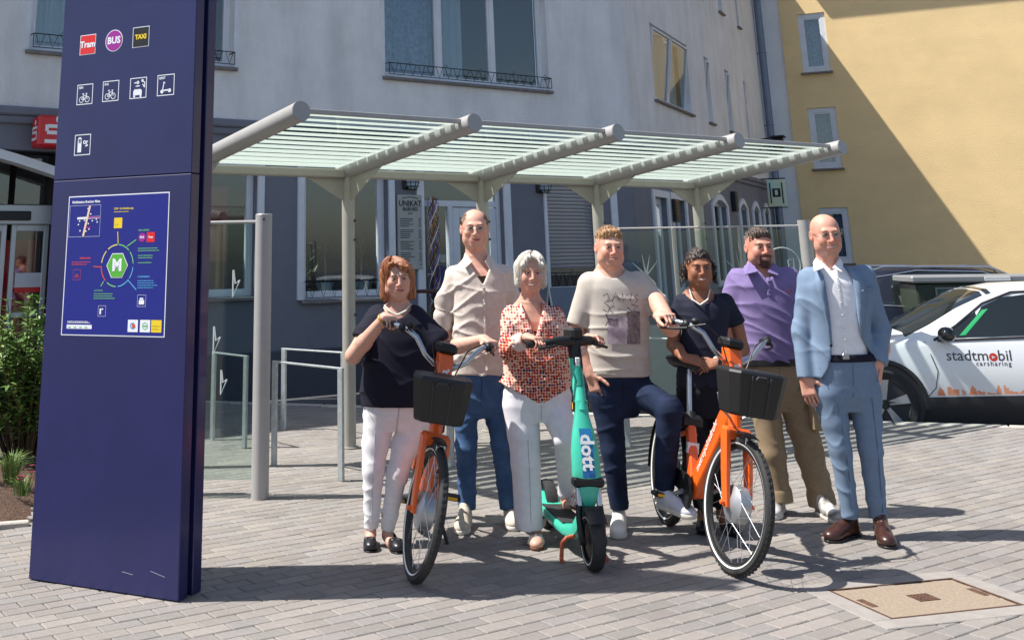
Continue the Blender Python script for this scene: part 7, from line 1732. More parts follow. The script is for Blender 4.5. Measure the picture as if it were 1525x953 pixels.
mb = MB(Matrix.Translation(-Vector(F.root.location))); pl = [np.array(F.J(1135.5, y)) for y in range(414, 440, 5)]
for q in pl: q[1] = onfront(Vw, q[0], q[2])-.001
mb.tube([Vector(q) for q in pl], .014, 6, flat=((0, 1, 0), .25)); mb.build('placket', m_polo, po_); buttons(F, [pl[1]+np.array([0, -.005, 0]), pl[4]+np.array([0, -.005, 0])], m_blks, .006)
q = F.J(1165, 434); q[1] = onfront(Vw, q[0], q[2])-.003; mb = MB(Matrix.Translation(-Vector(F.root.location)))
for (a, b, w_, h_) in ((-.006, .0, .012, .012), (-.003, -.012, .006, .012), (.0, .008, .005, .01)): mb.box((q[0]+a, q[1], q[2]+b), (q[0]+a+w_, q[1]+.004, q[2]+b+h_))
mb.build('chest_emblem', mat('red_stitch', srgb(190, 70, 70), .8), po_)
m_khaki = cloth('khaki_canvas', srgb(150, 130, 104))
tr_ = garment(F, 'khaki_trousers', m_khaki, (1085, 520, 1265, 760, -.25, .32), [(612, 1118, 1192, .08), (586, 1107, 1199, .12), (550, 1105, 1195, .14), (533, 1107, 1191, .135)], [((1136, 585, 50, 0), (1151, 675, 39, -.02), (1164, 745, 30, .0)), ((1180, 585, 52, 0), (1207, 680, 42, -.02), (1225, 750, 36, .0))], amp=.008, freq=7, seed=8, cuts=[(endcut(F, (1151, 675, -.02), (1164, 744, .0)), 0), (endcut(F, (1207, 680, -.02), (1225, 749, .0)), 0)])
seams(F, tr_, [[(1150, 545), (1150, 590)], [(1192, 548), (1180, 580)]], srgb(104, 88, 70))
for ch in (((1162, 733, 33, .0), (1164, 747, 33, .0)), ((1222, 738, 39, .0), (1225, 752, 39, .0))):
    S = Sdf(*F.box(ch[0][0]-40, 715, ch[0][0]+40, 775, -.2, .25), .007); F.limb(S, ch); S.sub(endcut(F, (ch[0][0], ch[0][1], ch[0][3]), (ch[1][0], ch[1][1], ch[1][3])), 0); mesh_obj('turn_up', [S.mesh()], m_khaki, F.root)
mb = MB(Matrix.Translation(-Vector(F.root.location))); q = F.J(1219, 612, -.14); mb.bbox(tuple(q-np.array([.05, .01, .12])), tuple(q+np.array([.05, .05, .1])), .012); mb.build('cargo_pocket', m_khaki, F.root)
garment(F, 'belt', m_blks, (1090, 525, 1210, 545, -.3, .3), [(543, 1102, 1195, .15), (532, 1103, 1194, .15)], amp=0, h=.006)
for hp, td, L_ in F.heels: shoe(F, hp, td, L_, mat('white_knit', srgb(216, 212, 206), .7, vcol2=srgb(70, 66, 66), vscale=14, detail=1), m_sole)
# ---------------------------------------------------------------- bald man in pale blue suit
F = Fig([(1232, 808, 1284, 795, .30), (1323, 818, 1308, 790, .31)], 'bald man in a light blue suit and white shirt with one hand in his pocket')
H = Head(F.J(1230, 351, -.02), 1.06, yaw=-4, pitch=4, roll=-2)
parts = [head_mesh(F, H, None, jaw=1.0, wide=1.02, smile=.7, neckr=.062, neck_to=F.J(1233, 396, .03), trap=False)]
wr = F.J(1199, 562, -.02); parts.append(arm(F, F.J(1194, 490, .04), F.J(1196, 530, .01), wr, (.04, .036, .03), dict(f=(.12, -.15, -1), n=(.6, .75, 0), th=(.4, -1, 0), curl=(.3, .45, .4), size=1.05)))
parts.append(arm(F, F.J(1317, 492, .04), F.J(1316, 520, .02), F.J(1308, 541, -.05), (.036, .034, .031), dict(f=(-.35, -.15, -.9), n=(-.3, .9, .1), th=(-.6, -.9, 0), curl=(.2, .2, .2), size=1.0)))
parts.append(core(F, [((1233, 398, .03), (1250, 530, .02)), ((1233, 415, .03), (1200, 425, .03), (1195, 500, .035)), ((1233, 415, .03), (1290, 420, .03), (1313, 500, .035))]))
mesh_obj('body', parts, m_skin, F.root, face_cols(H, SK1*np.array([1.02, .93, .9]), LIP, srgb(150, 112, 90), .35, .6, teeth=.85, smile=.7, stubble=.1, scalp=(srgb(150, 108, 88), lambda x, y, z: sm(y, .0, .03)*sm(.05-z, 0, .02)*sm(z, -.05, -.02), .35)))
glasses(F, H, mat('thin_frame', srgb(150, 140, 130), .3, metal=.6), .021, .014)
m_suit = cloth('pale_blue_suiting', srgb(118, 137, 160), wb=.02, wrinkle=.2); m_shirt = cloth('white_shirting', srgb(232, 232, 236), wb=.02, wrinkle=.5)
rows_s = [(540, 1212, 1292, .115), (500, 1210, 1288, .12), (450, 1206, 1286, .12), (420, 1206, 1282, .11), (404, 1212, 1262, .085), (394, 1215, 1252, .072), (388, 1216, 1250, .066)]
cn = F.opening([(380, 1214, 1250), (392, 1222, 1244), (400, 1229, 1238), (404, 1232, 1235)], -.02)
shi = garment(F, 'dress_shirt', m_shirt, (1190, 380, 1310, 545, -.25, .25), rows_s, (), amp=.006, freq=8, seed=71, d=(.4, 0, 1), cuts=[(cn, .004)])
Vw = wverts(shi); pl = [np.array(F.J(1236+(y-400)*.10, y)) for y in range(414, 530, 9)]
for q in pl: q[1] = onfront(Vw, q[0], q[2])-.002
mb = MB(Matrix.Translation(-Vector(F.root.location))); mb.tube([Vector(q)+Vector((0, .002, 0)) for q in pl], .009, 6, flat=((0, 1, 0), .12)); mb.build('placket', m_shirt, shi); buttons(F, [q+np.array([0, -.004, 0]) for q in pl[::2]], m_sole, .0055)
for s, x0, x1 in ((-1, 1216, 1228), (1, 1251, 1240)):
    mb = MB(Matrix.Translation(-Vector(F.root.location))); a, b, c_, d_ = F.J(x0, 384, -.045), F.J(x1, 399, -.10), F.J(x0+s*3, 405, -.105), F.J(x0+s*5, 392, -.04); mb._add([a, b, c_, d_], [(0, 1, 2, 3)]); o_ = mb.build('collar', m_shirt, shi); sd_ = o_.modifiers.new('s', 'SOLIDIFY'); sd_.thickness = .006
rows = [(570, 1203, 1303, .128), (540, 1204, 1301, .13), (510, 1205, 1296, .132), (480, 1203, 1295, .135), (450, 1197, 1297, .14), (425, 1193, 1298, .13), (411, 1200, 1288, .11), (402, 1211, 1268, .09), (394, 1216, 1254, .078), (390, 1217, 1251, .074)]
op = F.opening([(384, 1208, 1256), (394, 1215, 1253), (410, 1218, 1258), (440, 1221, 1263), (470, 1225, 1265), (500, 1228, 1271), (515, 1228, 1282), (530, 1227, 1294), (548, 1223, 1306), (575, 1208, 1330)], -.01)
jk = garment(F, 'suit_jacket', m_suit, (1165, 384, 1345, 580, -.3, .3), rows, [((1206, 413, 27, .02), (1286, 409, 28, .02)), ((1204, 416, 30, .02), (1193, 492, 26, .03), (1199, 563, 23, -.02)), ((1288, 412, 32, .02), (1311, 492, 28, .03), (1308, 540, 25, -.05))], amp=.0065, freq=6.5, seed=81, d=(.5, 0, 1), cuts=[(op, .004), (endcut(F, (1191, 492, .03), (1199, 563, -.02)), 0), (endcut(F, (1317, 492, .03), (1308, 541, -.05)), 0)], mask=lambda P: .35+.65*np.clip(np.abs(P[:, 0]-F.J(1247, 450)[0])/.2, 0, 1))
Vw = wverts(jk)
def lapel(pts, notch):
    vs = []
    for (x, y) in pts:
        q = F.J(x, y); q[1] = min(onfront(Vw, q[0], q[2]), F.Y-.06)-.006; vs.append(q)
    mb = MB(Matrix.Translation(-Vector(F.root.location))); mb._add(vs, [tuple(range(len(vs)))] if len(vs) < 5 else [(0, 1, len(vs)-1), *[(i, i+1, len(vs)-i-1 if False else len(vs)-i, len(vs)-i) for i in ()]])
    return vs
def strip(name, L_, R_, m, par, off=.006, th=.006):
    vs = []
    for (a, b) in zip(L_, R_):
        for (x, y) in (a, b): q = F.J(x, y); q[1] = onfront(Vw, q[0], q[2])-off; vs.append(q)
    mb = MB(Matrix.Translation(-Vector(F.root.location))); mb._add(vs, [(2*i, 2*i+1, 2*i+3, 2*i+2) for i in range(len(L_)-1)]); o_ = mb.build(name, m, par, True, angle=80); s_ = o_.modifiers.new('s', 'SOLIDIFY'); s_.thickness = th; return o_
strip('lapel', [(1211, 398), (1204, 420), (1207, 432), (1213, 455), (1221, 485), (1226, 510)], [(1215, 397), (1217, 420), (1219, 432), (1222, 455), (1225, 485), (1228, 511)], m_suit, jk)
strip('lapel', [(1254, 396), (1259, 418), (1262, 432), (1264, 455), (1266, 478), (1271, 500)], [(1261, 397), (1278, 418), (1279, 430), (1278, 455), (1274, 480), (1273, 501)], m_suit, jk)
strip('breast_pocket', [(1271, 431), (1271, 435)], [(1293, 425), (1293, 429)], m_suit, jk, .005, .004)
q = F.J(1226, 512); q[1] = onfront(Vw, q[0]-.02, q[2])-.006; buttons(F, [q], m_blks, .010)
tr_ = garment(F, 'suit_trousers', cloth('pale_blue_trousers', srgb(114, 133, 156), wb=.02, wrinkle=.3), (1185, 515, 1345, 785, -.25, .3), [(612, 1220, 1304, .075), (588, 1210, 1310, .11), (550, 1206, 1308, .122), (528, 1209, 1300, .12)], [((1234, 587, 53, 0), (1243, 628, 42, -.01), (1251, 668, 34, -.02), (1267, 772, 25, .0)), ((1287, 587, 53, 0), (1292, 628, 43, -.01), (1296, 668, 36, -.02), (1308, 772, 27, .0))], amp=.0065, freq=7, seed=10, cuts=[(endcut(F, (1251, 665, -.02), (1267, 771, .0)), 0), (endcut(F, (1296, 665, -.02), (1308, 771, .0)), 0)])
seams(F, tr_, [[(1258, 540), (1260, 588)], [(1213, 545), (1222, 572)], [(1304, 540), (1296, 566)], [(1237, 590), (1250, 660), (1266, 760)], [(1288, 590), (1297, 660), (1309, 760)]], srgb(84, 104, 130))
garment(F, 'belt', m_navy, (1195, 520, 1315, 538, -.3, .3), [(537, 1207, 1304, .127), (526, 1208, 1301, .125)], amp=0, h=.006)
mb = MB(Matrix.Translation(-Vector(F.root.location))); q = F.J(1260, 531, -.13); mb.bbox(tuple(q-np.array([.02, .004, .016])), tuple(q+np.array([.02, .004, .016])), .003); mb.build('buckle', m_chr, F.root)
m_brn = mat('brown_leather', srgb(74, 42, 32), .35, vcol2=srgb(48, 26, 22), vscale=9, coat=.2)
for hp, td, L_ in F.heels: shoe(F, hp, td, L_, m_brn, m_blks, 'dress')
# ================================================================ CARS
m_cglass = mat('car_glass', (.012, .016, .016), .04, spec=.9); m_cpaint = mat('white_car_paint', srgb(226, 228, 230), .25, coat=.6); m_clad = mat('black_cladding', (.02, .02, .022), .55)
m_navyp = mat('navy_car_paint', srgb(18, 22, 36), .32, coat=.2)
def build_car(root, paint, hs=1.0, detail=True, rails=False, wr=.34):
    """local +X forward, +Y left; origin on the road at the middle of the front axle"""
    # stations: x, half width, belt z, roof-edge half width, roof z (crown)
    st = [(.82, .50, .58, .40, .60), (.76, .68, .66, .5, .70), (.62, .80, .74, .58, .80), (.30, .875, .84, .62, .90), (0, .89, .89, .64, .95), (-.28, .895, .93, .66, 1.0), (-.55, .895, .945, .66, 1.13), (-.85, .895, .955, .63, 1.30), (-1.15, .895, .965, .60, 1.43), (-1.5, .895, .975, .585, 1.49), (-2.0, .895, .99, .58, 1.505), (-2.5, .895, 1.01, .57, 1.48), (-2.9, .89, 1.03, .56, 1.42), (-3.2, .875, 1.04, .55, 1.30), (-3.45, .85, 1.02, .55, 1.12), (-3.58, .80, .95, .5, .99), (-3.64, .70, .75, .45, .78)]
    vs = []; n = 15
    for (x, w, bz, rw, rz) in st:
        bz *= hs; rz *= hs
        half = [(w*.86, .20), (w*.97, .26), (w*.995, .38), (w, .55*min(1, bz/.8)), (w*.985, bz-.05), (w*.955, bz), (rw+.02, rz-.055), (rw*.8, rz-.012)]
        ring_ = [(y, z) for y, z in half]+[(0, rz)]+[(-y, z) for y, z in half[::-1]]
        vs += [(x, y, z) for y, z in ring_]
    n = 17; fs = [(i*n+j, i*n+j+1, (i+1)*n+j+1, (i+1)*n+j) for i in range(len(st)-1) for j in range(n-1)]+[(i*n+n-1, i*n, (i+1)*n, (i+1)*n+n-1) for i in range(len(st)-1)]
    fs += [tuple(range(n)), tuple((len(st)-1)*n+j for j in range(n))[::-1]]
    mb = MB(); mb._add(vs, fs); B = mb.build('body', paint, root, True, angle=38)
    X = [s_[0] for s_ in st][::-1]
    def itp(x, k): return float(np.interp(x, X, [s_[k] for s_ in st][::-1]))
    def side(x, t, s=1, off=.006):
        w, bz, rw, rz = itp(x, 1), itp(x, 2)*hs, itp(x, 3), itp(x, 4)*hs; y0, z0 = w*.955, bz; y1, z1 = rw+.02, rz-.055; return Vector((x, s*(y0+(y1-y0)*t+off), z0+(z1-z0)*t))
    def panel(name, outline_top, outline_bot, s, m, off=.006):
        """window panel between bottom and top t-lines over x samples"""
        vs = []
        for (x, t0, t1) in outline_bot: vs += [side(x, t0, s, off), side(x, t1, s, off)]
        k = len(outline_bot); mb = MB(); mb._add(vs, [(2*i, 2*i+2, 2*i+3, 2*i+1) for i in range(k-1)]); return mb.build(name, m, B, True)
    for s in (1, -1):
        panel('front_side_window', 0, [(-.62, .10, .12), (-.85, .08, .55), (-1.1, .06, .80), (-1.3, .06, .90), (-1.66, .06, .92)], s, m_cglass)
        panel('rear_side_window', 0, [(-1.72, .06, .92), (-2.1, .06, .92), (-2.5, .08, .90), (-2.85, .14, .82), (-3.05, .35, .55)], s, m_cglass)
        mb = MB(); mb.tube([side(-.55, .06, s, .008), side(-.8, .52, s, .008), side(-1.1, .86, s, .008), side(-1.4, .98, s, .008), side(-2.2, .98, s, .008), side(-2.8, .9, s, .008)], .012, 6); mb.build('window_trim', m_clad if not rails else m_chr, B, True)
        mb = MB(); mb.tube([side(-.58, .02, s, .01), side(-1.5, .02, s, .01), side(-2.9, .06, s, .01)], .012, 6); mb.build('belt_trim', m_clad if not rails else m_chr, B, True)
        # lower cladding
        mb = MB(); vs = []
        for x in np.linspace(.45, -3.3, 20): w = itp(x, 1); vs += [(x, s*(w*.955+.012), .17), (x, s*(w+.012), .36), (x, s*(w+.006), .40+.10*max(0, (-x)/3.3))]
        mb._add(vs, [(3*i+k, 3*i+3+k, 3*i+4+k, 3*i+1+k) for i in range(19) for k in range(2)]); mb.build('sill_cladding', m_clad, B, True)
        if rails:
            mb = MB(); mb.tube([side(-1.0, .99, s, -.02)+Vector((0, 0, .02)), side(-1.3, 1.0, s, -.03)+Vector((0, 0, .075)), side(-2.6, 1.0, s, -.03)+Vector((0, 0, .075)), side(-2.95, 1.0, s, -.02)+Vector((0, 0, .03))], .016, 8); mb.build('roof_rail', m_chr, B, True)
    def top(xa, xb, name, shrink=.90):
        vs = []; nn = 7
        for i in range(nn+1):
            x = xa+(xb-xa)*i/nn; rw, rz = itp(x, 3)*shrink, itp(x, 4)*hs
            for t in (-1, -.8, -.4, 0, .4, .8, 1):
                z = np.interp(abs(t), [0, .8/shrink, 1.0/shrink], [rz, rz-.012, rz-.05]); vs.append((x, t*rw*1.0, z+.007))
        mb = MB(); mb._add(vs, [(7*i+k, 7*i+k+1, 7*i+8+k, 7*i+7+k) for i in range(nn) for k in range(6)]); mb.build(name, m_cglass, B, True)
    top(-.32, -1.22, 'windscreen', 1.0); top(-2.95, -3.42, 'rear_window')
    # wheels and arches
    for ax_ in (0, -2.68):
        for s in (1, -1):
            w = itp(ax_, 1); c = Vector((ax_, s*(w-.09), wr))
            mb = MB(); vs = []; k = 22
            for i in range(k+1):
                a = R(-8+196*i/k)
                for rr, yy in ((wr+.03, .010), (wr+.05, .022), (wr+.085, .016)): vs.append((ax_+rr*math.cos(a), s*(w+yy), wr+.01+rr*math.sin(a)))
            mb._add(vs, [(3*i+q, 3*i+q+1, 3*i+4+q, 3*i+3+q) for i in range(k) for q in range(2)]); mb.build('wheel_arch', m_clad, B, True)
            mb = MB(); mb._add([(ax_+(wr+.035)*math.cos(a), s*(w+.008), wr+.01+(wr+.035)*math.sin(a)) for a in np.linspace(0, 2*math.pi, 33)[:-1]], [tuple(range(32))]); mb.build('arch_liner', m_ink, B)
            mb = MB(); mb.lathe(c, (0, s, 0), [(wr-.11, .0), (wr-.10, .105), (wr-.03, .118), (wr-.006, .10), (wr, .06), (wr, -.06), (wr-.02, -.1), (wr-.11, -.1)], 44); W = mb.build('wheel', m_rub, root, True)
            mb = MB(); mb.lathe(c, (0, s, 0), [(0, .085), (.06, .085), (wr-.125, .07), (wr-.10, .107), (wr-.092, .107)], 40); mb.build('rim', m_ink, W, True)
            for q in range(5):
                a = 2*math.pi*q/5+.3; d = Vector((math.cos(a), 0, math.sin(a))); t_ = Vector((-d.z, 0, d.x)); o = Vector((0, s*.10, 0))
                mb = MB(); mb._add([c+o+d*.045-t_*.02, c+o+d*.045+t_*.02, c+o+Vector((0, s*.01, 0))+d*(wr-.105)+t_*.062, c+o+Vector((0, s*.01, 0))+d*(wr-.105)-t_*.028], [(0, 1, 2, 3)]); mb.build('spoke', m_alloy, W)
            mb = MB(); mb.cyl(c+Vector((0, s*.08, 0)), c+Vector((0, s*.112, 0)), .045, 16); mb.build('hub_cap', m_blkp, W, True)
    for s in (1, -1):
        mb = MB(); p = side(-.62, .12, s, .0); mb.sphere(p+Vector((-.02, s*.17, .05)), (.085, .11, .075), 16, 10); mb.tube([p+Vector((0, -s*.02, -.03)), p+Vector((-.01, s*.09, .0))], .025, 8); mb.build('wing_mirror', mat('gloss_black', (.01, .01, .011), .08, coat=.6), root, True)
    mb = MB(); mb.bbox((.78, -.5, .42), (.84, .5, .52), .02); mb.build('front_grille', m_clad, B)
    for s in (1, -1):
        mb = MB(); mb.bbox((.66, s*.62-.13, .62), (.78, s*.62+.13, .68), .02); mb.build('headlight', mat('lamp_lens', (.8, .8, .8), .1), B)
        mb = MB(); mb.bbox((-3.62, s*.6-.16, .86), (-3.54, s*.6+.16, .92), .02); mb.build('tail_light', m_red, B)
    return B, side, itp
ca = R(180-12); cf = Vector((math.cos(ca), math.sin(ca), 0)); clft = Vector((-cf.y, cf.x, 0))
if clft.y > 0: clft = -clft
hubp = at(1316, 590, 11.85); O_ = hubp-clft*.88; O_.z = -.22
car = thing('parked_car', 'white carsharing car with black cladding and orange skyline sticker at the kerb', 'car', frame(O_, cf))
B, cside, citp = build_car(car, m_cpaint)
def door_pt(x, z, off=.009):
    w = citp(x, 1); bz = citp(x, 2); zz = [.38, .55*min(1, bz/.8), bz-.05, bz]; ww = [w*.995, w, w*.985, w*.955]; return Vector((x, float(np.interp(z, zz, ww))+off, z))
for xs in ((-.46, -.50, -.54, -.50, -.42), (-1.68, -1.69, -1.70, -1.69, -1.66)):
    mb = MB(); mb.tube([door_pt(x, z, .0) for x, z in zip(xs, (.94, .8, .66, .5, .42))], .005, 5); mb.build('door_gap', m_ink, B)
mb = MB(); mb.bbox((-1.62, citp(-1.5, 1)+.000, .80), (-1.40, citp(-1.5, 1)+.014, .83), .006); mb.build('door_handle', m_cpaint, B)
MX = lambda p, s_=1: Matrix(((-1, 0, 0, p.x), (0, 0, 1, p.y), (0, 1, 0, p.z), (0, 0, 0, 1)))
inv = car.matrix_world.inverted()
def side_px(x, y):
    q = inv @ onplane(x, y, car.matrix_world @ Vector((0, .905, 0)), car.matrix_world.col[1].to_3d()); return q
def fit(tb, off=.0009):
    tb.v = [(v[0], door_pt(v[0], v[2], off).y, v[2]) for v in tb.v]; return tb
p0, p1 = side_px(1410, 530), side_px(1507, 530); m_dk = mat('sticker_grey', srgb(70, 70, 74), .5); m_red2 = mat('sticker_red', srgb(214, 60, 40), .5)
t = text_mb('stadtm', .155, MX(Vector((p0.x, .912, p0.z))), 'LEFT', .001); xs = [v[0] for v in t.v]; wd = max(xs)-min(xs); tot = p0.x-p1.x
t2 = text_mb('bil', .155, MX(Vector((p0.x, .912, p0.z))), 'LEFT', .001); wd2 = max(v[0] for v in t2.v)-min(v[0] for v in t2.v); k_ = tot/(wd+wd2+.10)
def place(tb, x0, name, m): 
    mx = max(v[0] for v in tb.v); tb.v = [(x0+(v[0]-mx)*k_, v[1], p0.z+(v[2]-p0.z)*k_) for v in tb.v]; fit(tb).build(name, m, B)
place(t, p0.x, 'lettering', m_dk); place(t2, p0.x-(wd+.10)*k_, 'lettering', m_dk)
ox = p0.x-(wd+.05)*k_; oz = p0.z-.012*k_; mb = MB(); mb._add([(ox+.042*k_*math.cos(a), .912, oz+.042*k_*math.sin(a)) for a in np.linspace(0, 2*math.pi, 25)[:-1]], [tuple(range(24))]); fit(mb).build('emblem', m_red2, B)
mb = MB(); mb._add([(ox+.014*k_, .9135, oz+.018*k_), (ox+.014*k_, .9135, oz-.018*k_), (ox-.02*k_, .9135, oz)], [(0, 1, 2)]); fit(mb, .0016).build('emblem', m_refl, B)
q = side_px(1507, 542); t = text_mb('carsharing', .062, MX(Vector((q.x, .912, q.z))), 'RIGHT', .001, 1, 1.25); fit(t).build('lettering', m_dk, B)
m_sk = mat('skyline_orange', srgb(226, 120, 70), .5, vcol2=srgb(240, 176, 140), vscale=8); x = -.5; random.seed(5); sk = 0
while x > -2.6:
    w_ = random.uniform(.03, .11); h_ = random.uniform(.02, .10); zb = .415+.10*(-x)/3.3; mb = MB()
    if sk % 3 == 0: mb._add([(x, .908, zb), (x-w_, .908, zb), (x-w_*.85, .908, zb+h_*.6), (x-w_*.5, .908, zb+h_), (x-w_*.2, .908, zb+h_*.5)], [(0, 1, 2, 3, 4)])
    else: mb._add([(x, .908, zb), (x-w_, .908, zb), (x-w_, .908, zb+h_*.7), (x-w_*.4, .908, zb+h_*.7), (x-w_*.35, .908, zb+h_), (x, .908, zb+h_)], [(0, 1, 2, 3, 4, 5)])
    fit(mb).build('skyline_sticker', m_sk, B); x -= w_+random.uniform(.0, .03); sk += 1
# green strap / sticker seen behind the front side window
mb = MB(); mb._add([cside(-.80, .16, 1, .010), cside(-.86, .16, 1, .010), cside(-1.14, .70, 1, .010), cside(-1.08, .72, 1, .010)], [(0, 1, 2, 3)]); mb.build('green_sticker', mat('signal_green', srgb(30, 150, 88), .5), B)
# dark estate behind
da = R(-14); df = Vector((math.cos(da), math.sin(da), 0)); pe = at(1200, 470, 16.2)
suv = thing('parked_car', 'dark blue estate car with silver roof rails behind the white car', 'car', frame((pe.x+df.x*3.6, pe.y+df.y*3.6, -.22), df)); build_car(suv, m_navyp, 1.10, rails=True)
# green container
gA = at(1362, 411, 14.4); gB = at(1600, 402, 14.1); gd = gB-gA; gd.z = 0; gh = gA.z+.22
m_cgreen = mat('dark_green_metal', srgb(40, 52, 38), .5, var=.1, vscale=4); m_crail = mat('grey_rail', srgb(140, 142, 142), .5, metal=.3)
gc = thing('street_cabinet', 'dark green metal street cabinet with grey lid and silver framed panels behind the white car', 'cabinet', frame((gA.x, gA.y, -.22), gd)); gl = gd.length
mb = MB(); mb.bbox((0, 0, 0), (gl, .75, gh-.09), .02); mb.build('housing', m_cgreen, gc)
mb = MB(); mb.bbox((-.06, -.06, gh-.088), (gl+.06, .81, gh), .02); mb.build('lid', m_crail, gc)
mb = MB(); mb.bbox((.8, -.066, gh-.07), (1.1, -.058, gh-.015), .003); mb.build('label_plate', m_refl, gc)
for (a, b) in ((.22, .62), (.92, 1.5), (1.7, 2.1)):
    mb = MB(); z0, z1 = gh-.45, gh-.14; 
    for (x0, x1, zz0, zz1) in ((a, a+.02, z0, z1), (b-.02, b, z0, z1), (a+.02, b-.02, z0, z0+.02), (a+.02, b-.02, z1-.02, z1)): mb.bbox((x0, -.02, zz0), (x1, -.001, zz1), .004)
    f_ = mb.build('panel_frame', m_crail, gc); mb = MB(); mb.box((a+.02, -.008, z0+.02), (b-.02, -.001, z1-.02)); mb.build('panel', mat('notice_panel', srgb(60, 84, 84), .4, var=.5, vscale=10), f_)
# ================================================================ PLANTS AT THE LEFT
m_leaf = mat('laurel_leaf', (.10, .19, .045), .38, var=.35, vscale=9, objrand=.1, vcol2=None); m_leaf2 = mat('laurel_leaf_light', (.20, .30, .08), .4, var=.25, vscale=9); m_twig = mat('twig', srgb(84, 66, 48), .9, var=.2)
def leaf(mb, p, d, up, L_, W_):
    d = d.normalized(); s = d.cross(up).normalized(); n_ = s.cross(d); 
    mb._add([p, p+d*L_*.45+s*W_/2+n_*.1*W_, p+d*L_-n_*L_*.12, p+d*L_*.45-s*W_/2+n_*.1*W_, p+d*L_*.5-n_*.08*W_], [(0, 1, 4), (1, 2, 4), (2, 3, 4), (3, 0, 4)])
def shrub(base, rx, h, nst, label, lf=.105, seed=1, dens=44):
    r_ = random.Random(seed); T = thing('laurel_bush', label, 'bush', Matrix.Translation(base)); a_ = MB(); b_ = MB()
    for k in range(nst):
        an = r_.uniform(0, 6.283); rr = rx*math.sqrt(r_.random()); tip = Vector((rr*math.cos(an), rr*math.sin(an), h*r_.uniform(.45, 1.0)*(1-.35*(rr/rx)**2))); st_ = Vector((tip.x*.25, tip.y*.25, 0)); mid = st_.lerp(tip, .5)+Vector((r_.uniform(-.05, .05), r_.uniform(-.05, .05), .05))
        mb = MB(); mb.tube([st_, mid, tip], [.010, .007, .003], 5); mb.build('stem', m_twig, T, True)
        for q in range(dens):
            t = r_.uniform(.22, 1.0); p = (st_.lerp(mid, t*2) if t < .5 else mid.lerp(tip, t*2-1)); a2 = r_.uniform(0, 6.283); d = Vector((math.cos(a2), math.sin(a2), r_.uniform(-.2, .9))); leaf(a_ if r_.random() < .6 else b_, p, d, Vector((r_.uniform(-.3, .3), r_.uniform(-.3, .3), 1)), lf*r_.uniform(.7, 1.25), lf*.36)
    o = a_.build('leaves', m_leaf, T); o['kind'] = 'stuff'; o = b_.build('young_leaves', m_leaf2, T); o['kind'] = 'stuff'
bp_ = gp(22, 700); shrub((bp_.x-.05, bp_.y+.35, .06), .62, 1.42, 130, 'dense green laurel bush in the planting bed beside the pylon', seed=3)
bp_ = gp(-90, 705); shrub((bp_.x, bp_.y+.4, .06), .6, 1.25, 60, 'second laurel bush further along the planting bed by the bank', seed=5)
def tuft(px_, n_, h, label, cl, seed):
    r_ = random.Random(seed); b0 = gp(*px_); T = MB()
    for k in range(n_):
        a = r_.uniform(0, 6.283); l = h*r_.uniform(.6, 1.1); sp = r_.uniform(.1, .8); d = Vector((math.cos(a), math.sin(a), 0)); w = Vector((-d.y, d.x, 0))*.004; p = d*r_.uniform(0, .05)
        T._add([p-w, p+w, p+d*sp*l*.4+Vector((0, 0, l*.7))+w*.8, p+d*sp*l*.4+Vector((0, 0, l*.7))-w*.8, p+d*sp*l+Vector((0, 0, l*(1-.35*sp)))], [(0, 1, 2, 3), (3, 2, 4)])
    o = T.build('grass_tuft', cl, None); o.location = (b0.x, b0.y, .06); tag(o, label, 'grass', 'tufts in the planting bed'); return o
m_gr = mat('fresh_grass', (.16, .24, .06), .6, var=.3, vscale=12)
tuft((14, 735), 150, .26, 'bright green grass tuft under the laurel bush', m_gr, 1); tuft((30, 752), 60, .14, 'small grass tuft next to the dark red flowers', m_gr, 2); tuft((-25, 740), 90, .22, 'grass tuft at the far end of the bed beside the laurel', m_gr, 3)
fl_ = thing('flower', 'dark red flowering plant at the edge of the bed', 'flower', Matrix.Translation(gp(38, 752)+Vector((0, 0, .06)))); r_ = random.Random(4)
for k in range(9):
    p = Vector((r_.uniform(-.06, .06), r_.uniform(-.06, .06), r_.uniform(.08, .2))); mb = MB(); mb.tube([(p.x*.3, p.y*.3, 0), p], .003, 5); mb.build('stem', m_leaf, fl_); mb = MB()
    for q in range(8): a = q*.785; leaf(mb, p, Vector((math.cos(a), math.sin(a), .5)), Vector((0, 0, 1)), .028, .018)
    mb.build('petals', mat('dark_red_petal', srgb(110, 22, 36), .6), fl_)
# ================================================================ CAFE THINGS BY THE HOUSE
tb = at(648, 432, 14.6); T = thing('bar_table', 'tall bistro table with dark red top outside the bar door', 'table', Matrix.Translation((tb.x, tb.y, 0)))
mb = MB(); mb.lathe((0, 0, tb.z), (0, 0, 1), [(0, -.03), (.29, -.03), (.30, -.015), (.30, 0), (.29, .005), (0, .005)], 32); mb.build('table_top', mat('dark_red_top', srgb(74, 40, 42), .5, var=.1), T, True)
mb = MB(); mb.cyl((0, 0, .02), (0, 0, tb.z-.03), .035, 14); mb.build('column', m_blackm, T, True); mb = MB(); mb.lathe((0, 0, 0), (0, 0, 1), [(0, .0), (.24, .0), (.24, .012), (.05, .03), (0, .03)], 28); mb.build('foot', m_blackm, T, True)
ab = at(848, 470, 15.4); T = thing('sandwich_board', 'grey blue folding board standing under the shuttered window', 'sign', frame((ab.x, ab.y, 0), FA.u))
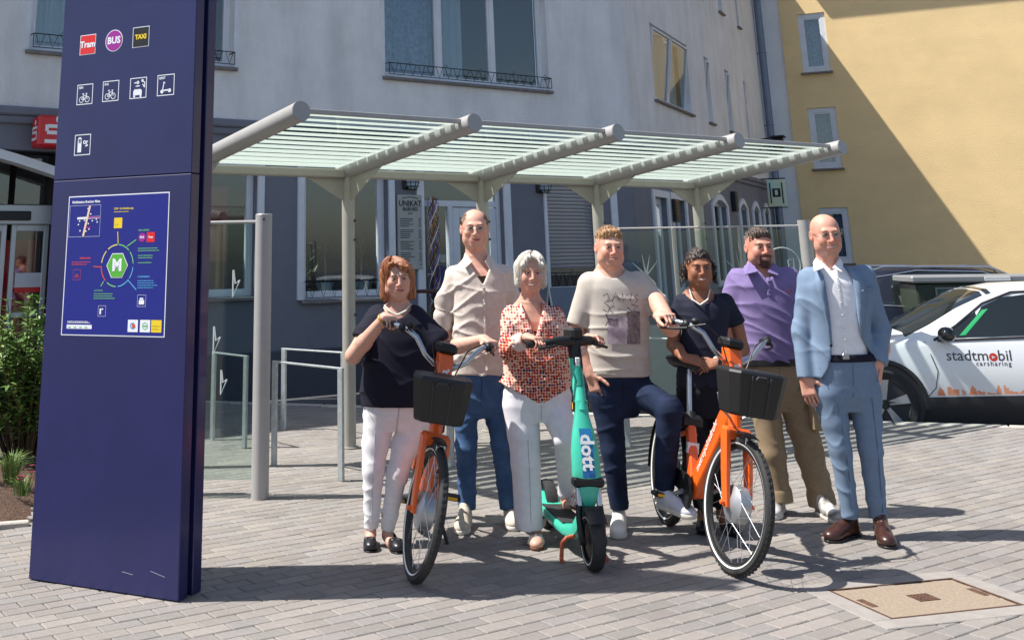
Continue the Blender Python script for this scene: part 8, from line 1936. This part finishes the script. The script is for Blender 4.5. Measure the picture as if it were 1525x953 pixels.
for s, lean in ((1, .16), (-1, -.16)):
    mb = MB(); mb._add([(-.33, -lean*1.6, .0), (.33, -lean*1.6, .0), (.33, 0, 1.2), (-.33, 0, 1.2)], [(0, 1, 2, 3)]); o = mb.build('board', mat('board_slate', srgb(96, 108, 124), .5, var=.15, vscale=4), T); sd_ = o.modifiers.new('s', 'SOLIDIFY'); sd_.thickness = .02
    mb = MB(); mb.tube([(-.34, -lean*1.6, .0), (-.34, 0, 1.21), (.34, 0, 1.21), (.34, -lean*1.6, 0)], .016, 6); mb.build('board_frame', m_alu, T)
# person inside the bank lobby, seen from behind
LB = FA.M @ Vector((-4.62, 1.05, 0))
class _F(Fig):
    def __init__(s): s.Y = LB.y; s.root = thing('person', 'person in grey t-shirt seen from behind inside the glass entrance', 'person', Matrix.Translation((LB.x, LB.y, 0)))
F = _F(); x0, yb = proj((LB.x, LB.y, 0)); sc = (proj((LB.x, LB.y, 0))[1]-proj((LB.x, LB.y, 1.0))[1])
PX = lambda dx: x0+dx*sc
PY = lambda z: proj((LB.x, LB.y, z))[1]
H = Head(F.J(PX(0), PY(1.60)), 1.0, yaw=160)
parts = [head_mesh(F, H, None, h=.006, neck_to=F.J(PX(0), PY(1.42), .02))]
for s in (-1, 1): parts.append(arm(F, F.J(PX(s*.19), PY(1.38)), F.J(PX(s*.25), PY(1.10)), F.J(PX(s*.2), PY(.88), .1), (.05, .045, .03), dict(f=(0, .2, -1), n=(-s, 0, 0), th=(0, 1, 0), size=1), h=.008))
mesh_obj('body', parts, m_skin, F.root, face_cols(H, SK1, LIP, srgb(60, 46, 40)))
mesh_obj('hair', [hair_cap(H, (.62, .78, .0), (.082, .101, .088), (0, .012, .045), h=.006)], hairmat('dark_brown_hair', srgb(48, 36, 30), srgb(98, 80, 68)), F.root)
garment(F, 't_shirt', cloth('grey_jersey', srgb(150, 150, 152)), (PX(-.35), PY(1.5), PX(.35), PY(.8), -.3, .3), [(PY(1.46), PX(-.07), PX(.07), .065), (PY(1.40), PX(-.17), PX(.17), .1), (PY(1.25), PX(-.2), PX(.2), .13), (PY(.88), PX(-.19), PX(.19), .13)], [((PX(-.17), PY(1.38), .12*sc, 0), (PX(-.235), PY(1.18), .12*sc, 0)), ((PX(.17), PY(1.38), .12*sc, 0), (PX(.235), PY(1.18), .12*sc, 0))], h=.012, seed=2)
garment(F, 'trousers', cloth('black_trousers', srgb(24, 24, 34)), (PX(-.35), PY(.95), PX(.35), PY(0.02), -.3, .3), [(PY(.92), PX(-.17), PX(.17), .12), (PY(.75), PX(-.18), PX(.18), .12)], [((PX(-.09), PY(.8), .17*sc, 0), (PX(-.1), PY(.06), .10*sc, 0)), ((PX(.09), PY(.8), .17*sc, 0), (PX(.1), PY(.06), .10*sc, 0))], h=.012, seed=3)
for s in (-1, 1): shoe(F, (LB.x+s*.1, LB.y-.05, 0), (s*.1, 1), .28, m_blks, m_sole)
